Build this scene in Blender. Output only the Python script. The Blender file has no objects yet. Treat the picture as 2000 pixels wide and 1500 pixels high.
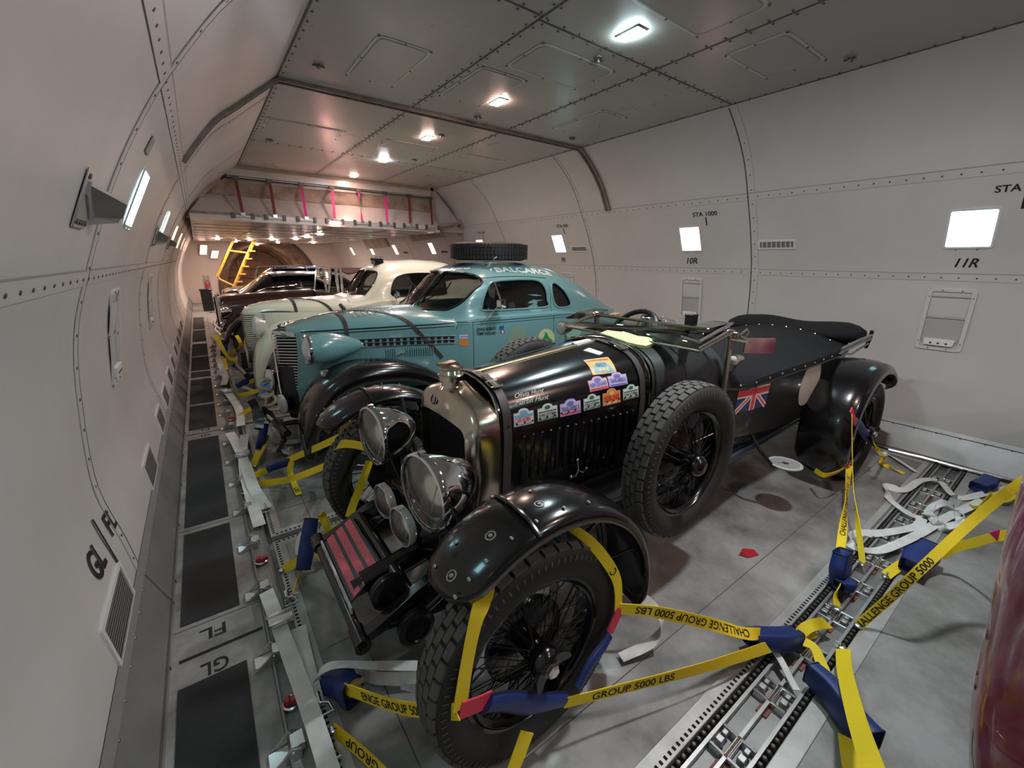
import bpy, bmesh, math, random
from math import sin, cos, pi, sqrt, atan2, radians
from mathutils import Vector as V, Matrix
from mathutils.bvhtree import BVHTree
random.seed(7)
SC = bpy.context.scene
COL = SC.collection

# ---------------------------------------------------------------- camera, exposure, world
H = 1.665                      # eye height above the cargo deck
YAW, PITCH, ROLL, FPX = 0.632, -0.287, 0.013, 812.9
fw = V((sin(YAW)*cos(PITCH), cos(YAW)*cos(PITCH), sin(PITCH)))
rt = V((cos(YAW), -sin(YAW), 0)); up = rt.cross(fw)
RR = cos(ROLL)*rt + sin(ROLL)*up; UU = -sin(ROLL)*rt + cos(ROLL)*up
cd = bpy.data.cameras.new('camera'); cam = bpy.data.objects.new('camera', cd); COL.objects.link(cam)
cam.matrix_world = Matrix(((RR.x, UU.x, -fw.x, 0), (RR.y, UU.y, -fw.y, 0), (RR.z, UU.z, -fw.z, H), (0, 0, 0, 1)))
cd.sensor_width = 36; cd.lens = FPX*36/2000; cd.clip_start = 0.02; cd.clip_end = 200
SC.camera = cam
SC.view_settings.view_transform = 'Standard'; SC.view_settings.look = 'None'
SC.view_settings.gamma = 1; SC.view_settings.use_curve_mapping = False
SC.view_settings.exposure = 0.92
wd = bpy.data.worlds.new('world'); SC.world = wd; wd.use_nodes = True
wd.node_tree.nodes['Background'].inputs[0].default_value = (0.5, 0.42, 0.38, 1)
wd.node_tree.nodes['Background'].inputs[1].default_value = 0.02

def at(u, v, x=None, y=None, z=None):
    """the point of a plane (x=, y= or z=) that a reading of the survey photograph falls on"""
    r = (u-1000)/FPX*RR + (750-v)/FPX*UU + fw
    t = x/r.x if x is not None else y/r.y if y is not None else (z-H)/r.z
    return V((0, 0, H)) + r*t

# ---------------------------------------------------------------- materials
MATS = {}
def mat(name, col=(.8, .8, .8), rough=.5, metal=0., emit=None, es=0., coat=0., spec=.5, noise=None, bump=None, alpha=1., trans=0.):
    """noise=(scale, amount, dark colour) mottles the colour; bump=(scale, strength)"""
    if name in MATS: return MATS[name]
    m = bpy.data.materials.new(name); m.use_nodes = True; nt = m.node_tree
    b = nt.nodes['Principled BSDF']
    b.inputs['Base Color'].default_value = (*col, 1); b.inputs['Roughness'].default_value = rough
    b.inputs['Metallic'].default_value = metal; b.inputs['Specular IOR Level'].default_value = spec
    b.inputs['Coat Weight'].default_value = coat; b.inputs['Coat Roughness'].default_value = .04
    if emit: b.inputs['Emission Color'].default_value = (*emit, 1); b.inputs['Emission Strength'].default_value = es
    b.inputs['Alpha'].default_value = alpha; b.inputs['Transmission Weight'].default_value = trans
    if noise or bump: tc = nt.nodes.new('ShaderNodeTexCoord')
    if noise:
        n = nt.nodes.new('ShaderNodeTexNoise'); n.inputs['Scale'].default_value = noise[0]; n.inputs['Detail'].default_value = 6
        n.inputs['Roughness'].default_value = .65
        r = nt.nodes.new('ShaderNodeValToRGB'); r.color_ramp.elements[0].position = .38; r.color_ramp.elements[1].position = .66
        mx = nt.nodes.new('ShaderNodeMix'); mx.data_type = 'RGBA'
        mx.inputs['A'].default_value = (*col, 1); mx.inputs['B'].default_value = (*noise[2], 1)
        mu = nt.nodes.new('ShaderNodeMath'); mu.operation = 'MULTIPLY'; mu.inputs[1].default_value = noise[1]
        L = nt.links.new
        L(tc.outputs['Object'], n.inputs['Vector']); L(n.outputs['Fac'], r.inputs['Fac']); L(r.outputs['Color'], mu.inputs[0])
        L(mu.outputs[0], mx.inputs['Factor']); L(mx.outputs['Result'], b.inputs['Base Color'])
        mr = nt.nodes.new('ShaderNodeMapRange'); mr.inputs['To Min'].default_value = max(rough-.08, .02); mr.inputs['To Max'].default_value = rough+.12
        L(n.outputs['Fac'], mr.inputs['Value']); L(mr.outputs['Result'], b.inputs['Roughness'])
    if bump:
        n2 = nt.nodes.new('ShaderNodeTexNoise'); n2.inputs['Scale'].default_value = bump[0]; n2.inputs['Detail'].default_value = 4
        bp = nt.nodes.new('ShaderNodeBump'); bp.inputs['Strength'].default_value = bump[1]; bp.inputs['Distance'].default_value = .01
        nt.links.new(tc.outputs['Object'], n2.inputs['Vector']); nt.links.new(n2.outputs['Fac'], bp.inputs['Height'])
        nt.links.new(bp.outputs['Normal'], b.inputs['Normal'])
    MATS[name] = m; return m

M_wall = mat('painted liner', (.57, .545, .52), .40, noise=(1.1, .55, (.48, .455, .43)))
M_ceil = mat('ceiling liner', (.44, .425, .39), .28, noise=(1.1, .4, (.38, .365, .33)))
M_seam = mat('dark sealant seam', (.10, .085, .075), .6)
M_edge = mat('worn seam edge', (.33, .30, .27), .5)
M_screw = mat('dark screw head', (.12, .11, .10), .4, .6)
M_alu = mat('worn aluminium', (.55, .55, .54), .38, .85, noise=(9, .5, (.33, .33, .32)))
M_alud = mat('dull aluminium', (.34, .34, .33), .5, .7, noise=(7, .5, (.2, .2, .19)))
M_steel = mat('bright steel', (.72, .72, .72), .22, 1)
M_chrome = mat('chrome', (.86, .86, .87), .05, 1)
M_nickel = mat('aged nickel', (.66, .60, .50), .16, 1, noise=(6, .5, (.55, .48, .38)))
M_black = mat('black gloss paint', (.004, .004, .0045), .2, coat=.4)
M_blackm = mat('black satin paint', (.008, .008, .009), .34, coat=.15)
M_fabric = mat('black canvas', (.012, .0125, .014), .9, bump=(220, .5), spec=.25)
M_leather = mat('dark worn leather', (.055, .045, .042), .5, noise=(30, .6, (.025, .02, .02)))
M_rubber = mat('tyre rubber', (.014, .0135, .013), .62, noise=(12, .6, (.028, .025, .022)))
M_rubberd = mat('dusty tread rubber', (.075, .072, .067), .75, noise=(25, .7, (.12, .115, .10)))
M_teal = mat('teal car paint', (.17, .335, .345), .25, coat=.8)
M_cream = mat('cream car paint', (.78, .81, .66), .25, coat=.8)
M_yellow = mat('yellow webbing', (.92, .70, .02), .55, bump=(400, .3))
M_white = mat('white webbing', (.84, .85, .82), .65, noise=(10, .5, (.52, .53, .50)))
M_blue = mat('blue nylon sleeve', (.012, .035, .19), .45, noise=(20, .6, (.008, .02, .10)))
M_navy = mat('dark navy edging', (.006, .01, .04), .6)
M_red = mat('red enamel', (.45, .02, .03), .35)
M_pinkred = mat('coral nylon patch', (.75, .05, .10), .6)
M_print = mat('black print', (.012, .012, .012), .6)
M_mat = mat('charcoal grit mat', (.035, .038, .040), .85, bump=(300, .8), noise=(40, .5, (.055, .058, .06)))
M_glassd = mat('tinted car glass', (.012, .012, .014), .03, coat=1., spec=.8)
M_dark = mat('dark void', (.008, .007, .007), .9)

def glass(name, tint=(.9, .95, .93), mixf=.12, ior=1.5):
    if name in MATS: return MATS[name]
    m = bpy.data.materials.new(name); m.use_nodes = True; nt = m.node_tree; nt.nodes.clear()
    o = nt.nodes.new('ShaderNodeOutputMaterial'); t = nt.nodes.new('ShaderNodeBsdfTransparent'); g = nt.nodes.new('ShaderNodeBsdfGlossy')
    fr = nt.nodes.new('ShaderNodeFresnel'); fr.inputs[0].default_value = ior
    ad = nt.nodes.new('ShaderNodeMath'); ad.inputs[1].default_value = mixf
    mx = nt.nodes.new('ShaderNodeMixShader'); t.inputs[0].default_value = (*tint, 1); g.inputs['Roughness'].default_value = .03
    L = nt.links.new
    L(fr.outputs[0], ad.inputs[0]); L(ad.outputs[0], mx.inputs[0]); L(t.outputs[0], mx.inputs[1]); L(g.outputs[0], mx.inputs[2]); L(mx.outputs[0], o.inputs[0])
    MATS[name] = m; return m
M_glass = glass('clear pane glass', (.90, .93, .90), .01, 1.3)
M_lens = glass('headlamp lens', (.93, .95, .92), .10)
M_tint = glass('smoked side glass', (.32, .34, .34), .03)

# ---------------------------------------------------------------- mesh building
class MB:
    def __init__(s): s.v = []; s.f = []; s.m = []; s.cur = 0
    def face(s, *i): s.f.append(i); s.m.append(s.cur)
    def add(s, vs, fs):
        b = len(s.v); s.v += [V(p) for p in vs]
        for f in fs: s.f.append(tuple(b+i for i in f)); s.m.append(s.cur)
        return s
    def box(s, c, d, rot=None, taper=1.):
        x, y, z = d[0]/2, d[1]/2, d[2]/2; k = taper
        vs = [V(p) for p in ((-x, -y, -z), (x, -y, -z), (x, y, -z), (-x, y, -z), (-x*k, -y*k, z), (x*k, -y*k, z), (x*k, y*k, z), (-x*k, y*k, z))]
        if rot is not None: vs = [rot @ p for p in vs]
        c = V(c)
        return s.add([p+c for p in vs], [(0, 3, 2, 1), (4, 5, 6, 7), (0, 1, 5, 4), (1, 2, 6, 5), (2, 3, 7, 6), (3, 0, 4, 7)])
    def b2(s, lo, hi):
        return s.box([(a+b)/2 for a, b in zip(lo, hi)], [abs(b-a) for a, b in zip(lo, hi)])
    def loft(s, secs, cap=False, closed=False):
        """secs: equal-length rings (or open rows) of points"""
        n = len(secs[0]); b = len(s.v)
        for q in secs: s.v += [V(p) for p in q]
        for i in range(len(secs)-1):
            for j in range(n if closed else n-1):
                a0, a1 = b+i*n+j, b+i*n+(j+1) % n
                s.f.append((a0, a1, a1+n, a0+n)); s.m.append(s.cur)
        if cap:
            s.f.append(tuple(b+j for j in reversed(range(n)))); s.m.append(s.cur)
            s.f.append(tuple(b+(len(secs)-1)*n+j for j in range(n))); s.m.append(s.cur)
        return s
    def tube(s, pts, r, n=8, cap=True, close=False):
        pts = [V(p) for p in pts]; rs = r if isinstance(r, (list, tuple)) else [r]*len(pts)
        N = len(pts); secs = []; ref = None
        for i, p in enumerate(pts):
            t = (pts[(i+1) % N]-pts[i-1]) if close else (pts[min(i+1, N-1)]-pts[max(i-1, 0)])
            if t.length < 1e-9: t = V((0, 0, 1))
            t.normalize()
            if ref is None: ref = t.cross(V((0, 0, 1)) if abs(t.z) < .9 else V((1, 0, 0))).normalized()
            ref = (ref-t*ref.dot(t))
            if ref.length < 1e-6: ref = t.orthogonal()
            ref.normalize(); q = t.cross(ref)
            secs.append([p+(ref*cos(2*pi*k/n)+q*sin(2*pi*k/n))*rs[i] for k in range(n)])
        if close: secs.append(secs[0]); cap = False
        return s.loft(secs, cap, True)
    def cyl(s, a, b, r, n=20, r2=None): return s.tube([a, b], [r, r if r2 is None else r2], n)
    def lathe(s, c, axis, prof, n=40, cap=False):
        """prof: (radius, distance along the axis)"""
        c = V(c); a = V(axis).normalized(); u = a.orthogonal().normalized(); w = a.cross(u)
        return s.loft([[c+a*h+(u*cos(2*pi*k/n)+w*sin(2*pi*k/n))*r for k in range(n)] for r, h in prof], cap, True)
    def prism(s, poly, d):
        """flat outline of 3D points pushed along d"""
        n = len(poly); d = V(d); b = len(s.v); s.v += [V(p) for p in poly]+[V(p)+d for p in poly]
        s.face(*[b+i for i in range(n)]); s.face(*[b+n+i for i in reversed(range(n))])
        for i in range(n):
            j = (i+1) % n; s.face(b+i, b+j, b+n+j, b+n+i)
        return s
    def sphere(s, c, r, n=14, sc=(1, 1, 1)):
        c = V(c)
        return s.loft([[c+V((sin(pi*i/n)*cos(2*pi*k/n)*r*sc[0], sin(pi*i/n)*sin(2*pi*k/n)*r*sc[1], cos(pi*i/n)*r*sc[2])) for k in range(n)] for i in range(n+1)], False, True)
    def xf(s, M): s.v = [M @ p for p in s.v]; return s

ORG = {}
def finish(name, mb, mats, parent=None, angle=35, bevel=0, fix=True):
    me = bpy.data.meshes.new(name)
    if parent is not None: o0 = ORG[parent.name]
    else:
        xs = [p.x for p in mb.v]; ys = [p.y for p in mb.v]; zs = [p.z for p in mb.v]
        o0 = V(((min(xs)+max(xs))/2, (min(ys)+max(ys))/2, min(zs)))
    me.from_pydata([tuple(p-o0) for p in mb.v], [], mb.f)
    if not isinstance(mats, (list, tuple)): mats = [mats]
    for m in mats: me.materials.append(m)
    if len(mats) > 1: me.polygons.foreach_set('material_index', mb.m)
    if fix:
        bm = bmesh.new(); bm.from_mesh(me); bmesh.ops.remove_doubles(bm, verts=bm.verts, dist=1e-5)
        bmesh.ops.recalc_face_normals(bm, faces=bm.faces); bm.to_mesh(me); bm.free()
    me.polygons.foreach_set('use_smooth', [True]*len(me.polygons)); me.set_sharp_from_angle(angle=radians(angle))
    o = bpy.data.objects.new(name, me); COL.objects.link(o)
    if parent is not None: o.parent = parent
    else: o.location = o0
    ORG[o.name] = o0
    if bevel:
        b = o.modifiers.new('bevel', 'BEVEL'); b.width = bevel; b.segments = 2; b.limit_method = 'ANGLE'; b.angle_limit = radians(40); b.harden_normals = False
    return o
def components(mb):
    par = list(range(len(mb.v)))
    def fd(a):
        while par[a] != a: par[a] = par[par[a]]; a = par[a]
        return a
    for f in mb.f:
        r = fd(f[0])
        for i in f[1:]: par[fd(i)] = r
    G = {}
    for k, f in enumerate(mb.f): G.setdefault(fd(f[0]), []).append(k)
    out = []
    for fs in G.values():
        q = MB(); mp = {}
        for k in fs:
            idx = []
            for i in mb.f[k]:
                if i not in mp: mp[i] = len(q.v); q.v.append(mb.v[i])
                idx.append(mp[i])
            q.f.append(tuple(idx)); q.m.append(mb.m[k])
        out.append(q)
    return out
def each(name, mb, mats, parent, **k):
    return [finish(name, q, mats, parent, **k) for q in components(mb)]
def tag(o, label, cat, group=None, kind=None):
    o['label'] = label; o['category'] = cat
    if group: o['group'] = group
    if kind: o['kind'] = kind
    return o
def thing(name, loc, label, cat, group=None):
    o = bpy.data.objects.new(name, None); COL.objects.link(o); o.location = loc; o.empty_display_size = .1
    ORG[o.name] = V(loc); return tag(o, label, cat, group)
def struct(name, mb, mats, parent=None, **k):
    o = finish(name, mb, mats, parent, **k)
    if parent is None: o['kind'] = 'structure'
    return o
def kids(o): return [c for c in bpy.data.objects if c.parent == o]
def copy_thing(src, off, label=None, group=None):
    def rec(o, par):
        c = o.copy(); COL.objects.link(c); c.parent = par
        ORG[c.name] = ORG[o.name]+V(off)
        for ch in kids(o): rec(ch, c)
        return c
    c = rec(src, None); c.location = src.location+V(off)
    if label: c['label'] = label
    if group: c['group'] = group
    return c

def spline(P, n=8, close=False):
    """Catmull-Rom through the points"""
    P = [V(p) for p in P]; N = len(P); out = []
    if N < 3 and not close:
        return [P[0].lerp(P[-1], i/n) for i in range(n+1)]
    for i in range(N if close else N-1):
        if close: a, b, c, d = P[i-1], P[i], P[(i+1) % N], P[(i+2) % N]
        else: a, b, c, d = P[max(i-1, 0)], P[i], P[i+1], P[min(i+2, N-1)]
        for k in range(n):
            t = k/n; out.append(.5*((2*b)+(c-a)*t+(2*a-5*b+4*c-d)*t*t+(3*b-a-3*c+d)*t**3))
    if not close: out.append(P[-1])
    return out
def interp(tab, x):
    if x <= tab[0][0]: return tab[0][1]
    for (a, fa), (b, fb) in zip(tab, tab[1:]):
        if x <= b:
            t = (x-a)/(b-a); t = t*t*(3-2*t)*.35+t*.65
            return fa+(fb-fa)*t
    return tab[-1][1]

_TC = {}
def glyphs(txt, bold=0.0, shear=0.0, space=1.0):
    """text as a flat mesh, height about 1, centred: (verts, faces, width)"""
    k = (txt, bold, shear, space)
    if k in _TC: return _TC[k]
    cu = bpy.data.curves.new('t', 'FONT'); cu.body = txt; cu.size = 1.4; cu.offset = bold; cu.shear = shear; cu.space_character = space
    cu.align_x = 'CENTER'; cu.resolution_u = 3
    o = bpy.data.objects.new('t', cu); COL.objects.link(o); bpy.context.view_layer.update()
    me = bpy.data.meshes.new_from_object(o.evaluated_get(bpy.context.evaluated_depsgraph_get()))
    bm = bmesh.new(); bm.from_mesh(me); bmesh.ops.triangulate(bm, faces=bm.faces)
    for _ in range(2):
        es = [e for e in bm.edges if e.calc_length() > .35]
        if es: bmesh.ops.subdivide_edges(bm, edges=es, cuts=1); bmesh.ops.triangulate(bm, faces=bm.faces)
    vs = [v.co.copy() for v in bm.verts]; fs = [tuple(v.index for v in f.verts) for f in bm.faces]; bm.free()
    bpy.data.objects.remove(o); bpy.data.curves.remove(cu); bpy.data.meshes.remove(me)
    w = max(v.x for v in vs)-min(v.x for v in vs) if vs else 1
    y0 = .5
    vs = [V((v.x, v.y-y0, 0)) for v in vs]
    _TC[k] = (vs, fs, w); return _TC[k]
def put_text(mb, txt, fn, h, w=None, bold=0., shear=0., cx=0., cy=0.):
    """fn(a, b) -> 3D point; text of height h (and width w) centred on (cx, cy) of that chart"""
    vs, fs, tw = glyphs(txt, bold, shear)
    sx = h if w is None else w/tw
    mb.add([fn(cx+v.x*sx, cy+v.y*h) for v in vs], fs)
def flat(o, ax, ay):
    o, ax, ay = V(o), V(ax).normalized(), V(ay).normalized()
    return lambda a, b: o+ax*a+ay*b
def rrect(w, h, r, n=5):
    out = []
    for cx, cy, a0 in ((w/2-r, h/2-r, 0), (-w/2+r, h/2-r, 90), (-w/2+r, -h/2+r, 180), (w/2-r, -h/2+r, 270)):
        for k in range(n+1):
            a = radians(a0+90*k/n); out.append((cx+r*cos(a), cy+r*sin(a)))
    return out
# ---------------------------------------------------------------- the cargo hold: cross-section of the liner, (x, z)
PR = [(5.05, 0), (5.165, .23), (5.19, .4), (5.22, .7), (5.20, 1.12), (5.115, 1.59), (4.96, 1.98), (4.77, 2.34), (4.60, 2.63), (4.39, 2.86), (4.15, 3.05)]
PL = [(-.37, 0), (-.45, .23), (-.47, .416), (-.51, .71), (-.48, 1.10), (-.435, 1.37), (-.36, 1.59), (-.23, 1.915), (-.09, 2.18), (.046, 2.387), (.26, 2.66), (.43, 2.80), (.74, 3.05)]
CEIL = 3.05; Y0, Y1 = -5.5, 20.0
def dense(pr):
    q = spline([(x, 0, z) for x, z in pr[1:]], 5); return [(pr[0][0], pr[0][1])]+[(p.x, p.z) for p in q]
DR, DL = dense(PR), dense(PL)
def wx(side, z):
    D = DR if side == 'R' else DL
    for (xa, za), (xb, zb) in zip(D, D[1:]):
        if z <= zb: return xa+(xb-xa)*(z-za)/(zb-za)
    return D[-1][0]
def wallp(side, y, z, off=0.):
    x = wx(side, z); dx = (wx(side, z+.01)-wx(side, z-.01))/.02
    n = V((-1, 0, dx)) if side == 'R' else V((1, 0, -dx)); n.normalize()
    return V((x, y, z))+n*off
def walln(side, z): return (wallp(side, 0, z, 1)-wallp(side, 0, z)).normalized()
def wtan(side, z): return (wallp(side, 0, z+.01)-wallp(side, 0, z-.01)).normalized()
def wchart(side, y, z, off):
    """flat chart on the wall about (y, z): a runs to the reader's right, b up the wall"""
    s = -1 if side == 'R' else 1
    def f(a, b, o=off):
        t = wtan(side, z); zz = z+b*t.z
        return wallp(side, y+s*a, zz, o)
    return f
def wallmesh(D, y0, y1, n=1):
    m = MB(); m.loft([[(x, y0+(y1-y0)*i/n, z) for x, z in D] for i in range(n+1)]); return m
NAR = 12.5                         # forward of here the hull narrows to the nose
walls = {}
for side, D, nm in (('R', DR, 'wall_right'), ('L', DL, 'wall_left')):
    walls[side] = struct(nm, wallmesh(D, Y0, Y1, 1), M_wall, angle=60)
m = MB(); m.add([(.74, Y0, CEIL), (4.15, Y0, CEIL), (4.15, 8.32, CEIL), (.74, 8.32, CEIL)], [(0, 1, 2, 3)])
ceiling = struct('ceiling', m, M_ceil)
m = MB(); m.loft([[(-.45, y, 0), (0.07, y, 0), (.07, y, -.05), (5.2, y, -.05)] for y in (Y0, 24)])
M_deck = mat('scuffed deck metal', (.38, .385, .37), .42, .15, noise=(5, .75, (.13, .13, .12)), bump=(40, .08))
floor_ = struct('floor', m, M_deck)
m = MB(); m.prism([(x, Y0, z) for x, z in DL]+[(x, Y0, z) for x, z in reversed(DR)], (0, -.05, 0)); struct('added_back_wall', m, M_wall)  # unseen end wall, added to keep light in where the fuselage runs on

# kick strips along the foot of both walls
tn = 0
def trim(mb, mats, **k):
    global tn; tn += 1
    return struct('trim_%d' % tn, mb, mats, **k)
for side, nm in (('L', 'baseboard_left'), ('R', 'baseboard_right')):
    s = 1 if side == 'L' else -1
    xa, xb = wx(side, 0), wx(side, .23)
    m = MB(); m.loft([[(xa+s*.012, y, 0), (xb+s*.012, y, .225), (xb+s*.022, y, .235), (xb, y, .265)] for y in (Y0, 19.9)])
    k = struct(nm, m, mat('brushed kick plate', (.30, .30, .29), .42, .5, noise=(4, .5, (.22, .22, .21))))
    m = MB(); m.loft([[(xa+s*.013+(xb-xa)*t, y, .235*t) for t in (.06, .12)] for y in (Y0, 19.9)])
    q = struct('foot_seal', m, M_seam, k)
    m = MB()
    for y in [Y0+.5+.15*i for i in range(150)]:
        p = V((xb+s*.0235, y, .228)); m.lathe(p, (s, 0, .2), [(.0065, 0), (.004, .003), (0, .0032)], 6)
        if y % .6 < .15: m.b2((xa+s*.013, y-.002, .01), (xa+s*.018, y+.002, .03))
    q = struct('screws', m, M_screw, k); q['kind'] = 'stuff'
    m = MB()
    for y in (-.1, 2.34, 4.77, 7.0, 9.4, 11.8): m.add([(xa+s*.0135, y, 0), (xb+s*.0135, y, .225), (xb+s*.0135, y+.012, .225), (xa+s*.0135, y+.012, 0)], [(0, 1, 2, 3)])
    struct('joint', m, M_seam, k)

def screws(parent, pts):
    """pts: (point, normal)"""
    m = MB()
    for p, n in pts: m.lathe(p, n, [(.0075, -.001), (.006, .0025), (0, .003)], 7)
    q = struct('screws', m, M_screw, parent); q['kind'] = 'stuff'; return q
def lseam(side, z, w=.05, rows=2, y0=Y0, y1=Y1, pitch=.105):
    """a lap strip running along the hull with a dark edge on each side"""
    m = MB(); dz = w/2
    m.loft([[wallp(side, y, z-dz, .001), wallp(side, y, z-dz, .004), wallp(side, y, z+dz, .004), wallp(side, y, z+dz, .001)] for y in (y0, y1)])
    t = trim(m, M_wall)
    m = MB()
    m.loft([[wallp(side, y, z+dz, .0045), wallp(side, y, z+dz+.007, .0045)] for y in (y0, y1)])
    struct('sealant', m, M_edge, t)
    pts = []; y = max(y0, -1.5)
    while y < min(y1, 12): pts.append((wallp(side, y, z-dz*.1, .004), walln(side, z))); y += pitch
    screws(t, pts); return t
def fseam(side, y, w=.05, z0=.27, z1=3.04, edge=1, wide=None):
    """a lap strip following a frame up the wall"""
    m = MB(); zs = [z0+(z1-z0)*i/40 for i in range(41)]
    m.loft([[wallp(side, y-w/2, z, .001), wallp(side, y-w/2, z, .0045), wallp(side, y+w/2, z, .0045), wallp(side, y+w/2, z, .001)] for z in zs])
    t = trim(m, M_wall, angle=60)
    m = MB(); m.loft([[wallp(side, y+edge*w/2, z, .005), wallp(side, y+edge*(w/2+.012), z, .005)] for z in zs]); struct('sealant', m, M_seam, t)
    pts = [(wallp(side, y, z0+.05+i*.13, .0045), walln(side, z0+.05+i*.13)) for i in range(int((z1-z0-.05)/.13))]
    screws(t, pts); return t
for side in 'RL':
    lseam(side, 1.58, .055); lseam(side, 2.34, .06)
for y in (-.1, 2.34, 4.77, 7.0, 9.4, 11.8): fseam('R', y, .065 if y < 3 else .04)
for y in (2.34, 4.77, 7.0, 9.4, 11.8, 14.2): fseam('L', y, .05)
def cseam(a, b, w=.012, screw=.13, both=1, mt=None, off=.003):
    a, b = V((*a, CEIL-off)), V((*b, CEIL-off)); d = (b-a).normalized(); n = V((-d.y, d.x, 0)); L = (b-a).length
    m = MB(); m.add([a-n*w/2, b-n*w/2, b+n*w/2, a+n*w/2], [(0, 1, 2, 3)]); m.add([a-n*(w/2+.012)+V((0,0,.001)), a-n*w/2, b-n*w/2, b-n*(w/2+.012)+V((0,0,.001))], [(0, 1, 2, 3)]) if 0 else None
    t = trim(m, mt or M_seam)
    if screw:
        pts = []; s = .05
        while s < L:
            for k in ((1, -1) if both else (1,)): pts.append((a+d*s+n*k*.028, V((0, 0, -1))))
            s += screw
        m = MB()
        for p, q in pts: m.lathe(p, q, [(.009, -.001), (.007, .003), (0, .004)], 7)
        q = struct('screws', m, M_screw, t); q['kind'] = 'stuff'
    return t
cseam((.745, -1), (.745, 8.3), .016); cseam((4.14, -1), (4.14, 8.3), .014)
cseam((1.876, -1), (1.876, 8.3), .014); cseam((2.99, -1), (2.99, 8.3), .012)
cseam((1.876, 2.34), (4.14, 2.34), .012); cseam((.75, 2.30), (1.876, 2.30), .012); cseam((.75, 6.5), (4.14, 6.5), .008)
# net retaining channel over ceiling and shoulders
M_chan = mat('weathered channel', (.20, .165, .135), .5, .3, noise=(14, .7, (.34, .30, .26)))
def bow(y, z0, w, h, mt, name_z=2.36, chan=True, x0=.74, x1=4.15):
    path = [(wx('L', z0+(CEIL-z0)*i/14), z0+(CEIL-z0)*i/14) for i in range(14)]+[(.74+.02, CEIL), (2.4, CEIL), (4.13, CEIL)]+[(wx('R', CEIL-(CEIL-z0)*i/14), CEIL-(CEIL-z0)*i/14) for i in range(1, 15)]
    m = MB(); secs = []
    for i, (x, z) in enumerate(path):
        a = path[max(i-1, 0)]; b = path[min(i+1, len(path)-1)]
        t = V((b[0]-a[0], 0, b[1]-a[1])).normalized(); n = V((t.z, 0, -t.x)); p = V((x, 0, z))
        secs.append([p+n*q+V((0, y+s, 0)) for s, q in ((-w/2, 0), (-w/2, h), (-w/2+.018, h), (-w/2+.018, h*.3), (w/2-.018, h*.3), (w/2-.018, h), (w/2, h), (w/2, 0))])
    m.loft(secs, True); return trim(m, mt)
bow(4.27, 2.36, .085, .028, M_chan)
# light painted bands beside the channel on the left shoulder
# ceiling hatches, detectors
def hatch(x0, x1, y0, y1, label, sk=0):
    t = thing('access_hatch', ((x0+x1)/2, (y0+y1)/2, CEIL), label, 'hatch', 'flush access hatches in the ceiling')
    cx, cy, w, h = (x0+x1)/2, (y0+y1)/2, x1-x0, y1-y0
    m = MB(); o = rrect(w+.05, h+.05, .06); m.prism([(cx+a, cy+b, CEIL-.0015) for a, b in o], (0, 0, -.003)); finish('frame', m, mat('hatch surround', (.60, .585, .52), .4), t)
    m = MB(); o = rrect(w, h, .045); m.prism([(cx+a, cy+b, CEIL-.0045) for a, b in o], (0, 0, -.003)); finish('lid', m, M_ceil, t)
    m = MB(); o1, o2 = rrect(w+.006, h+.006, .047), rrect(w-.004, h-.004, .044)
    m.loft([[(cx+a, cy+b, CEIL-.0079) for a, b in o1], [(cx+a, cy+b, CEIL-.0082) for a, b in o2]], closed=True); finish('gap', m, M_edge, t, fix=False)
    m = MB()
    for a, b in ((-.5, -.5), (0, -.5), (.5, -.5), (-.5, .5), (0, .5), (.5, .5), (-.5, 0), (.5, 0)): m.lathe((cx+a*(w+.03), cy+b*(h+.03), CEIL-.004), (0, 0, -1), [(.009, 0), (.007, .004), (0, .005)], 7)
    each('fastener', m, M_screw, t)
hatch(1.19, 1.53, 3.12, 3.84, 'square ceiling hatch in the left row nearest the camera')
hatch(2.09, 2.76, 2.55, 2.94, 'wide ceiling hatch beside the nearest ceiling lamp')
hatch(1.96, 2.34, 3.09, 3.77, 'ceiling hatch just left of the warm pink second ceiling lamp')
hatch(3.35, 3.66, 3.17, 3.85, 'ceiling hatch in the right row behind the channel corner')
hatch(.84, 1.57, 5.43, 5.82, 'long ceiling hatch in the left row beyond the dark channel')
hatch(2.09, 2.75, 5.43, 5.80, 'long ceiling hatch beside the third ceiling lamp')
hatch(3.2, 3.78, 5.45, 5.8, 'long ceiling hatch in the right row beyond the dark channel')
hatch(3.2, 3.78, 1.52, 1.88, 'large faint ceiling hatch right of the nearest lamp')
hatch(2.15, 2.78, 1.46, 1.86, 'ceiling hatch cut by the top edge of the picture')
det0 = None
for x, y, lb in ((.96, 3.8, 'small dark ceiling nozzle beside the left square hatch'), (2.52, 2.46, 'small dark ceiling nozzle by the nearest ceiling lamp'), (2.5, 4.05, 'small ceiling nozzle between hatch and dark channel'), (3.89, 1.39, 'small dark ceiling nozzle far right of the ceiling'), (2.5, 4.85, 'small ceiling nozzle just beyond the dark channel'), (.95, 6.35, 'small ceiling nozzle in the left row near the upper deck face'), (3.75, 4.0, 'small ceiling nozzle by the right end of the dark channel'), (2.75, 6.2, 'small ceiling nozzle by the fourth ceiling lamp')):
    if det0 is None:
        det0 = thing('ceiling_nozzle', (x, y, CEIL), lb, 'nozzle', 'small nozzles on the ceiling'); O = V((x, y, CEIL))
        m = MB(); m.lathe(O, (0, 0, -1), [(.035, 0), (.032, .006), (.012, .010), (.010, .03), (0, .032)], 16); finish('body', m, M_alud, det0)
        m = MB(); m.box(O+V((.0, 0, -.012)), (.09, .012, .008)); m.box(O+V((0, 0, -.012)), (.012, .07, .008)); finish('bracket', m, M_screw, det0)
        d0 = O
    else: copy_thing(det0, V((x, y, CEIL))-d0, lb)

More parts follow.
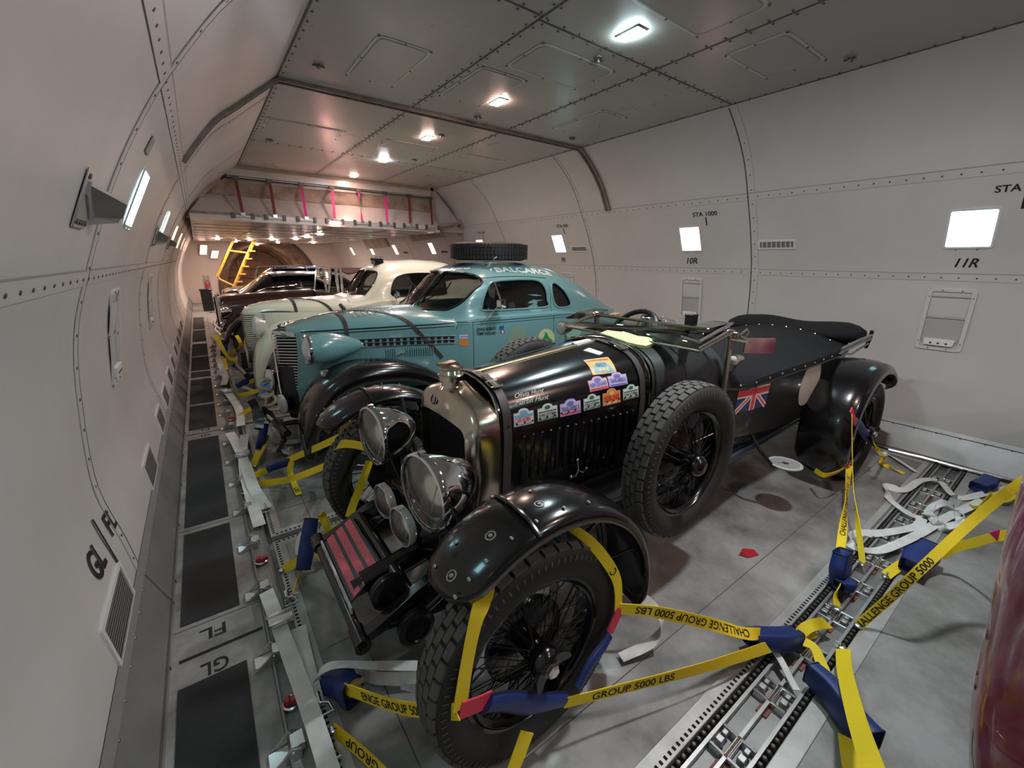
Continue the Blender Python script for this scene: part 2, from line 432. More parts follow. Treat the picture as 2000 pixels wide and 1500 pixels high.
# ---------------------------------------------------------------- lamps
CY, PK, WM = (.45, .92, 1.0), (1.0, .56, .42), (1.0, .66, .44)
E_lc = mat('bright cool diffuser', (1, 1, 1), .5, emit=CY, es=5.2); E_lw = mat('bright amber diffuser', (1, 1, 1), .5, emit=WM, es=4.5); E_cy = mat('cool lamp diffuser', (1, 1, 1), .5, emit=CY, es=1.9); E_pk = mat('warm lamp diffuser', (1, 1, 1), .5, emit=PK, es=2.0); E_wm = mat('amber white lamp diffuser', (1, 1, 1), .5, emit=WM, es=3.4)
E2_cy = mat('cool ceiling lens', (1, 1, 1), .5, emit=(.72, .95, 1), es=300); E2_pk = mat('warm ceiling lens', (1, 1, 1), .5, emit=(1, .66, .55), es=240); E2_wh = mat('neutral ceiling lens', (1, 1, 1), .5, emit=(.95, .93, 1), es=330)
def wall_lamp(side, y, em, label):
    z = 1.955; f = wchart(side, y, z, .004); w, h = .255, .29
    t = thing('wall_lamp', wallp(side, y, z), label, 'lamp', None)
    m = MB(); o, i = rrect(w+.03, h+.03, .02), rrect(w, h, .012)
    m.loft([[f(a, b, .001) for a, b in o], [f(a, b, .008) for a, b in o], [f(a, b, .008) for a, b in i], [f(a, b, .003) for a, b in i]], closed=True); finish('frame', m, mat('lamp frame', (.62, .62, .60), .4), t)
    m = MB(); n = 6
    m.loft([[f(-w/2+w*k/n, -h/2+h*j/n, .0035) for k in range(n+1)] for j in range(n+1)]); finish('diffuser', m, em, t, fix=True)
    # make sure the luminous side faces into the hold
    m = MB()
    for a in (-.06, .06): m.lathe(f(a, -h/2-.022, .004), walln(side, 1.8), [(.007, 0), (.005, .006), (0, .007)], 8)
    each('catch', m, M_steel, t)
YL = [.70, 3.10, 5.50, 7.95, 10.35, 12.9, 15.1, 17.4]
names = {3.10: 'second from the right', 5.5: 'beside the coupe tail'}
RC = {.70: (E_cy, 'cool white square wall lamp above the mark 11R'), 3.10: (E_pk, 'warm pink wall lamp above the mark 10R'), 5.50: (E_cy, 'cool white wall lamp above the mark 9R'), 7.95: (E_pk, 'pink wall lamp peeping over the tyre on the coupe roof'), 10.35: (E_pk, 'warm wall lamp on the right wall above the cream car roof, nearest'), 12.9: (E_pk, 'warm wall lamp on the right wall left of the nearest cream roof lamp'), 15.1: (E_cy, 'cool wall lamp on the right wall above the roof beacon'), 17.4: (E_pk, 'warm wall lamp on the right wall left of the cool one')}
LC = {3.10: (E_lc, 'long cool wall lamp on the left wall nearest the camera'), 5.50: (E_lc, 'second lamp along the left wall, cool'), 7.95: (E_lw, 'third lamp along the left wall, warm white'), 10.35: (E_lw, 'fourth lamp along the left wall'), 12.9: (E_pk, 'fifth lamp along the left wall, pinkish'), 15.1: (E_pk, 'sixth lamp along the left wall, small and pink'), 17.4: (E_pk, 'farthest lamp along the left wall')}
for y, (e, lb) in RC.items(): wall_lamp('R', y, e, lb)
for y, (e, lb) in LC.items(): wall_lamp('L', y, e, lb)
wall_lamp('L', .70, E_lc, 'cool wall lamp on the left wall beside the camera')
wall_lamp('R', -1.7, E_cy, 'cool wall lamp on the right wall behind the camera'); wall_lamp('L', -1.7, E_pk, 'warm wall lamp on the left wall behind the camera')
def ceil_lamp(x, y, z, em, label, k=1., g=None):
    t = thing('ceiling_lamp', (x, y, z), label, 'lamp', g)
    m = MB(); o, i = rrect(.115*k, .20*k, .012), rrect(.09*k, .17*k, .008)
    m.loft([[(x+a, y+b, z-.001) for a, b in o], [(x+a, y+b, z-.012*k) for a, b in i]], closed=True); finish('housing', m, M_steel, t)
    m = MB(); m.loft([[(x+a*s, y+b*s, z-.012*k-dz) for a, b in i] for s, dz in ((1, 0), (.97, .003), (.01, .004))], closed=True); finish('lens', m, em, t)
for y, e, lb in ((2.1, E2_cy, 'bright cool ceiling lamp nearest the camera'), (3.58, E2_pk, 'pink ceiling lamp in front of the dark channel'), (5.06, E2_pk, 'third ceiling lamp, just beyond the dark channel'), (6.53, E2_wh, 'fourth ceiling lamp, neutral white'), (8.02, E2_pk, 'last ceiling lamp before the upper deck face'), (.62, mat('neutral bright lens', (1, 1, 1), .5, emit=(.93, .96, 1), es=520), 'ceiling lamp straight above the camera'), (-.9, E2_pk, 'ceiling lamp behind the camera'), (-2.4, E2_cy, 'rearmost ceiling lamp behind the camera')):
    ceil_lamp(2.43, y, CEIL, e if y != 8.02 else mat('dim pink lens', (1, 1, 1), .5, emit=(1, .66, .55), es=90), lb)

# ---------------------------------------------------------------- painted marks on the walls
def mark(side, y, z, items, name='marking', o=.0015):
    m = MB(); f = wchart(side, y, z, o)
    for it in items:
        if it[0] == 't': put_text(m, it[1], f, it[4], it[5], bold=.03, shear=.25 if len(it) > 6 else 0, cx=it[2], cy=it[3])
        else: _, a0, b0, a1, b1 = it; m.add([f(a0, b0), f(a1, b0), f(a1, b1), f(a0, b1)], [(0, 1, 2, 3)])
    return struct(name, m, M_print, walls[side], fix=False)
mark('R', 2.88, 2.2, [('t', 'STA 1000', 0, .02, .052, .30), ('b', 0, -.02, .016, -.12)])
mark('R', .47, 2.2, [('t', 'STA 1100', 0, .02, .052, .30), ('b', 0, -.02, .02, -.14)])
mark('R', 5.3, 2.2, [('t', 'STA 900', 0, .02, .052, .27), ('b', 0, -.02, .016, -.12)])
mark('R', 7.75, 2.2, [('t', 'STA 800', 0, .02, .05, .27), ('b', 0, -.02, .016, -.12)])
mark('R', 8.6, 2.2, [('t', 'STA 777', 0, .02, .05, .27), ('b', 0, -.02, .016, -.12)])
mark('R', .69, 1.70, [('t', '11R', 0, 0, .075, .135, 1)])
mark('R', 3.12, 1.70, [('t', '10R', 0, 0, .075, .15, 1)]); mark('R', 5.5, 1.70, [('t', '9R', 0, 0, .075, .10, 1)])
mark('L', 2.16, .55, [('t', 'GL', -.16, 0, .115, .15), ('t', 'FL', .15, 0, .10, .12), ('b', -.012, .10, .006, -.16)], o=.0055)
def fmark(y, k):
    m = MB(); f = lambda a, b: V((-.205-a, y-b, .0012))
    put_text(m, 'FL', f, .075*k, .10, bold=.02, cy=-.105*k); put_text(m, 'GL', f, .075*k, .10, bold=.02, cy=.105*k)
    m.b2((-.33, y-.009, .0004), (-.02, y+.009, .0012)); struct('floor_marking', m, M_print, floor_, fix=False)
fmark(1.93, 1.); fmark(4.86, .8)
# joints of the walkway plates and the dark fold at the foot of the wall
m = MB()
for y in (2.12, 3.03, 4.86, 5.9, 7.27, 7.75, 8.95): m.b2((-.37, y-.003, .0002), (0, y+.003, .0008))
for x in (-.372, -.012): m.b2((x, Y0, .0002), (x+.008, 15, .0009))
struct('plate_joint', m, M_seam, floor_)
mats_ = [(.55, 1.78, 'charcoal anti slip mat nearest the camera, below the mark GL'), (2.15, 2.98, 'charcoal anti slip mat just beyond the marks FL and GL'), (3.07, 4.70, 'longest charcoal anti slip mat, third along the walkway'), (5.0, 5.85, 'fourth charcoal anti slip mat along the walkway'), (5.94, 7.2, 'fifth charcoal anti slip mat along the walkway'), (7.33, 7.7, 'short charcoal anti slip mat, sixth along the walkway'), (7.8, 8.9, 'seventh charcoal anti slip mat along the walkway'), (9.0, 10.3, 'eighth charcoal anti slip mat along the walkway'), (10.6, 12.3, 'ninth charcoal anti slip mat, far down the walkway'), (12.5, 15, 'farthest charcoal anti slip mat on the walkway')]
for a, b, lb in mats_:
    m = MB(); m.b2((-.33, a, .0), (-.095, b, .004)); tag(finish('anti_slip_mat', m, M_mat), lb, 'mat', 'anti slip mats along the walkway')

# ---------------------------------------------------------------- grilles, panels, brackets on the walls
def grille(side, y, z, w, h, label, slats=9, vert=False, g=None):
    f = wchart(side, y, z, 0); t = thing('air_grille', wallp(side, y, z), label, 'vent', g)
    m = MB(); o, i = rrect(w, h, .012), rrect(w-.04, h-.035, .006)
    m.loft([[f(a, b, .0) for a, b in o], [f(a, b, .009) for a, b in o], [f(a, b, .009) for a, b in i], [f(a, b, .003) for a, b in i]], closed=True); finish('frame', m, mat('grille frame', (.66, .65, .62), .4), t)
    m = MB(); m.prism([f(a, b, .002) for a, b in i], walln(side, z)*.001); finish('backing', m, mat('grille shade', (.18, .17, .16), .7), t)
    m = MB()
    for k in range(slats):
        if vert:
            a = -(w-.05)/2+(w-.05)*(k+.5)/slats; q = [f(a-.008, -h/2+.02, .004), f(a+.008, -h/2+.02, .010), f(a+.008, h/2-.02, .010), f(a-.008, h/2-.02, .004)]
        else:
            b = -(h-.04)/2+(h-.04)*(k+.5)/slats; q = [f(-w/2+.022, b-.0045, .004), f(w/2-.022, b-.0045, .004), f(w/2-.022, b+.004, .008), f(-w/2+.022, b+.004, .008)]
        m.add(q, [(0, 1, 2, 3)])
    finish('slats', m, mat('grille slat', (.50, .49, .46), .45), t, fix=False)
gl = ['nearest the camera, large', 'second along, small', 'third along', 'fourth along', 'fifth along', 'sixth along', 'seventh along', 'eighth along', 'ninth along', 'tenth along']
for k, y in enumerate([1.95, 3.4, 4.44, 5.2, 6.05, 6.9, 7.8, 8.7, 9.7, 10.8]):
    grille('L', y, .335, .43 if k != 2 else .4, .19, 'white louvred return air grille low on the left wall, '+gl[k], 10, g='return air grilles low on the left wall')
for k, (y, lb) in enumerate(((2.12, 'slotted white vent between wall lamps 10R and 11R'), (5.06, 'slotted white vent between wall lamps 9R and 10R'), (7.45, 'small slotted vent right of the coupe roof tyre'), (9.75, 'small slotted vent right of the warm lamp above the cream car'), (12.2, 'small slotted vent between two far lamps on the right wall'))):
    grille('R', y, 1.87, .37, .10, lb, 7, True, 'slotted vents between the right wall lamps')
def cup_panel(side, y, label):
    z = 1.22; f = wchart(side, y, z, 0); t = thing('recessed_compartment', wallp(side, y, z), label, 'panel', None); w, h = .30, .54
    o, i = rrect(w, h, .03), rrect(w-.055, h-.05, .018)
    m = MB(); m.loft([[f(a, b, .0) for a, b in o], [f(a, b, .010) for a, b in o], [f(a, b, .010) for a, b in i], [f(a, b, .003) for a, b in i]], closed=True); finish('rim', m, mat('panel rim', (.60, .585, .56), .4), t, angle=50)
    m = MB(); m.loft([[f(-.12+.24*k, .03+.16*j, .004) for k in (0, 1)] for j in (0, 1)]); finish('upper_plate', m, M_wall, t)
    m = MB(); m.loft([[f(-.12+.24*k, -.20+.215*j, .0035) for k in (0, 1)] for j in (0, 1)]); finish('recess', m, mat('recess grey', (.40, .385, .37), .6), t)
    m = MB()
    for q in (.015, .20): m.loft([[f(-.12+.24*k, q+.006*j, .011) for k in (0, 1)] for j in (0, 1)])
    each('slot', m, M_edge, t, fix=False)
    m = MB(); m.prism([f(-.09, -.225, .004), f(.09, -.225, .004), f(.1, -.17, .004), f(-.1, -.17, .004)], walln(side, 1)*.018); finish('drain_cup', m, mat('white cup', (.78, .78, .76), .3), t)
    m = MB()
    for a in (-.05, 0, .05): m.lathe(f(a, -.205, .022), walln(side, 1), [(.009, 0), (.008, .004), (0, .005)], 8)
    each('catch', m, M_screw, t)
    m = MB()
    for a, b in ((-.135, .2), (-.135, 0), (-.135, -.2), (.135, .2), (.135, 0), (.135, -.2), (-.06, .255), (.06, .255), (-.06, -.255), (.06, -.255)): m.lathe(f(a, b, .010), walln(side, 1.2), [(.006, 0), (.005, .003), (0, .004)], 6)
    each('screw', m, M_screw, t)
cup_panel('R', .72, 'recessed wall panel with small white tray below mark 11R'); cup_panel('R', 3.12, 'recessed wall panel below mark 10R, behind the black car hood'); cup_panel('R', 5.45, 'recessed wall panel below mark 9R, beside the teal coupe roof')
cup_panel('L', 3.28, 'tall recessed panel on the left wall nearest the camera'); cup_panel('L', 5.7, 'second tall recessed panel along the left wall')
def bracket(y, label, k=1.):
    z = 1.835; t = thing('net_bracket', wallp('L', y, z), label, 'bracket', 'metal shelf brackets on the left wall')
    f = wchart('L', y, z, 0)
    m = MB(); m.prism([f(-.15, .10, .002), f(-.16, -.09, .002), f(.0, -.09, .002), f(.10, .02, .002)], walln('L', z)*.006); finish('base_plate', m, M_alu, t, bevel=.002)
    m = MB(); m.prism([f(-.12, .06, .007), f(.07, -.03, .007), f(.12, .0, .075), f(.03, .05, .085)], (0, 0, -.01)); m.prism([f(-.12, .06, .007), f(-.12, .02, .007), f(.07, -.07, .007), f(.07, -.03, .007)], walln('L', z)*.008); m.prism([f(.07, -.03, .007), f(.12, .0, .075), f(.12, -.03, .07), f(.07, -.07, .007)], (0, .006, 0)); finish('gusset', m, M_alu, t)
    m = MB()
    for a, b in ((-.135, .075), (-.14, -.07), (-.10, -.07), (-.06, -.07), (-.02, -.07)): m.lathe(f(a, b, .008), walln('L', z), [(.009, 0), (.008, .006), (0, .007)], 8)
    each('bolt', m, M_screw, t)
bracket(2.05, 'triangular metal bracket on the left wall beside the nearest lamp'); bracket(5.05, 'second triangular bracket along the left wall, by the second lamp'); bracket(7.3, 'third triangular bracket along the left wall')
m = MB(); f = wchart('L', 2.8, 2.16, .002); m.prism([f(-.06, -.03), f(.06, -.03), f(.06, .05), f(-.06, .05)], walln('L', 2.16)*.004); tag(finish('wall_placard', m, M_alud), 'small grey plate on the left wall above the nearest lamp', 'placard')
# ---------------------------------------------------------------- upper deck floor structure hanging ahead
M_tan = mat('stained tan panel', (.40, .33, .27), .5, noise=(3, .8, (.27, .20, .15)))
M_brown = mat('creased brown cover', (.34, .25, .185), .5, noise=(4, .9, (.17, .11, .075)), bump=(5, .9))
M_soff = mat('scuffed white soffit', (.58, .53, .50), .28, .2, noise=(3, .5, (.45, .38, .34)))
F0 = 8.34
m = MB(); m.add([(-.05, F0+.10, 2.24), (4.9, F0+.10, 2.24), (4.15, F0+.10, CEIL), (.74, F0+.10, CEIL)], [(0, 1, 2, 3)]); 
face = struct('trim_%d' % (tn+1), m, M_soff); tn += 1
m = MB(); m.b2((.58, F0+.02, 2.90), (4.14, F0+.10, CEIL)); struct('header_panel', m, M_soff, face)
m = MB(); m.b2((.64, F0-.005, 3.0), (4.14, F0+.03, CEIL)); m.b2((4.02, F0-.005, 2.28), (4.09, F0+.08, CEIL))
m.add([(.0, F0, 2.3), (.62, F0, 2.96), (.74, F0, 3.05), (.66, F0, 3.05), (-.1, F0, 2.3)], [(0, 1, 2, 3, 4)]); struct('border', m, M_tan, face)
m = MB(); n = 60
m.loft([[V((.30+3.68*i/n+(.15 if j == 0 else 0)*0, F0+.07-.02*abs(sin(i*.45+j*.6))-.01*sin(j*2), 2.60+.055*j)) for i in range(n+1)] for j in range(5)]); struct('creased_cover', m, M_brown, face, angle=85)
m = MB(); m.tube([(.52, F0-.01, 2.855), (4.05, F0-.01, 2.855)], .009, 8); struct('rod', m, M_dark, face)
m = MB(); m.add([(.02, F0-.25, 2.30), (4.05, F0-.25, 2.30), (4.03, F0+.06, 2.60), (.25, F0+.06, 2.60)], [(0, 1, 2, 3)]); struct('sloping_panel', m, M_soff, face)
m = MB(); m.b2((.02, F0-.30, 2.20), (4.05, F0-.24, 2.315)); struct('edge_beam', m, M_soff, face, bevel=.006)
m = MB(); m.b2((.03, F0-.315, 2.285), (1.0, F0-.29, 2.32)); m.b2((3.1, F0-.315, 2.225), (3.95, F0-.30, 2.24)); struct('scuffed_bar', m, M_chan, face)
m = MB(); m.tube([(4.05, F0-.2, 2.33), (4.75, F0+.1, 2.42)], .035, 12); m.box((4.72, F0+.1, 2.43), (.10, .28, .16)); struct('side_strut', m, M_tan, face)
m = MB(); m.loft([[(.02, F0-.3, 2.20), (4.05, F0-.3, 2.20)], [(.02, 19.9, 2.235), (4.05, 19.9, 2.235)]]); m.loft([[(4.05, F0-.3, 2.2), (4.9, F0, 2.5)], [(4.05, 19.9, 2.235), (4.9, 19.9, 2.5)]])
soff = struct('trim_%d' % (tn+1), m, M_soff); tn += 1
m = MB()
for y in (9.2, 10.2, 11.3, 12.5, 13.8, 15.2, 16.8): m.b2((.05, y-.004, 2.198), (4.0, y+.02, 2.206))
for x in (1.0, 2.05, 3.05): m.b2((x, F0, 2.19), (x+.012, 19, 2.206))
struct('joint', m, M_tan, soff)
m = MB(); m.prism([(4.85, 9.2, 2.20), (4.82, 9.2, 2.34), (4.70, 11.2, 2.34), (4.80, 11.2, 2.14)], (.04, 0, 0)); m.prism([(4.86, 13.2, 2.05), (4.75, 13.2, 2.34), (4.7, 15.2, 2.34), (4.84, 15.2, 2.0)], (.04, 0, 0)); struct('trim_%d' % (tn+1), m, M_tan); tn += 1
# hanging straps with their hooks
M_mag = mat('magenta webbing', (.62, .03, .20), .6); M_mar = mat('maroon webbing', (.17, .03, .035), .6)
sx = [(.69, .69), (1.16, 1.13), (1.63, 1.59), (2.12, 2.04), (2.58, 2.51), (3.07, 2.97), (3.54, 3.42), (4.0, 3.88)]
mt = [M_mar, M_mar, M_mag, M_mag, M_mag, M_mag, M_mar, M_mar]
nm = ['maroon strap at the left end of the upper deck face', 'second maroon strap from the left', 'purple magenta strap, third from the left', 'bright magenta strap right above the pink lamp glow', 'bright magenta strap, twisted, fifth from the left', 'sixth hanging strap from the left, magenta over maroon', 'second maroon strap from the right end', 'maroon strap at the right end of the upper deck face']
for k, (a, b) in enumerate(sx):
    t = thing('hanging_strap', (b, F0-.3, 2.29), nm[k], 'strap', 'straps hanging on the upper deck face')
    m = MB(); w = .022; tw = .9 if k == 4 else 0
    secs = []
    for i in range(11):
        q = i/10; c = V((a+(b-a)*q, F0-.02-.29*q, 2.84-.52*q)); d = V((cos(tw*sin(q*pi)*1.4), sin(tw*sin(q*pi)*1.4), 0))
        secs.append([c-d*w, c+d*w, c+d*w+V((0, .003, .001)), c-d*w+V((0, .003, .001))])
    m.loft(secs, True, True); finish('webbing', m, mt[k], t)
    m = MB(); m.b2((a-.045, F0-.03, 2.84), (a+.045, F0+.02, 2.885)); m.b2((a-.02, F0-.035, 2.81), (a+.02, F0-.012, 2.85)); finish('upper_hook', m, M_screw, t, bevel=.003)
    m = MB()
    for s in (-1, 1): m.b2((b+s*.13-.022, F0-.335, 2.245), (b+s*.13+.022, F0-.29, 2.33))
    each('clip', m, M_screw, t, bevel=.003)
    m = MB(); m.b2((b-.10, F0-.33, 2.265), (b+.10, F0-.295, 2.29)); finish('bar', m, M_alu, t)
    m = MB(); m.b2((b-.028, F0-.34, 2.285), (b+.028, F0-.30, 2.33)); finish('buckle', m, M_steel, t)
E_lamp = mat('small soffit lens', (1, 1, 1), .5, emit=(1, .74, .62), es=330)
for k, (x, y, lb) in enumerate(((2.37, 10.7, 'soffit lamp nearest the hanging straps, right of three in line'), (2.40, 12.3, 'soffit lamp second along the middle line'), (2.42, 14.0, 'soffit lamp third along the middle line'), (2.45, 17.6, 'farthest soffit lamp in the middle line'), (1.93, 14.9, 'soffit lamp left of the middle line'), (1.45, 16.0, 'soffit lamp by the right rail of the yellow ladder'), (1.2, 18.0, 'soffit lamp between the yellow ladder rails'), (.62, 16.0, 'leftmost of the small soffit lamps'), (3.4, 16.5, 'small soffit lamp toward the right wall'))):
    ceil_lamp(x, y, 2.2, E_lamp, lb, 1.0, 'small lamps under the upper deck')
ceil_lamp(2.05, F0-.36, 2.235, mat('pink edge lens', (1, 1, 1), .5, emit=(1, .45, .42), es=120), 'glowing pink lamp on the beam edge below the magenta strap', .6)

# ---------------------------------------------------------------- nose bulkhead with the arch
M_pink = mat('far cream liner', (.60, .52, .47), .45, noise=(2, .5, (.5, .42, .37)))
M_rib = mat('brown insulation', (.30, .20, .13), .7, noise=(3, .9, (.10, .06, .035)), bump=(3, 1.))
M_ribo = mat('reddish brown lining', (.33, .15, .09), .6, noise=(2, .8, (.16, .07, .04)))
ax, az, ar = 2.35, .45, 1.75
arc = [(ax-ar, 0)]+[(ax-ar*cos(pi*i/28), az+(2.05)*sin(pi*i/28)) for i in range(29)]+[(ax+ar, 0)]
outer = []
for x, z in arc:
    d = V((x-ax, z-.6)); s = 9
    outer.append((min(5.6, max(-.9, ax+(x-ax)*1.9)), min(3.2, z*1.5+ (.0 if z == 0 else .3))))
m = MB(); m.loft([[(x, 19.9, z) for x, z in arc], [(x, 19.9, z) for x, z in outer]]); struct('wall_front', m, M_pink)
m = MB(); rows = []
for j in range(25):
    y = 19.9+j*.17; k = 1-.012*j+(.05 if j % 4 == 0 else 0)
    rows.append([(ax+(x-ax)*k, y, az+(z-az)*k) for x, z in arc])
m.loft(rows); struct('trim_%d' % (tn+1), m, M_rib, angle=25); tn += 1
m = MB(); m.prism([(x, 23.9, z) for x, z in arc], (0, .1, 0)); e = struct('trim_%d' % (tn+1), m, M_ribo); tn += 1
m = MB()
for z in (.35, .75, 1.15, 1.55): m.b2((1.0, 23.82, z), (3.9, 23.9, z+.07))
for x in (1.5, 2.3, 3.1): m.b2((x, 23.80, .1), (x+.09, 23.9, 2.1))
struct('ribs', m, M_rib, e)
m = MB(); m.tube([(x, 19.86, z) for x, z in arc], .07, 8); struct('trim_%d' % (tn+1), m, mat('dark arch seal', (.10, .06, .045), .6)); tn += 1
ceil_lamp(2.2, 21.6, 2.2, E_lamp, 'lamp inside the brown arch of the nose', 1.)
def nose_lamp(u0, v0, u1, v1, y, e, lb):
    a, b = at(u0, v0, y=y), at(u1, v1, y=y); m = MB(); w = .10
    t = thing('wall_lamp', b, lb, 'lamp')
    m.prism([a+V((-w, 0, 0)), a+V((w, 0, 0)), b+V((w, 0, 0)), b+V((-w, 0, 0))], (0, .02, 0)); finish('diffuser', m, e, t)
    m = MB(); m.prism([a+V((-w-.03, .02, .03)), a+V((w+.03, .02, .03)), b+V((w+.03, .02, -.03)), b+V((-w-.03, .02, -.03))], (0, .03, 0)); finish('frame', m, M_alud, t)
nose_lamp(398, 479, 397, 497, 19.8, E_pk, 'left small lamp on the nose wall'); nose_lamp(421, 490, 418, 504, 19.8, E_pk, 'right small lamp on the nose wall, next to the yellow ladder')
# yellow nose ladder
M_yl = mat('yellow enamel', (.55, .33, .03), .5, noise=(12, .6, (.35, .22, .05)))
t = thing('ladder', at(440, 590, y=16.5), 'tall yellow folding ladder in front of the brown arch', 'ladder')
P = lambda u, v, y=16.5: at(u, v, y=y)
m = MB(); m.tube([P(500, 462), P(478, 510), P(447, 585)], .055, 6); finish('stringer', m, M_yl, t)
m = MB(); m.tube([P(458, 464), P(447, 489), P(425, 540)], .04, 6); finish('stringer', m, M_yl, t)
m = MB(); m.tube([P(425, 540), P(430, 546), P(456, 558)], .035, 6); m.tube([P(447, 489), P(482, 494)], .03, 6); finish('brace', m, M_yl, t)
for k in range(6):
    q = k/6; a = P(492, 475).lerp(P(455, 565), q); m = MB(); m.b2((a.x-.02, 16.35, a.z-.02), (a.x+.17, 16.55, a.z+.015)); finish('step', m, M_yl, t)
# black bin and red extinguisher by the left wall
b = at(409, 607, z=0); t = thing('waste_bin', b, 'black upright bin by the left wall, left of the far cars', 'bin')
s = (at(420, 600, y=b.y)-at(398, 600, y=b.y)).length/2; h = at(409, 564, y=b.y).z
m = MB(); m.box((b.x, b.y, h*.47), (2*s, .3, h*.94), taper=1.03); finish('body', m, M_blackm, t, bevel=.02)
m = MB(); m.box((b.x, b.y, h*.965), (2*s+.05, .34, h*.07)); finish('lid', m, M_black, t, bevel=.02)
b2 = at(406, 562, y=b.y+1.2)
t = thing('fire_extinguisher', b2, 'small red extinguisher just above the black bin', 'extinguisher')
m = MB(); m.lathe(b2, (0, 0, 1), [(0, 0), (.045, .0), (.045, .17), (.02, .20), (.015, .21)], 14); finish('cylinder', m, M_red, t)
m = MB(); m.box(b2+V((.01, 0, .225)), (.07, .03, .02)); m.tube([b2+V((.03, 0, .22)), b2+V((.07, 0, .16)), b2+V((.06, 0, .06))], .008, 6); finish('valve', m, M_screw, t)
m = MB(); m.box(b2+V((0, .09, .15)), (.2, .03, .5)); finish('wall_mount', m, M_alud, t)
# ---------------------------------------------------------------- helpers for cars
def bvh_of(o):
    me = o.data; off = ORG[o.name]
    return BVHTree.FromPolygons([tuple(v.co+off) for v in me.vertices], [tuple(p.vertices) for p in me.polygons])
def aim(u, v, bvh, dist=30):
    r = ((u-1000)/FPX*RR + (750-v)/FPX*UU + fw).normalized(); h = bvh.ray_cast(V((0, 0, H)), r, dist)
    return h[0]
def snapchart(bvh, c, ax, ay, off=.0015, out=None):
    c, ax, ay = V(c), V(ax).normalized(), V(ay).normalized()
    def f(a, b, o=off):
        q = bvh.find_nearest(c+ax*a+ay*b); n = q[1]
        if n.dot(out or V((0, -1, .5))) < 0: n = -n
        return q[0]+n*o
    return f
def grid_on(mb, f, poly, off, nx=10, ny=6):
    """a sticker: outline fan subdivided so that it hugs the surface"""
    if len(poly) < 14: poly = [tuple(V(poly[i]).lerp(V(poly[(i+1) % len(poly)]), k/5)) for i in range(len(poly)) for k in range(5)]
    xs = [p[0] for p in poly]; ys = [p[1] for p in poly]; cx, cy = sum(xs)/len(xs), sum(ys)/len(ys); b = len(mb.v); rings = 4
    mb.v.append(f(cx, cy, off)); n = len(poly)
    for r in range(1, rings+1):
        for x, y in poly: mb.v.append(f(cx+(x-cx)*r/rings, cy+(y-cy)*r/rings, off))
    for i in range(n): mb.face(b, b+1+i, b+1+(i+1) % n)
    for r in range(rings-1):
        for i in range(n):
            j = (i+1) % n; mb.face(b+1+r*n+i, b+1+(r+1)*n+i, b+1+(r+1)*n+j, b+1+r*n+j)
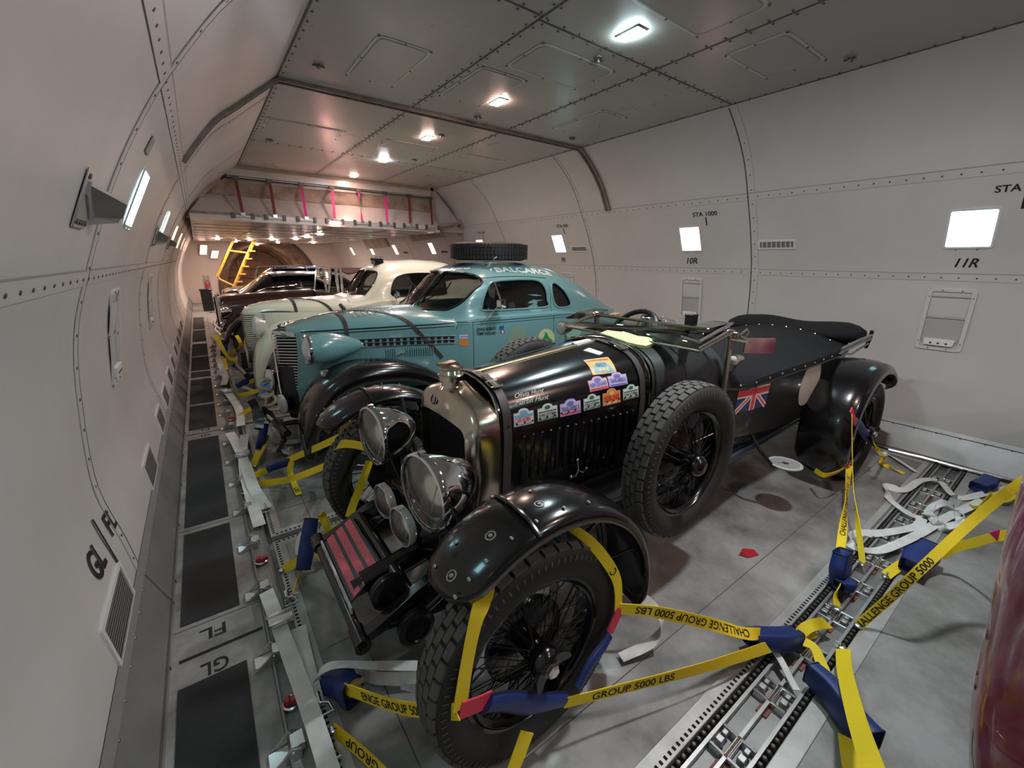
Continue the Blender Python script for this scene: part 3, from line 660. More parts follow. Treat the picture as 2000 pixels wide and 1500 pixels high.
def wheel(parent, c, s, R=.40, w=.145, rr=.272, blocks=46, rows=4, spokes=True, name='wheel', tread=True, rim_mat=None, lean=None, ears=True, hubcol=None, stud=False):
    """c centre, s the side the outer face looks to (-1: towards -y)"""
    c = V(c); A = V((0, s, 0)); t = bpy.data.objects.new(name, None); COL.objects.link(t); t.parent = parent; ORG[t.name] = ORG[parent.name]; t.empty_display_size = .05
    h = w/2; rm = rim_mat or M_black
    def P(r, a, d): return c+V((cos(a)*r, 0, sin(a)*r))+A*d
    m = MB(); prof = [(rr+.004, -h*.62), (rr+.03, -h*.92), (rr+(R-rr)*.5, -h), (R-.03, -h*.93), (R-.012, -h*.72), (R-.009, 0), (R-.012, h*.72), (R-.03, h*.93), (rr+(R-rr)*.5, h), (rr+.03, h*.92), (rr+.004, h*.62)]
    m.loft([[P(r, 2*pi*k/64, d) for k in range(64)] for r, d in prof+[prof[0]]], closed=True)
    ty = finish('tyre', m, M_rubber, t, angle=50)
    if tread:
        m = MB()
        for j in range(rows):
            d0 = -h*.80+(h*1.6)*j/rows+.002; d1 = -h*.80+(h*1.6)*(j+1)/rows-.002
            for k in range(blocks):
                a0 = 2*pi*(k+.5*(j % 2)+.07)/blocks; a1 = a0+2*pi/blocks*.80
                dr = [-.010 if (j in (0, rows-1)) else 0]*1
                lo0 = R-.02; e0 = R-(.006 if j == 0 else 0); e1 = R-(.006 if j == rows-1 else 0)
                m.add([P(lo0, a0, d0), P(lo0, a1, d0), P(lo0, a1, d1), P(lo0, a0, d1), P(e0, a0, d0), P(e0, a1, d0), P(e1, a1, d1), P(e1, a0, d1)], [(4, 5, 6, 7), (0, 1, 5, 4), (1, 2, 6, 5), (2, 3, 7, 6), (3, 0, 4, 7)])
        q = finish('tread', m, M_rubberd, t, angle=20); q['kind'] = 'stuff'
        m = MB()
        for k in range(blocks*2):
            a = pi*k/blocks
            for sd in (-1, 1): m.add([P(R-.028, a, sd*h*.945), P(R-.028, a+.018, sd*h*.945), P(R-.046, a+.018, sd*h*.985), P(R-.046, a, sd*h*.985)], [(0, 1, 2, 3)])
        q = finish('shoulder_ribs', m, M_rubberd, t, fix=False); q['kind'] = 'stuff'
    m = MB(); pr = [(rr+.008, -h*.60), (rr+.008, -h*.66), (rr-.004, -h*.66), (rr-.006, -h*.55), (rr-.022, -h*.4), (rr-.022, h*.4), (rr-.006, h*.55), (rr-.004, h*.66), (rr+.008, h*.66), (rr+.008, h*.60)]
    m.loft([[P(r, 2*pi*k/56, d) for k in range(56)] for r, d in pr], closed=True); finish('rim', m, rm, t, angle=50)
    if spokes:
        m = MB(); ns = 40
        for k in range(ns):
            a = 2*pi*k/ns; tw = .28*(1 if k % 2 else -1)
            m.tube([P(.052, a+tw, h*.75), P(rr-.02, a, .3*h*(-1)**(k//2))], .0022, 4, False)
            m.tube([P(.062, a-tw, -h*.5), P(rr-.02, a+.06, -.3*h*(-1)**(k//2))], .0022, 4, False)
        q = finish('spokes', m, M_black, t); q['kind'] = 'stuff'
        m = MB(); m.lathe(c-A*h*.6, A, [(0, 0), (.075, 0), (.07, .012), (.045, .02), (.042, h*1.2), (.052, h*1.35), (.05, h*1.5), (.045, h*1.52)], 24); m.lathe(c-A*h*.7, A, [(0, 0), (.15, 0), (.16, .01), (.16, .03), (.15, .035), (0, .035)], 32)
        finish('hub', m, M_black, t)
        m = MB(); m.lathe(c+A*h*.9, A, [(.05, 0), (.056, .006), (.056, .022), (.045, .04), (.030, .05), (0, .052)], 24)
        finish('hub_cap', m, M_black, t)
        if ears:
            m = MB(); B = c+A*(h*.9+.035); d = V((cos(.5), 0, sin(.5))); e = V((-d.z, 0, d.x))
            for q in (-1, 1): m.loft([[B+d*q*r0+e*w0+A*z0, B+d*q*r0-e*w0+A*z0, B+d*q*r0-e*w0+A*(z0+.014), B+d*q*r0+e*w0+A*(z0+.014)] for r0, w0, z0 in ((.024, .02, -.004), (.045, .027, .0), (.064, .026, .010), (.076, .012, .018))], True, True)
            each('knock_off', m, M_blackm, t)
            m = MB(); m.lathe(B, A, [(.024, 0), (.024, .028), (.018, .034), (0, .034)], 6); finish('nut', m, M_steel, t, angle=20)
    else:
        m = MB(); m.lathe(c-A*h*.3, A, [(rr-.02, 0), (rr-.05, .02), (.13, .05), (.12, .06), (0, .075)], 40); finish('disc', m, rm, t)
        m = MB(); m.lathe(c+A*(-h*.3+.05), A, [(.10, 0), (.095, .02), (.07, .035), (0, .04)], 30); finish('hub_cap', m, hubcol or M_chrome, t)
    return t
def arch_fender(name, parent, mt, cx, cz, R, a0, a1, ys, sect, n=30, lip=None, ends=True, rad=None):
    """a wing swept round (cx, cz): ys=(outer y, inner y); sect: [(t across 0..1, radial offset)]; rad(a) scales the radius"""
    m = MB(); rows = []
    for i in range(n+1):
        q = i/n; a = radians(a0+(a1-a0)*q); k = (rad(q) if rad else 1); e = 1
        if ends:
            dd = min(q, 1-q)*n; e = [.55, .82, .95, 1.][min(3, int(dd))]
        row = []
        for tt, dr in sect:
            y = ys[0]+(ys[1]-ys[0])*(.5+(tt-.5)*e); r = R*k+dr; row.append(V((cx+cos(a)*r, y, cz+sin(a)*r)))
        rows.append(row)
    m.loft(rows); o = finish(name, m, mt, parent, angle=60)
    s = o.modifiers.new('thickness', 'SOLIDIFY'); s.thickness = .006; s.offset = -1
    return o

# ---------------------------------------------------------------- the black open tourer
YC = 1.61
car = thing('vintage_touring_car', (2.4, YC, 0), 'black open vintage touring car with a nickel radiator, nearest the camera', 'car')
def half(fn, n=26):
    """full section from the near side over the top to the far side"""
    q = spline([(0, -a, z) for a, z in fn], 5); return q
# bonnet
def bsec(x):
    t = (x-.93)/.90; w = .262+(.345-.262)*t; zt = 1.165+(1.245-1.165)*t; zb = .60; sh = .965+.05*t
    hs = [(w-.015, zb), (w-.004, zb+.2), (w, sh-.06), (w-.004, sh), (w*.93, sh+(zt-sh)*.42), (w*.74, sh+(zt-sh)*.76), (w*.42, zt-.015), (w*.015, zt)]
    L = spline([(x, YC-v, z) for v, z in hs], 4); Rr = [V((p.x, 2*YC-p.y, p.z)) for p in reversed(L)]
    return L+Rr[1:]
m = MB(); m.loft([bsec(.93+.9*i/24) for i in range(25)]); bonnet = finish('bonnet', m, M_black, car, angle=50)
BON = bvh_of(bonnet)
m = MB()
for e, f in ((.925, .004), (1.832, .004)):
    s = bsec(e); m.tube([p+V((0, 0, f)) for p in s], .005, 6)
each('edge_bead', m, M_nickel, bonnet)
m = MB(); m.tube([(x, YC, bsec(x)[len(bsec(x))//2].z+.002) for x in [.95+.03*i for i in range(29)]], .006, 6); finish('hinge', m, mat('brass hinge', (.62, .52, .33), .3, .8), bonnet)
# louvres, rivets and side panel line
m = MB()
for k in range(15):
    x = 1.05+.048*k; t = (x-.93)/.9; y = YC-(.262+.083*t)-.001; zt = .93-.006*k*.2
    m.loft([[(x-.013, y+.004, z0), (x-.006, y-.007, z0+.0), (x+.010, y-.001, z0), (x+.010, y+.004, z0)] for z0 in (.70, .92)], True, True)
    m.sphere((x-.003, y-.002, .922), .011, 8, (1, .8, .8))
q = finish('louvres', m, M_black, bonnet, angle=50); q['kind'] = 'stuff'
m = MB()
for k in range(22):
    x = .97+.04*k; t = (x-.93)/.9; y = YC-(.262+.083*t)-.001; m.lathe((x, y, .985+.03*t), (0, -1, 0), [(.0055, 0), (.004, .003), (0, .004)], 6); m.lathe((x, y+.01, .63), (0, -1, 0), [(.005, 0), (.004, .003), (0, .004)], 6)
q = finish('rivets', m, M_blackm, bonnet); q['kind'] = 'stuff'
m = MB(); c = V((1.36, YC-.302-.012, .68)); m.tube([c+V((-.01, 0, .06)), c+V((-.008, -.008, .01)), c+V((-.03, -.012, -.018)), c+V((-.06, -.012, -.012))], .005, 6); m.tube([c+V((-.008, -.008, .01)), c+V((.02, -.012, -.012)), c+V((.045, -.012, .004))], .005, 6); m.sphere(c+V((-.06, -.012, -.012)), .008, 8); m.sphere(c+V((.045, -.012, .004)), .008, 8); m.sphere(c+V((-.01, 0, .06)), .008, 8)
finish('hook_handle', m, M_nickel, bonnet)
# leather straps over the bonnet
def bstrap(x, w, mt, name, lift=.006, lo=.62):
    s = [p for p in bsec(min(max(x, .93), 1.83))]; N = len(s); rows = []
    for i, p in enumerate(s):
        tg = (s[min(i+1, N-1)]-s[max(i-1, 0)]).normalized(); n = V((0, tg.z, -tg.y))
        if n.dot(V((0, p.y-YC, p.z-.8))) < 0: n = -n
        rows.append([p+n*.001+V((-w/2, 0, 0)), p+n*lift+V((-w/2, 0, 0)), p+n*lift+V((w/2, 0, 0)), p+n*.001+V((w/2, 0, 0))])
    m = MB(); m.loft(rows, True, True); return finish(name, m, mt, bonnet, angle=50)
for x, w in ((.965, .042), (1.775, .040)):
    st = bstrap(x, w, M_leather, 'leather_strap')
def buckle(x, dy, k=1.):
    h = BON.ray_cast(V((x, YC-dy, 2)), V((0, 0, -1))); p, n = h[0], h[1]; t = V((0, -1, 0)); t = (t-n*t.dot(n)).normalized(); a = V((1, 0, 0))
    m = MB(); o = [p+n*.013+a*u*k+t*v*k for u, v in ((-.03, -.02), (.03, -.02), (.03, .025), (-.03, .025))]; m.tube(o, .0035, 6, close=True); m.tube([p+n*.015-t*.01*k, p+n*.016+t*.026*k], .003, 6); finish('buckle', m, mat('brass buckle', (.60, .50, .32), .3, .9), bonnet)
    m = MB(); m.loft([[p+n*l+a*s0*.019+t*tt for s0, l in ((-1, .008), (-1, .016), (1, .016), (1, .008))] for tt in (-.075, -.02, .0, .035)], True, True); finish('strap_end', m, M_leather, bonnet, bevel=.002)
buckle(.965, .155); buckle(1.775, .17); buckle(1.775, -.12)
# radiator
def outl(pts, n=5): return spline([(0, v, z) for v, z in pts], n)
O_ = outl([(.246, .56), (.262, .74), (.266, .93), (.260, 1.0), (.235, 1.05), (.19, 1.085), (.10, 1.115), (.0, 1.135)])
I_ = outl([(.205, .58), (.214, .72), (.216, .92), (.211, .958), (.19, .980), (.14, .987), (.07, .990), (.0, .992)])
def ring(o, x, k=1., dz=0., dx=None):
    h = [V((x+(dx(p.z) if dx else 0), YC-p.y*k, .56+(p.z-.56)*1+dz)) for p in o]; return h+[V((p.x, 2*YC-p.y, p.z)) for p in reversed(h)][1:]
sl = lambda z: -.0
m = MB(); m.loft([ring(I_, .835), ring(I_, .790), ring(I_, .780, 1.01, .004), ring(O_, .800, .955, -.016), ring(O_, .812, .985, -.006), ring(O_, .835), ring(O_, .925, 1.0, .004), ring(O_, .93, .97, 0)])
rad = finish('radiator_shell', m, M_nickel, car, angle=30)
m = MB(); r = ring(I_, .832); m.prism(r, (.01, 0, 0)); core = finish('core', m, M_dark, rad)
m = MB()
for k in range(46):
    z = .585+k*.0088
    w = .214 if z < .93 else .214*max(0, 1-((z-.93)/.062)**3)**.5
    if w > .01: m.b2((.822, YC-w, z), (.829, YC+w, z+.003))
for k in range(25):
    v = -.205+.41*k/24; zt = .990-.05*(abs(v)/.214)**6; m.b2((.819, YC+v-.0012, .58), (.823, YC+v+.0012, zt-.006))
q = finish('stone_guard', m, mat('gunmetal mesh', (.03, .028, .026), .45, .4), rad); q['kind'] = 'stuff'
m = MB(); C0 = V((.838, YC, 1.115)); m.lathe(C0, (0, 0, 1), [(.052, 0), (.042, .012), (.040, .035), (.056, .040), (.058, .062), (.050, .068), (.044, .085), (0, .088)], 28); cap = finish('filler_cap', m, M_nickel, rad, angle=30)
m = MB(); m.lathe(C0+V((0, 0, .088)), (0, 0, 1), [(.05, 0), (.048, .012), (.03, .02), (0, .022)], 6); m.loft([[C0+V((xx, dy, zz)) for dy, zz in ((-w0, z0), (w0, z0), (w0, z1), (-w0, z1))] for xx, w0, z0, z1 in ((-.075, .008, .115, .122), (-.03, .02, .09, .118), (.02, .02, .09, .122), (.06, .008, .08, .09))], True, True); finish('cap_lever', m, M_nickel, rad, angle=30)
f = flat((.792, YC+.075, 1.048), (0, -1, 0), (.35, 0, .94))
m = MB(); m.prism([f(.034*cos(a), .025*sin(a)) for a in [2*pi*k/24 for k in range(24)]], (-.004, 0, .001)); bd = finish('badge', m, M_print, rad)
m = MB(); fb = flat((.786, YC+.075, 1.05), (0, -1, 0), (.35, 0, .94)); put_text(m, 'B', fb, .032, bold=.02); m.tube([fb(.031*cos(a), .023*sin(a)) for a in [2*pi*k/24 for k in range(24)]], .0015, 4, close=True); finish('badge_letter', m, M_steel, rad, fix=False)
# scuttle and windscreen frame
def csec(x):
    t = (x-1.84)/.50; w = .350+(.475-.350)*(t**.9); zt = 1.25+.01*t; sh = 1.0; zb = .60-.02*t
    hs = [(w-.02, zb), (w, .80), (w, sh-.02), (w*.985, sh+.07), (w*.90, sh+.15), (w*.70, zt-.045), (w*.40, zt-.010), (w*.015, zt)]
    L = spline([(x, YC-v, z) for v, z in hs], 4); return L+[V((p.x, 2*YC-p.y, p.z)) for p in reversed(L)][1:]
M_scut = mat('dusty black scuttle', (.028, .034, .036), .42, coat=.25, noise=(9, .8, (.012, .014, .015)))
m = MB(); m.loft([csec(1.84+.50*i/12) for i in range(13)]); sct = finish('scuttle', m, M_scut, car, angle=50); SCT = bvh_of(sct)
m = MB()
for x in (1.86, 2.06): m.tube([p+V((0, 0, .002)) for p in csec(x)], .004, 5)
each('bead', m, M_black, sct)
# body tub
def tw(x): return interp([(2.34, .475), (2.7, .50), (3.4, .515), (4.0, .51), (4.35, .48), (4.6, .40), (4.66, .30)], x)
def tz(x): return interp([(2.34, 1.02), (2.55, .985), (3.2, 1.0), (4.0, 1.01), (4.6, 1.01)], x)
def tb(x): return interp([(2.34, .58), (3.2, .50), (3.9, .47), (4.4, .55), (4.66, .70)], x)
xs = [2.34+.08*i for i in range(28)]+[4.6, 4.64, 4.66]
m = MB(); rows = []
for x in xs:
    w, zt, zb = tw(x), tz(x), tb(x)
    hs = [(0, zb), (w*.8, zb), (w*.94, zb+.04), (w*.99, (zt+zb)/2), (w, zt-.05), (w-.004, zt)]
    rows.append([V((x, YC-v, z)) for v, z in hs]+[V((x, YC+v, z)) for v, z in reversed(hs)])
m.loft(rows, True); body = finish('body', m, mat('black leathercloth body', (.012, .012, .011), .38, coat=.25, bump=(160, .12)), car, angle=40); BOD = bvh_of(body)
def cr(x): return interp([(2.34, .235), (2.6, .175), (3.0, .14), (3.8, .13), (4.3, .12), (4.66, .05)], x)
m = MB(); rows = []
for x in xs:
    w, zt = tw(x)+.006, tz(x); row = [V((x, YC-w-.002, zt-.045))]
    for k in range(17):
        a = -1+2*k/16; row.append(V((x, YC+a*w, zt+cr(x)*(1-abs(a)**2.4)+.012*sin(x*9+a*5)*(1-a*a)*.4)))
    row.append(V((x, YC+w+.002, zt-.045))); rows.append(row)
m.loft(rows); ton = finish('tonneau_cover', m, M_fabric, car, angle=50)
m = MB()
for k in range(13):
    x = 2.5+.17*k
    for s in (-1, 1): m.lathe((x, YC+s*(tw(x)+.01), tz(x)-.02), (0, s, .4), [(.009, 0), (.008, .004), (.004, .007), (0, .008)], 8)
for k in range(8): m.lathe((4.16, YC-.40+.115*k, tz(4.16)+cr(4.16)*(1-abs((-.40+.115*k)/.51)**2.4)+.004), (0, 0, 1), [(.008, 0), (.006, .004), (0, .006)], 8)
each('press_stud', m, M_steel, ton)
m = MB(); m.tube([(x, YC-tw(x)-.009, tz(x)-.045) for x in xs[:-1]], .006, 6); finish('edge_bead', m, M_black, ton)
# folded hood roll at the tail
m = MB(); rows = []
for k in range(19):
    q = k/18; y = 1.085+1.08*q; e = min(1, .55+min(q, 1-q)*6); sag = .012*sin(q*11)
    rows.append([V((4.45+.24*e*cos(a)+.04*(1-e), y, 1.095+.085*e*sin(a)+sag)) for a in [2*pi*j/20 for j in range(20)]])
m.loft(rows, True, True); hood = finish('folded_hood', m, M_fabric, car, angle=50)
m = MB()
for dz, dy in ((0, 0), (-.03, .0)):
    m.tube([V((4.05, 1.085+dy, 1.03+dz)), V((4.35, 1.062+dy, 1.075+dz)), V((4.62, 1.055, 1.09+dz))], .011, 8)
m.tube([(4.05, 1.09, .99), (4.25, 1.07, .965), (4.6, 1.06, 1.02)], .008, 6); each('hood_iron', m, M_alud, hood)
m = MB(); m.tube([(4.66, 1.07, 1.12), (4.70, 1.08, 1.05), (4.66, 1.085, .97)], .014, 8); finish('hood_strap', m, M_fabric, hood)
# windscreen folded forward over the scuttle
ws = bpy.data.objects.new('windscreen', None); COL.objects.link(ws); ws.parent = car; ORG[ws.name] = ORG[car.name]
NF, NR, FF, FR_ = V((1.965, 1.10, 1.243)), V((2.265, 1.10, 1.312)), V((1.965, 2.08, 1.243)), V((2.265, 2.08, 1.302))
m = MB(); m.add([NF, NR, FR_, FF], [(0, 1, 2, 3)]); gl_ = finish('pane', m, M_glass, ws, fix=False); sm = gl_.modifiers.new('t', 'SOLIDIFY'); sm.thickness = .004
m = MB(); m.tube([NF, FF], .0075, 8); m.tube([NR, FR_], .009, 8); m.tube([NF, NR], .008, 8); m.tube([FF, FR_], .008, 8); finish('frame', m, M_nickel, ws)
m = MB()
for y in (YC-.49, YC+.49):
    m.loft([[V((2.30+dx, y, z))+V((a*w0, b*.010, 0)) for a, b in ((-1, -1), (1, -1), (1, 1), (-1, 1))] for z, w0, dx in ((.93, .016, .02), (1.10, .014, .01), (1.25, .018, 0), (1.31, .02, -.01))], True, True)
each('post', m, M_nickel, ws, bevel=.003)
m = MB()
for y, s in ((YC-.50, -1), (YC+.50, 1)):
    c = V((2.30, y, 1.30)); m.lathe(c-V((0, s*.03, 0)), (0, s, 0), [(0, 0), (.024, .004), (.024, .03), (.014, .034), (.014, .055), (0, .056)], 18)
    m.tube([c+V((.0, s*.04, .0)), c+V((.03, s*.055, .03)), c+V((.055, s*.055, .01)), c+V((.04, s*.05, -.02)), c+V((.01, s*.045, -.01))], .006, 6, close=True)
each('wing_nut', m, M_nickel, ws)
pane = lambda a, b, c, d, nm: None
def deflector(q, par):
    m = MB(); m.add(q, [tuple(range(len(q)))]); o = finish('deflector_pane', m, M_glass, par, fix=False); sm = o.modifiers.new('t', 'SOLIDIFY'); sm.thickness = .004
    return o
q = [at(1365, 668, y=1.12), at(1430, 632, y=1.12), at(1395, 627, y=1.2), at(1350, 634, y=1.3), at(1334, 646, y=1.33)]
deflector(q, ws); m = MB(); m.tube([q[0], q[1]], .009, 8); m.tube([q[0]+V((.0, 0, -.035)), q[1]+V((0, 0, -.035))], .007, 8); m.tube([q[0], at(1330, 657, y=1.22)], .006, 6); m.tube([q[1], q[2]], .004, 6); finish('deflector_frame', m, M_steel, ws)
q = [at(1104, 622, y=2.12), at(1130, 609, y=2.2), at(1160, 604, y=2.28), at(1187, 606, y=2.3), at(1180, 614, y=2.22), at(1150, 623, y=2.14)]
deflector(q, ws); m = MB(); m.tube(q, .004, 6, close=True); m.tube([at(1107, 634, y=2.1), at(1145, 619, y=2.13), at(1180, 608, y=2.2)], .006, 6); finish('deflector_frame', m, M_nickel, ws)
m = MB(); a, b = at(1425, 661, y=1.10), at(1475, 668, y=1.06); m.tube([a, a.lerp(b, .5)+V((0, 0, -.004)), b], .008, 6); m.lathe(b, (0, -1, 0), [(.02, -.01), (.02, .01), (.0, .012)], 12); arm = finish('mirror_arm', m, M_nickel, car)
c = at(1482, 675, y=1.04); m = MB(); ux = V((.80, -.55, 0)).normalized(); m.prism([c+ux*a+V((0, 0, 1))*b for a, b in rrect(.17, .085, .006)], V((-.55, -.8, 0))*.012); finish('door_mirror', m, mat('mirror back', (.62, .48, .44), .12, 1), car)
def side_lamp(c, r=.03, nm='side_lamp'):
    t = MB(); t.lathe(c+V((.05, 0, 0)), (-1, 0, 0), [(0, -.03), (r*.6, -.02), (r*.95, .02), (r, .055), (r*1.06, .062), (r*1.06, .072), (r*.95, .074)], 20); o = finish(nm, t, M_nickel, car)
    t = MB(); t.lathe(c+V((-.022, 0, 0)), (-1, 0, 0), [(r*.97, 0), (r*.7, .007), (0, .012)], 18); finish('lens', t, mat('frosted lens', (.75, .74, .70), .2), o)
    t = MB(); t.tube([c+V((.02, 0, -r)), c+V((.02, .02*(1 if c.y < YC else -1), -r-.06))], .008, 6); finish('bracket', t, M_nickel, o)
side_lamp(V((2.42, 1.13, 1.135))); 
m = MB(); side_lamp(at(1100, 640, y=2.12), .045)
# dash side: steering wheel, canister, spot lamp, box
cw = V((2.50, 1.93, 1.185)); nrm = V((-.75, 0, .66)).normalized(); u1 = V((0, 1, 0)); u2 = nrm.cross(u1)
m = MB(); m.tube([cw+(u1*cos(a)+u2*sin(a))*.18 for a in [2*pi*k/40 for k in range(40)]], .018, 8, close=True)
for a in (.5, 2.6, 4.7): m.tube([cw-nrm*.01, cw+(u1*cos(a)+u2*sin(a))*.2], .008, 6)
m.lathe(cw-nrm*.02, nrm, [(.04, 0), (.04, .015), (0, .02)], 16); m.tube([cw, cw-nrm*.25], .018, 8); finish('steering_wheel', m, M_blackm, car)
m = MB(); c = at(1263, 634, y=2.0); m.lathe(c-V((0, 0, .03)), (0, 0, 1), [(0, 0), (.045, 0), (.045, .085), (.04, .092), (.0, .094)], 20); m.cur = 1; m.lathe(c+V((0, 0, .062)), (0, 0, 1), [(.026, 0), (.026, .014), (0, .016)], 14); finish('mirror_canister', m, [M_steel, M_black], car)
m = MB(); c = at(1302, 632, y=1.98); m.lathe(c+V((-.1, 0, .015)), (1, 0, -.15), [(0, 0), (.05, .002), (.052, .02), (.045, .09), (.040, .17), (0, .175)], 22); m.tube([c+V((-.06, 0, -.03)), c+V((-.04, 0, -.09))], .008, 6); m.tube([c+V((.04, 0, -.03)), c+V((.06, 0, -.09))], .008, 6); finish('dash_spot_lamp', m, M_chrome, car)
m = MB(); c = at(1350, 626, y=1.95); m.box(c, (.10, .06, .09)); m.box(c+V((.0, 0, .045)), (.11, .065, .012)); finish('dash_box', m, M_blackm, car, bevel=.004)
m = MB(); c = at(1200, 616, y=2.25); m.box(c, (.14, .05, .03), Matrix.Rotation(.4, 3, 'Z')); finish('wooden_block', m, mat('bare wood', (.38, .25, .15), .6), car)
# ---- chassis and front end
m = MB()
for v in (-.345, .30):
    y = YC+v; p = [(.27, .365, .03), (.36, .40, .045), (.48, .455, .055), (.64, .505, .06), (.9, .54, .07), (1.4, .54, .075), (3.4, .52, .075), (4.4, .55, .06)]
    m.loft([[V((x, y-.022, z-h)), V((x, y+.022, z-h)), V((x, y+.022, z+h*.2)), V((x, y-.022, z+h*.2))] for x, z, h in p], True, True)
each('chassis_rail', m, M_black, car, bevel=.004)
m = MB()
for v in (-.345, .30):
    y = YC+v
    for k in range(6):
        w = .42-.05*k; m.loft([[V((.74+a*w, y-.028, .315+.008*k+.055*(abs(a)**2)*(w/.42))), V((.74+a*w, y+.028, .315+.008*k+.055*a*a*(w/.42))), V((.74+a*w, y+.028, .322+.008*k+.055*a*a*(w/.42))), V((.74+a*w, y-.028, .322+.008*k+.055*a*a*(w/.42)))] for a in [-1+.2*i for i in range(11)]], True, True)
each('leaf_spring', m, M_blackm, car)
m = MB()
for v in (-.345, .30): m.cyl((.262, YC+v-.045, .355), (.262, YC+v+.045, .355), .03, 16); m.cyl((.262, YC+v-.06, .355), (.262, YC+v+.06, .355), .014, 8)
m.cyl((.262, YC-.34, .355), (.262, YC+.30, .355), .022, 14); each('shackle', m, M_black, car)
m = MB(); m.tube([(.74, 1.0, .40), (.74, 1.15, .36), (.74, 1.3, .32), (.74, 1.9, .32), (.74, 2.07, .36), (.74, 2.22, .40)], .032, 10); finish('front_axle', m, M_black, car)
m = MB(); m.tube([(4.08, 1.0, .40), (4.08, 2.22, .40)], .05, 10); m.sphere((4.08, YC, .40), .15, 16); finish('rear_axle', m, M_black, car)
m = MB()
for (x, y, z, s) in ((.455, YC-.345-.03, .335, -1), (.47, YC+.30-.03, .355, -1), (.40, YC-.345+.08, .44, -1)):
    c = V((x, y, z)); m.lathe(c, (0, s, 0), [(.07, 0), (.072, .012), (.068, .014), (.072, .017), (.072, .03), (.066, .032), (.066, .036), (.052, .040), (.05, .034), (.018, .034), (.018, .052), (0, .055)], 30)
each('friction_damper', m, M_blackm, car, angle=30)
m = MB(); m.tube([(.455, YC-.37, .335), (.60, YC-.38, .42), (.74, YC-.38, .40)], .014, 8); m.tube([(.47, YC+.25, .355), (.62, YC+.24, .42), (.74, YC+.24, .38)], .014, 8); each('damper_arm', m, M_black, car)
for p in ((.50, YC-.40, .32), (.455, YC-.425, .335)):
    pass
m = MB(); m.cyl((.34, 1.47, .40), (.86, 1.50, .47), .052, 18); m.cyl((.30, 1.47, .395), (.34, 1.47, .40), .035, 14); m.cyl((.46, 1.28, .43), (.46, 1.9, .43), .03, 12); finish('starter_tube', m, M_black, car)
m = MB(); m.b2((.62, 1.33, .38), (1.0, 1.88, .60)); m.b2((.95, 1.30, .40), (4.2, 1.92, .53)); m.b2((2.3, 1.2, .45), (4.3, 2.02, .60)); m.b2((1.7, 1.12, .56), (2.4, 2.1, .62)); finish('underbody', m, M_blackm, car, bevel=.01)
m = MB()
for y in (YC-.27, YC+.27): m.b2((.93, y-.006, .45), (2.35, y+.006, .62))
m.b2((1.0, 1.27, .50), (2.34, 1.30, .60)); each('valance', m, M_black, car)
m = MB(); m.tube([(1.3, 1.16, .50), (2.2, 1.12, .47), (3.1, 1.2, .42), (4.3, 1.25, .42)], .03, 12); finish('exhaust', m, mat('blued exhaust', (.10, .13, .17), .3, .9), car)
# number plate shelf with three red reflective bands
m = MB(); m.b2((.262, 1.37, .30), (.270, 1.85, .405)); pl = finish('number_plate', m, mat('white plate', (.6, .6, .58), .4), car)
m = MB(); fn = lambda a, b: V((.2605, 1.61-a, .352+b)); 
for k in range(6): m.add([fn(-.21+.075*k, -.035), fn(-.16+.075*k, -.035), fn(-.16+.075*k, .035), fn(-.21+.075*k, .035)], [(0, 1, 2, 3)])
finish('plate_characters', m, M_print, pl, fix=False)
A, B, C, D = V((.275, 1.40, .405)), V((.275, 1.83, .405)), V((.42, 1.88, .455)), V((.42, 1.47, .455))
m = MB(); m.prism([A, B, C, D], (0, 0, -.01)); sh = finish('plate_shelf', m, M_blackm, car)
for k in range(3):
    a, b = .08+.31*k, .29+.31*k; n = V((0, 0, .002)); m = MB(); q = [A.lerp(D, a)+n, B.lerp(C, a)+n, B.lerp(C, b)+n, A.lerp(D, b)+n]; m.prism(q, (0, 0, .002)); finish('red_band', m, mat('red reflective tape', (.62, .05, .09), .35, noise=(130, .8, (.85, .16, .2))), sh)
# ---- headlamps and fog lamps
def lamp(c, R, L, shell, name, axis=(-1, 0, 0), glare=True, mt2=None):
    c = V(c); A = V(axis).normalized(); m = MB()
    m.lathe(c, A, [(0, -L), (R*.16, -L*.985), (R*.34, -L*.92), (R*.52, -L*.80), (R*.70, -L*.60), (R*.84, -L*.38), (R*.95, -L*.12), (R*.97, -.01)], 48); sh = finish(name, m, shell, car, angle=60)
    m = MB(); m.lathe(c, A, [(R*.98, -.02), (R*1.02, -.016), (R*1.035, 0), (R*1.01, .012), (R*.95, .014), (R*.94, .006)], 48); m.b2(c+V((-.012, -.012, R*1.0)), c+V((.012, .012, R*1.10))); finish('rim', m, M_chrome, sh)
    m = MB(); m.lathe(c, A, [(R*.93, 0), (R*.8, -R*.30), (R*.6, -R*.52), (R*.35, -R*.68), (R*.08, -R*.74), (0, -R*.74)], 48); finish('reflector', m, mat('silvered reflector', (.86, .85, .78), .22, .75), sh)
    m = MB(); m.lathe(c-A*R*.70, A, [(R*.1, 0), (R*.1, R*.25), (R*.07, R*.3), (0, R*.32)], 14); m.tube([c-A*R*.1+V((0, 0, R*.85)), c-A*R*.4+V((0, 0, R*.1)), c-A*R*.1+V((0, 0, -R*.85))], R*.02, 6); finish('bulb', m, M_steel, sh)
    m = MB(); m.lathe(c, A, [(R*.94, .004), (R*.8, .012), (R*.5, .024), (R*.2, .030), (0, .031)], 40); ln = finish('lens', m, M_lens, sh)
    return sh
hp = [(.545, 1.285, .842), (.56, 1.90, .845)]
M_lampb = M_chrome
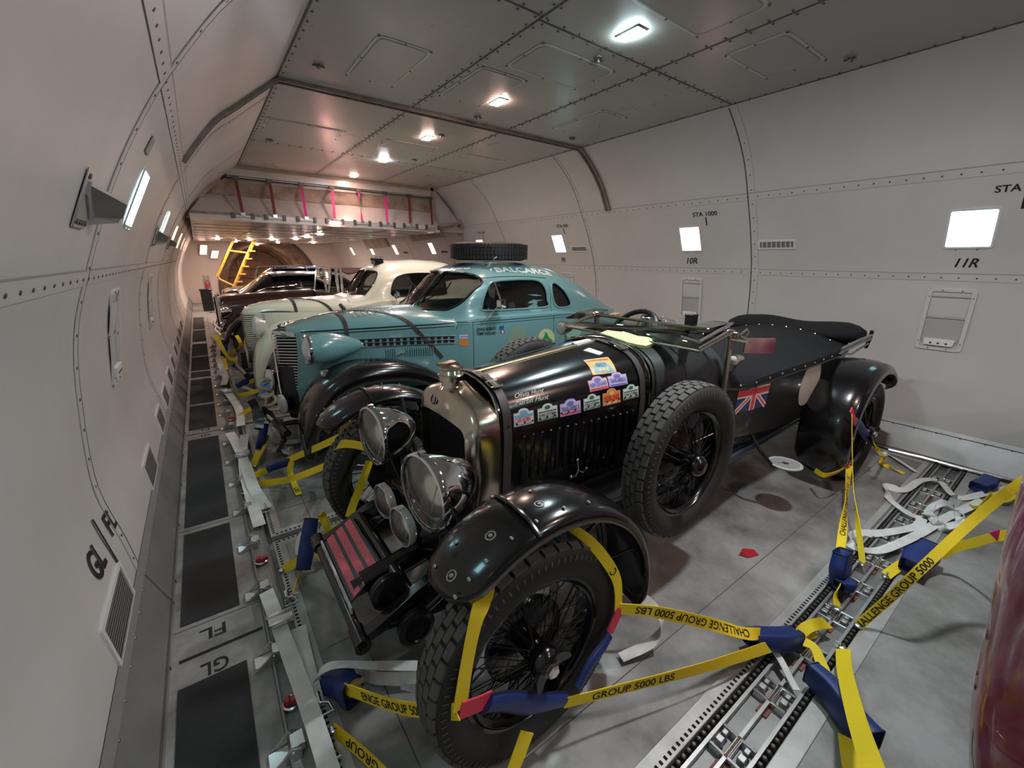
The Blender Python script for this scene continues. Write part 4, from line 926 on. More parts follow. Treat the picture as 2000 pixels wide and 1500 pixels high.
for k, p in enumerate(hp):
    h = lamp(p, .150 if k == 0 else .143, .225, M_chrome, 'headlamp', (-1, -.12, 0))
    m = MB(); c = V(p); m.tube([c+V((.10, 0, -.135)), c+V((.11, 0, -.19)), (.70, p[1], .56)], [.03, .022, .025], 12); finish('lamp_post', m, M_black, h)
for p in ((.525, 1.70, .60), (.492, 1.395, .655)):
    h = lamp(p, .080, .085, M_black, 'fog_lamp', (-1, -.15, 0)); kids(h)[-1].data.materials[0] = mat('ribbed fog lamp glass', (.60, .62, .60), .1, .2, coat=1, noise=(90, .7, (.38, .40, .39))); m = MB(); c = V(p); m.tube([c+V((.05, 0, -.05)), c+V((.07, 0, -.12)), (.62, p[1], .50)], .014, 8); finish('lamp_post', m, M_black, h)
m = MB(); m.tube([(.70, 1.03, .78), (.70, 1.15, .70), (.70, 1.29, .62), (.70, 1.9, .62), (.70, 2.07, .70), (.70, 2.2, .78)], .016, 8); finish('wing_tie_bar', m, M_black, car)
m = MB(); m.tube([(.78, 1.33, .64), (.80, 1.15, .80), (.84, .97, .93)], .012, 8); m.tube([(.78, 1.89, .64), (.80, 2.07, .80), (.84, 2.25, .93)], .012, 8); each('wing_stay', m, M_black, car)
# ---- wheels
wheel(car, (.722, .864, .40), -1, blocks=42); wheel(car, (.79, 2.36, .40), 1, blocks=42); wheel(car, (4.08, .88, .40), -1); wheel(car, (4.08, 2.34, .40), 1)
wheel(car, (1.79, 1.012, .735), -1, R=.395, name='spare_wheel', ears=False, blocks=42); wheel(car, (1.76, 2.20, .765), 1, name='spare_wheel', ears=False)
# ---- wings
SEC = [(0, -.045), (.015, -.018), (.10, .002), (.3, .014), (.5, .018), (.7, .014), (.90, .002), (.985, -.018), (1, -.045)]
fnd = []
for ys in ((.765, 1.02), (2.455, 2.20)):
    w = arch_fender('front_wing', car, M_black, .755, .42, .515, 134, -14, ys, SEC, 36)
    m = MB(); s = 1 if ys[0] < 1.5 else -1
    for a in (131, 125, 118, 108, 98, 86, 74):
        for q in (.035, .04):
            r = .525; m.lathe((.755+cos(radians(a))*r, ys[0]+s*q, .42+sin(radians(a))*r), (cos(radians(a)), -s*.8, sin(radians(a))), [(.005, 0), (.004, .002), (0, .003)], 6)
    for a in (128, 112, 92): r = .529; m.lathe((.755+cos(radians(a))*r, ys[0]+s*.09, .42+sin(radians(a))*r), (cos(radians(a)), 0, sin(radians(a))), [(.017, -.001), (.017, .002), (.013, .002), (.012, -.002), (.007, -.002), (.006, .004), (0, .005)], 14)
    for a in (130, 121, 100, 90): r = .533; m.lathe((.755+cos(radians(a))*r, ys[0]+s*.16, .42+sin(radians(a))*r), (cos(radians(a)), 0, sin(radians(a))), [(.006, 0), (.005, .003), (0, .004)], 6)
    q = finish('rivets', m, M_alud, w); q['kind'] = 'stuff'
    m = MB(); m.tube([(.755+cos(radians(100))*(.52+d), ys[0]+s*yy, .42+sin(radians(100))*(.52+d)) for yy, d in ((.0, -.02), (.05, .014), (.13, .022), (.2, .014), (.255, -.02))], .007, 6); finish('rib', m, M_black, w)
    m = MB(); 
    for k in (55, 20): m.tube([(.755+cos(radians(k))*.51, ys[0]+s*.06, .42+sin(radians(k))*.51), (.80, ys[0]+s*.27, .42)], .006, 6)
    each('stay', m, M_black, w)
for ys in ((.775, 1.12), (2.445, 2.10)):
    w = arch_fender('rear_wing', car, M_black, 4.08, .42, .53, 212, 30, ys, [(0, -.07), (.02, -.03), (.10, .0), (.3, .014), (.5, .018), (.7, .014), (.90, .002), (.985, -.018), (1, -.045)], 36, rad=lambda q: 1.0+.12*max(0, q-.75)*4*.6)
    m = MB(); m.tube([(4.52, ys[0]+(.02 if ys[0] < 1 else -.02), .75), (4.55, (ys[0]+ys[1])/2, .77), (4.52, ys[1], .75)], .01, 6); finish('bead', m, M_black, w)
# ---- round slotted step plate on an arm
c = V((3.05, .98, .35)); m = MB(); m.lathe(c, (0, 0, 1), [(.103, 0), (.105, .008), (.100, .012), (.088, .012), (.086, .006)], 40); m.lathe(c, (0, 0, 1), [(.035, .004), (.035, .012), (.028, .012), (.028, .004)], 24)
for k in range(13):
    x = -.084+.014*k; hh = sqrt(max(.086**2-x*x, 0))
    if abs(x) < .03: m.b2(c+V((x-.003, -hh, .004)), c+V((x+.003, -.033, .011))); m.b2(c+V((x-.003, .033, .004)), c+V((x+.003, hh, .011)))
    else: m.b2(c+V((x-.003, -hh, .004)), c+V((x+.003, hh, .011)))
stp = finish('step_plate', m, mat('pale painted step', (.50, .52, .52), .45), car)
m = MB(); m.tube([c+V((0, 0, 0)), c+V((-.08, .04, -.01)), c+V((-.14, .12, .10)), c+V((-.14, .2, .2))], .012, 8); finish('step_arm', m, M_blackm, stp)
m = MB(); m.lathe(c+V((.0, 0, .003)), (0, 0, -1), [(0, 0), (.085, 0), (.085, .003), (0, .003)], 30); finish('pan', m, mat('grey step pan', (.05, .055, .06), .5), stp)

# ---- stickers, lettering, flag
def plaque(w, h, bump=.26):
    """rally plate outline: rounded rectangle with a hump on top"""
    pts = [(-w/2, -h/2), (w/2, -h/2), (w/2, h/2-h*bump), ]
    for k in range(9):
        a = pi*k/8; pts.append((cos(a)*w*.27, h/2-h*bump+sin(a)*h*bump))
    pts.append((-w/2, h/2-h*bump)); return pts
def sticker(surf, bv, parent, L, Rr, h, col, edge, bands, out=(0, -1, .6), bump=.22, w=None, shape=None, nm='sticker'):
    p, q = aim(*L, bv), aim(*Rr, bv); c = (p+q)/2; ax = (q-p); W = w or ax.length; ax.normalize(); n = bv.find_nearest(c)[1]
    if n.dot(V(out)) < 0: n = -n
    ay = n.cross(ax)*1; ay = ay if ay.z > 0 or abs(ay.z) < .1 else -ay
    f = snapchart(bv, c, ax, ay, out=V(out)); po = shape or plaque(W, h, bump)
    m = MB(); grid_on(m, f, po, .0012); s = finish(nm, m, edge, parent, fix=False)
    m = MB(); grid_on(m, f, [(x*.95, y*.92) for x, y in po], .0018); finish('face', m, col, s, fix=False) if parent is car else None
    mm = [MB(), ]; mts = []
    if parent is not car:
        grid = m; mats = [edge, col]; o = MB(); grid_on(o, f, po, .0012); o.cur = 1; grid_on(o, f, [(x*.95, y*.92) for x, y in po], .0018)
        for b in bands:
            if b[-1] not in mats: mats.append(b[-1])
            o.cur = mats.index(b[-1])
            if b[0] == 't': put_text(o, b[1], lambda a, bb: f(a, bb, .0029), b[4]*h, b[5]*W, bold=.03, cx=b[2]*W, cy=b[3]*h)
            elif b[0] == 'c':
                grid_on(o, f, [(b[1]*W+b[3]*W*cos(a), b[2]*h+b[4]*h*sin(a)) for a in [2*pi*k/18 for k in range(18)]], .0026)
            elif b[0] == 'p': grid_on(o, f, [(x*W, y*h) for x, y in b[1]], .0023)
            else:
                x0, y0, x1, y1 = b[1:5]; nn = 8; rows = [[f((x0+(x1-x0)*i/nn)*W, yy*h, .0023) for i in range(nn+1)] for yy in (y0, (y0+y1)/2, y1)]; o.loft(rows)
        me = s.data; bpy.data.objects.remove(s); s = finish(nm, o, mats, parent, fix=False)
    return s, f, W
S_w = mat('sticker white', (.72, .72, .69), .35); S_g = mat('sticker green', (.05, .16, .09), .4); S_p = mat('sticker violet', (.20, .16, .50), .4); S_o = mat('sticker orange', (.80, .25, .03), .4)
S_r = mat('sticker red', (.75, .05, .08), .4); S_lp = mat('sticker lilac', (.62, .56, .75), .35); S_b = mat('sticker sky', (.20, .42, .55), .4); S_y = mat('sticker yellow', (.75, .52, .16), .4); S_k = mat('sticker slate', (.07, .09, .10), .4); S_lo = mat('sticker pale orange', (.85, .55, .35), .4)
FS = lambda: [('b', -.44, -.02, .44, .06, S_g), ('t', 'FLYING SCOTSMAN', 0, -.16, .20, .84, S_k), ('b', -.44, -.44, .44, -.32, S_g), ('c', 0, .25, .14, .12, S_g), ('t', 'LONDON TO EDINBURGH', 0, -.37, .07, .7, S_w)]
TA = lambda: [('c', 0, .2, .16, .14, S_p), ('t', 'TRANS-AMERICA', 0, -.08, .30, .86, S_p), ('b', -.44, -.42, .44, -.30, S_r)]
sticker(None, BON, bonnet, (1003, 818), (1042, 810), .078, S_w, S_lp, [('b', -.45, -.02, .45, .14, S_b), ('c', 0, .22, .2, .16, S_b), ('t', 'CAPE HORN', -.06, -.16, .26, .76, S_r), ('t', 'www.capehornrally.com', 0, -.39, .07, .8, S_k)])
sticker(None, BON, bonnet, (1049, 808), (1089, 799), .078, S_w, S_g, FS())
sticker(None, BON, bonnet, (1093, 799), (1134, 790), .080, S_lp, S_p, TA())
sticker(None, BON, bonnet, (1139, 788), (1172, 780), .078, S_w, S_g, FS())
sticker(None, BON, bonnet, (1177, 778), (1211, 770), .080, S_o, S_lo, [('c', 0, .2, .15, .14, S_y), ('t', 'PEKING-PARIS', 0, -.08, .34, .84, S_r), ('b', -.44, -.42, .44, -.34, S_lo)])
sticker(None, BON, bonnet, (1216, 768), (1247, 761), .078, S_w, S_g, FS())
sticker(None, BON, bonnet, (1149, 752), (1186, 744), .072, S_lp, S_r, [('c', 0, .2, .18, .16, S_p), ('t', 'NEW ZEALAND', 0, -.08, .28, .84, S_p), ('b', -.44, -.44, .44, -.32, S_r)])
sticker(None, BON, bonnet, (1187, 743), (1224, 737), .072, S_lp, S_p, [('c', 0, .2, .18, .16, S_p), ('t', 'TRANS AMERICA', 0, -.08, .30, .84, S_p), ('b', -.44, -.44, .44, -.34, S_p)])
sticker(None, BON, bonnet, (1147, 716), (1200, 711), .11, S_y, S_y, [('t', 'THE ROAD TO MANDALAY', 0, .34, .13, .8, S_r), ('p', [(-.36, -.42), (.36, -.42), (.30, -.05), (.12, .18), (-.12, .18), (-.30, -.05)], S_b), ('t', 'RALLY', 0, -.0, .22, .36, S_k), ('c', -.12, -.25, .05, .1, S_y), ('c', .02, -.25, .05, .1, S_y), ('c', .15, -.25, .05, .1, S_y)], shape=[(-.075, -.055), (.075, -.055), (.075, .055), (-.075, .055)])
for tx, (L, R_) in (('Olivia Hunt', ((1002, 774), (1060, 762))), ('Martin Hunt', ((1003, 788), (1070, 774)))):
    p, q = aim(*L, BON), aim(*R_, BON); c = (p+q)/2; ax = q-p; W = ax.length; n = BON.find_nearest(c)[1]; n = n if n.y < 0 else -n
    ay = n.cross(ax); ay = ay if ay.z > 0 else -ay; f = snapchart(BON, c, ax, ay, out=V((0, -1, .6)))
    m = MB(); put_text(m, tx, lambda a, b: f(a, b, .0016), .023, W, bold=.0, shear=.5); finish('signwriting', m, mat('cream signwriting', (.72, .70, .60), .5), bonnet, fix=False)
# flag on the body side
p = aim(1474, 764, BOD); f = snapchart(BOD, p, (1, 0, -.05), (0, 0, 1), out=V((0, -1, 0))); W, Hh = .38, .25
fl = MB(); mats = [mat('flag navy', (.03, .045, .13), .5), mat('flag cream', (.66, .60, .52), .5), mat('flag red', (.62, .06, .06), .5)]
def quad(pts, o): grid_on(fl, f, pts, o)
quad([(-W/2, -Hh/2), (W/2, -Hh/2), (W/2, Hh/2), (-W/2, Hh/2)], .001)
fl.cur = 1
def band(x0, y0, x1, y1, w, o):
    d = V((x1-x0, y1-y0)); n = V((-d.y, d.x)).normalized()*w/2; quad([(x0-n.x, y0-n.y), (x1-n.x, y1-n.y), (x1+n.x, y1+n.y), (x0+n.x, y0+n.y)], o)
a, b = W/2-.008, Hh/2-.006
band(-a, -b, a, b, .036, .0016); band(-a, b, a, -b, .036, .0016); band(0, -Hh/2, 0, Hh/2, .066, .0022); band(-W/2, 0, W/2, 0, .066, .0022)
fl.cur = 2
band(-a, -b, a, b, .014, .0019); band(-a, b, a, -b, .014, .0019); band(0, -Hh/2, 0, Hh/2, .042, .0028); band(-W/2, 0, W/2, 0, .042, .0028)
finish('union_flag', fl, mats, body, fix=False)
p = aim(1582, 748, BOD); f = snapchart(BOD, p, (1, 0, 0), (0, 0, 1), out=V((0, -1, 0)))
m = MB(); grid_on(m, f, [(.18*cos(t), .18*sin(t)) for t in [2*pi*k/40 for k in range(40)]], .0015); finish('race_roundel', m, mat('cream roundel', (.55, .47, .40), .55, noise=(12, .5, (.48, .40, .34))), body, fix=False)
# ---- things lying on the bonnet and scuttle
def lay(bv, pix, th, name, mt, label, cat, n=1, lift=.004):
    P_ = [aim(*p, bv) for p in pix]; P_ = [p for p in P_ if p]; m = MB(); c = sum(P_, V((0, 0, 0)))/len(P_); rings = []
    fs = lambda p, o: (lambda h: h[0]+(h[1] if h[1].z > 0 else -h[1])*o)(bv.find_nearest(p))
    for r in (1.0, .75, .5, .25, .02): rings.append([fs(c+(p-c)*r, lift+th*(1 if i % 2 else .7)) for i, p in enumerate(P_)])
    rings.insert(0, [fs(p, lift*.2) for p in P_]); m.loft(rings, closed=True)
    return tag(finish(name, m, mt), label, cat)
lay(SCT, [(1172, 655), (1186, 651), (1205, 652), (1225, 656), (1245, 661), (1265, 665), (1282, 671), (1274, 676), (1260, 680), (1244, 679), (1228, 674), (1212, 671), (1196, 668), (1182, 665)], .016, 'chamois_cloth', mat('pale lime cloth', (.62, .72, .36), .9, bump=(60, .5)), 'pale lime green cloth lying on the scuttle under the folded windscreen', 'cloth')
lay(BON, [(1117, 670), (1150, 663), (1158, 667), (1128, 676)], .002, 'paper_sheet', mat('white paper', (.75, .74, .70), .6), 'white paper tucked under the far end of the rear bonnet strap', 'paper')
lay(BON, [(1139, 686), (1150, 681), (1178, 690), (1170, 695)], .002, 'paper_sheet', mat('white paper'), 'white paper tucked under the rear bonnet strap, nearer the buckle', 'paper')
# ---------------------------------------------------------------- pallets, lock track, guide rail
M_pal = mat('stained pallet plate', (.38, .38, .365), .40, .12, noise=(1.7, 1., (.12, .112, .10)), bump=(30, .06))
M_pedge = mat('pallet edge frame', (.52, .525, .505), .42, .4, noise=(8, .5, (.28, .28, .26)))
def pallet(y0, y1, label, x0=.105, x1=4.99):
    t = thing('cargo_pallet', ((x0+x1)/2, (y0+y1)/2, -.03), label, 'pallet')
    m = MB(); m.b2((x0+.05, y0+.05, -.03), (x1-.05, y1-.05, -.0005)); finish('plate', m, M_pal, t)
    m = MB()
    for a, b, c, d in ((x0, y0, x1, y0+.065), (x0, y1-.065, x1, y1), (x0, y0+.065, x0+.065, y1-.065), (x1-.065, y0+.065, x1, y1-.065)): m.b2((a, b, -.03), (c, d, .003))
    each('edge_rail', m, M_pedge, t, bevel=.003)
    m = MB()
    n = int((x1-x0)/.0254)
    for k in range(n):
        x = x0+.03+.0254*k
        if x < x1-.02 and -1 < y0 < 3:
            for y in (y0+.018, y1-.018): m.b2((x, y-.007, .0032), (x+.011, y+.007, .0042))
    for k in range(int((y1-y0)/.0254)-1):
        y = y0+.03+.0254*k; m.b2((x0+.012, y, .0032), (x0+.026, y+.011, .0042))
    q = finish('lashing_holes', m, M_dark, t, fix=False); q['kind'] = 'stuff'
    m = MB()
    for yy in (y0+.30, (y0+y1)/2+.1): m.b2((x0+.1, yy, 0), (x1-.1, yy+.004, .0006))
    for xx in (x0+.24, ): m.b2((xx, y0+.07, 0), (xx+.005, y1-.07, .0006))
    finish('joint', m, M_seam, t)
pallet(-2.0, .285, 'grey steel pallet in the bottom right corner with the maroon car on it')
pallet(.485, 2.60, 'grey steel pallet that carries the black open tourer')
pallet(2.655, 4.88, 'grey steel pallet that carries the teal coupe')
pallet(4.93, 7.10, 'grey steel pallet under the cream car'); pallet(7.15, 9.3, 'grey steel pallet under the dark tourer beyond the cream car'); pallet(9.35, 11.6, 'pallet under the grey saloon'); pallet(11.65, 14, 'farthest pallet, under the blue car')
# cross track with restraint locks
tr = thing('restraint_track', (2.6, .385, -.05), 'steel restraint track with pallet locks running across the deck at lower right', 'track')
m = MB(); m.b2((.12, .295, -.05), (4.99, .475, -.035)); finish('channel', m, M_alud, tr)
m = MB()
for y in (.318, .385, .452): m.b2((.12, y-.006, -.036), (4.99, y+.006, -.004))
each('rail', m, M_alu, tr)
m = MB()
for k in range(150):
    x = .14+.0325*k
    for y in (.300, .470): m.lathe((x, y, -.03), (0, 0, 1), [(.012, 0), (.010, .03), (.006, .034), (0, .034)], 6)
q = finish('scalloped_studs', m, mat('dark worn steel', (.12, .11, .10), .45, .7), tr); q['kind'] = 'stuff'
l0 = None
for k in range(13):
    x = .62+.335*k; o = V((x, .385, -.036))
    lb = 'small steel pallet lock in the cross track, '+['leftmost', 'second from the left', 'third from the left', 'fourth from the left', 'fifth from the left', 'sixth from the left', 'middle one', 'sixth from the right', 'fifth from the right', 'fourth from the right', 'third from the right', 'second from the right', 'rightmost'][k]
    if l0 is None:
        l0 = thing('pallet_lock', o, lb, 'lock', 'locks in the cross track'); p0 = o
        m = MB()
        for dx in (-.05, .05): m.b2(o+V((dx-.006, -.06, 0)), o+V((dx+.006, .06, .032)))
        m.b2(o+V((-.05, -.012, .006)), o+V((.05, .012, .022))); finish('frame', m, M_steel, l0, bevel=.002)
        m = MB()
        for dy in (-.04, .04): m.b2(o+V((-.03, dy-.013, .012)), o+V((-.002, dy+.013, .042))); m.b2(o+V((.01, dy-.01, .012)), o+V((.034, dy+.01, .040)))
        each('pawl', m, M_alu, l0, bevel=.003)
        m = MB(); m.cyl(o+V((-.055, .0, .028)), o+V((.055, 0, .028)), .006, 8); m.cur = 1; m.b2(o+V((-.11, -.02, .002)), o+V((-.065, .02, .008))); finish('pin', m, [M_steel, mat('faded red paint', (.25, .08, .07), .6)], l0)
    else: copy_thing(l0, o-p0, lb)
# left guide rail
gr_ = thing('guide_rail', (.03, 5, -.05), 'long steel guide rail along the walkway edge', 'rail')
m = MB(); m.b2((-.008, -1, -.05), (.085, 12, -.03)); m.b2((-.008, -1, -.03), (.0, 12, .018)); m.b2((.06, -1, -.03), (.072, 12, .004)); finish('channel', m, M_alud, gr_)
def latch_at(o):
    t = thing('rail_latch', o, '', 'latch', 'steel latches along the left guide rail')
    m = MB()
    for dy in (-.035, .035): m.prism([o+V((-.075, dy-.004, .0)), o+V((.03, dy-.004, 0)), o+V((.03, dy-.004, .045)), o+V((0, dy-.004, .062)), o+V((-.03, dy-.004, .03))], (0, .008, 0))
    each('cheek', m, M_alu, t, bevel=.001)
    m = MB(); m.cyl(o+V((.005, -.045, .045)), o+V((.005, .045, .045)), .007, 8); m.b2(o+V((-.07, -.03, .003)), o+V((.0, .03, .012))); m.b2(o+V((.0, -.028, .02)), o+V((.045, .028, .052))); finish('pawl', m, M_steel, t, bevel=.003); return t
la = None
ywords = ['nearest the camera', 'second along', 'third along', 'fourth along', 'fifth along', 'sixth along', 'seventh along', 'eighth along', 'ninth along', 'tenth along', 'eleventh along', 'twelfth along', 'thirteenth along', 'fourteenth along', 'fifteenth along', 'sixteenth along', 'seventeenth along', 'eighteenth along', 'nineteenth along', 'farthest']
for k in range(20):
    o = V((0, 1.28+.447*k, 0)); lb = 'steel latch on the left guide rail, '+ywords[k]
    if la is None: la = latch_at(o); la['label'] = lb; o0_ = o
    else: copy_thing(la, o-o0_, lb)
def ring_at(o):
    t = thing('tie_down_fitting', o, '', 'fitting', 'red levered fittings on the left guide rail')
    m = MB(); m.lathe(o, (0, 0, 1), [(.030, 0), (.034, .004), (.034, .012), (.028, .016), (.022, .012), (.022, .003)], 20); finish('ring', m, M_steel, t)
    m = MB(); m.prism([o+V((-.02, -.018, .012)), o+V((.035, -.012, .014)), o+V((.035, .012, .014)), o+V((-.02, .018, .012))], (0, 0, .018)); m.box(o+V((-.012, 0, .028)), (.02, .03, .02)); finish('lever', m, M_red, t, bevel=.005); return t
ra = None
for k, y in enumerate((1.46, 1.97, 2.43, 3.33, 4.22, 5.1, 6.0, 6.9)):
    o = V((.03, y, .004)); lb = 'red levered fitting on the left guide rail, '+ywords[k]
    if ra is None: ra = ring_at(o); ra['label'] = lb; r0_ = o
    else: copy_thing(ra, o-r0_, lb)
# ---------------------------------------------------------------- closed cars of the thirties
def apply_mods(o):
    dg = bpy.context.evaluated_depsgraph_get(); me = bpy.data.meshes.new_from_object(o.evaluated_get(dg)); old = o.data; o.modifiers.clear(); o.data = me; bpy.data.meshes.remove(old)
def cabin_section(P, x):
    """half section, sill up to the roof crown: list of (v, z)"""
    wb, zb, zr, zs, n = P['wb'](x), P['belt'](x), P['roof'](x), P['sill'](x), P.get('n', 2.7)
    wg = wb*P.get('tumble', .93); out = [(wb*.90, zs), (wb*.985, zs+.10), (wb, (zs+zb)*.52), (wb*.995, zb-.10), (wb*.975, zb-.015), (wg+(wb-wg)*.3, zb+.008)]
    hh = max(zr-zb, .02)
    for k in range(1, 15):
        a = pi/2*k/14; out.append((max(wg*cos(a)**(2/n), .001), zb+.01+hh*sin(a)**(2/n)))
    return out
def coupe_body(parent, P, x0, x1, N, mt, name='body'):
    m = MB(); rows = []
    for i in range(N+1):
        x = x0+(x1-x0)*i/N; h = cabin_section(P, x); bow = P.get('bow', lambda v, z, x: 0)
        r = [V((x+bow(v, z, x), P['yc']-v, z)) for v, z in h]; rows.append(r+[V((p.x, 2*P['yc']-p.y, p.z)) for p in reversed(r)])
    m.loft(rows, True); o = finish(name, m, mt, parent, angle=40); return o
def cut(o, cutters, thick=.02):
    """window openings through the shell"""
    sm = o.modifiers.new('s', 'SOLIDIFY'); sm.thickness = thick; sm.offset = -1; sm.use_even_offset = False
    cs = []
    for mb in cutters:
        c = finish('cutter', mb, M_dark); cs.append(c); b = o.modifiers.new('b', 'BOOLEAN'); b.operation = 'DIFFERENCE'; b.object = c; b.solver = 'EXACT'
    bpy.context.view_layer.update(); apply_mods(o)
    for c in cs: me = c.data; bpy.data.objects.remove(c); bpy.data.meshes.remove(me)
    o.data.polygons.foreach_set('use_smooth', [True]*len(o.data.polygons)); o.data.set_sharp_from_angle(angle=radians(38))
def pane_on(bv, name, pts, mt, parent, off=-.008, out=None, view=None, grid=9):
    """pts: closed outline near the surface, snapped on to it along 'view'"""
    c = sum(pts, V((0, 0, 0)))/len(pts); m = MB(); rings = 6; b = 0
    def pr(p):
        h = bv.ray_cast(p-view*1.0, view); q, n = (h[0], h[1]) if h[0] else bv.find_nearest(p)[:2]
        if n.dot(view) > 0: n = -n
        return q+n*off
    rows = [[pr(c+(p-c)*k/rings) for p in pts] for k in range(rings, 0, -1)]; rows.append([pr(c) for p in pts]); m.loft(rows, closed=True)
    return finish(name, m, mt, parent, angle=60)
def trim_on(bv, name, pts, mt, parent, r=.006, off=.0, view=None):
    out = []
    for p in pts:
        h = bv.ray_cast(p-view*1.0, view); q, n = (h[0], h[1]) if h[0] else bv.find_nearest(p)[:2]
        if n.dot(view) > 0: n = -n
        out.append(q+n*off)
    m = MB(); m.tube(out, r, 6, close=True); return finish(name, m, mt, parent)
def side_outline(poly, y): return [V((x, y, z)) for x, z in [(p.x, p.z) for p in spline([(a, 0, b) for a, b in poly], 5, True)]]
def hood_sec(x, w, zt, zs, zb, yc, n=2.6, sw=.0):
    h = [(w*(1-sw), zb), (w, (zb+zs)/2), (w, zs-.02)]
    for k in range(0, 13):
        a = pi/2*k/12; h.append((max(w*cos(a)**(2/n), .001), zs+(zt-zs)*sin(a)**(2/n)))
    L = [V((x, yc-v, z)) for v, z in h]; return L+[V((p.x, 2*yc-p.y, p.z)) for p in reversed(L)]
def band_on(bv, pts, w, th, mt, name, parent, wdir=(1, 0, 0)):
    """a webbing band laid over a body along points"""
    rows = []; wd = V(wdir).normalized()
    for p in pts:
        q, n = bv.find_nearest(p)[:2]
        if n.dot(p-q) < 0 and (p-q).length > 1e-4: n = -n
        if n.z < -.3: n = -n
        d = (wd-n*wd.dot(n)).normalized(); rows.append([q-d*w/2+n*.001, q-d*w/2+n*th, q+d*w/2+n*th, q+d*w/2+n*.001])
    m = MB(); m.loft(rows, True, True); return finish(name, m, mt, parent)

# ---------------------------------------------------------------- teal coupe
TY = 3.98
tc = thing('rally_coupe', (2.6, TY, 0), 'teal vintage coupe with black front wings and a spare tyre on its roof', 'car')
TP = dict(yc=TY, n=2.9, tumble=.90,
    wb=lambda x: interp([(1.62, .55), (1.80, .622), (1.95, .675), (2.4, .71), (3.0, .71), (3.5, .67), (4.1, .56), (4.55, .42), (4.75, .28)], x),
    belt=lambda x: interp([(1.62, 1.10), (2.0, 1.165), (3.0, 1.165), (3.4, 1.11), (4.0, .98), (4.6, .78), (4.75, .70)], x),
    roof=lambda x: interp([(1.62, 1.215), (1.72, 1.235), (1.90, 1.42), (2.05, 1.575), (2.25, 1.63), (2.55, 1.655), (2.85, 1.645), (3.10, 1.61), (3.35, 1.54), (3.6, 1.43), (3.85, 1.30), (4.1, 1.17), (4.4, 1.02), (4.65, .86), (4.75, .78)], x),
    sill=lambda x: interp([(1.62, .36), (3.5, .34), (4.3, .40), (4.75, .5)], x))
shell = coupe_body(tc, TP, 1.62, 4.75, 56, M_teal)
TB0 = bvh_of(shell)
NS = TY-1.0
def ys(p): return V((0, 1, 0))
DW = [(2.12, 1.215), (2.10, 1.26), (2.14, 1.36), (2.22, 1.455), (2.32, 1.48), (2.6, 1.49), (2.80, 1.475), (2.875, 1.40), (2.89, 1.28), (2.87, 1.215), (2.5, 1.21)]
QW = [(3.02, 1.205), (2.97, 1.28), (2.96, 1.38), (2.98, 1.44), (3.04, 1.445), (3.14, 1.38), (3.22, 1.28), (3.24, 1.215), (3.16, 1.195)]
cu = []
for w in (DW, QW):
    m = MB(); o = side_outline(w, TY-1.2); m.prism(o, (0, 2.4, 0)); cu.append(m)
WS = [(.035, 1.235), (.03, 1.525), (.20, 1.55), (.42, 1.54), (.54, 1.475), (.575, 1.34), (.54, 1.245), (.45, 1.225)]
def ws_out(s): return [V((1.2, TY+s*p.y, p.z)) for p in spline([(0, a, b) for a, b in WS], 4, True)]
for s in (-1, 1):
    m = MB(); m.prism(ws_out(s), (.95, 0, 0)); cu.append(m)
cut(shell, cu)
for s, yv in ((1, -1), (-1, 1)):
    for w, nm in ((DW, 'door_window'), (QW, 'quarter_window')):
        o = side_outline(w, TY-s*1.0); vv = V((0, s, 0)); g = pane_on(TB0, nm, o, M_tint if nm[0] == 'd' else M_tint, tc, view=vv, off=-.012)
        trim_on(TB0, 'window_trim', o, M_teal if nm[0] == 'q' else M_teal, g, r=.010, off=.002, view=vv)
for s in (-1, 1):
    o = ws_out(s); o = [p+V((-.3, 0, 0)) for p in o]; g = pane_on(TB0, 'windscreen_pane', o, M_glass, tc, view=V((1, 0, 0)), off=-.012); trim_on(TB0, 'rubber_seal', o, M_blackm, g, r=.011, off=.001, view=V((1, 0, 0)))
# interior
m = MB(); m.b2((1.7, TY-.6, .50), (4.2, TY+.6, .55)); m.b2((3.35, TY-.55, .5), (3.42, TY+.55, 1.25)); m.b2((1.74, TY-.55, .9), (1.95, TY+.55, 1.16)); finish('interior_lining', m, mat('dark interior', (.02, .015, .014), .8), tc)
m = MB()
for s in (-1, 1):
    m.box((2.85, TY+s*.30, .80), (.55, .5, .2)); m.box((3.05, TY+s*.30, 1.08), (.16, .48, .55), Matrix.Rotation(.18, 3, 'Y'))
each('seat', m, mat('maroon seat leather', (.09, .022, .02), .5), tc, bevel=.04)
m = MB(); c = V((2.22, TY-.30, 1.16)); nn = V((-.8, 0, .6)).normalized(); a1 = V((0, 1, 0)); a2 = nn.cross(a1); m.tube([c+(a1*cos(a)+a2*sin(a))*.2 for a in [2*pi*k/32 for k in range(32)]], .012, 6, close=True); m.tube([c, c-nn*.35], .018, 6); m.tube([c-a1*.2, c+a1*.2], .008, 6); finish('steering_wheel', m, M_black, tc)
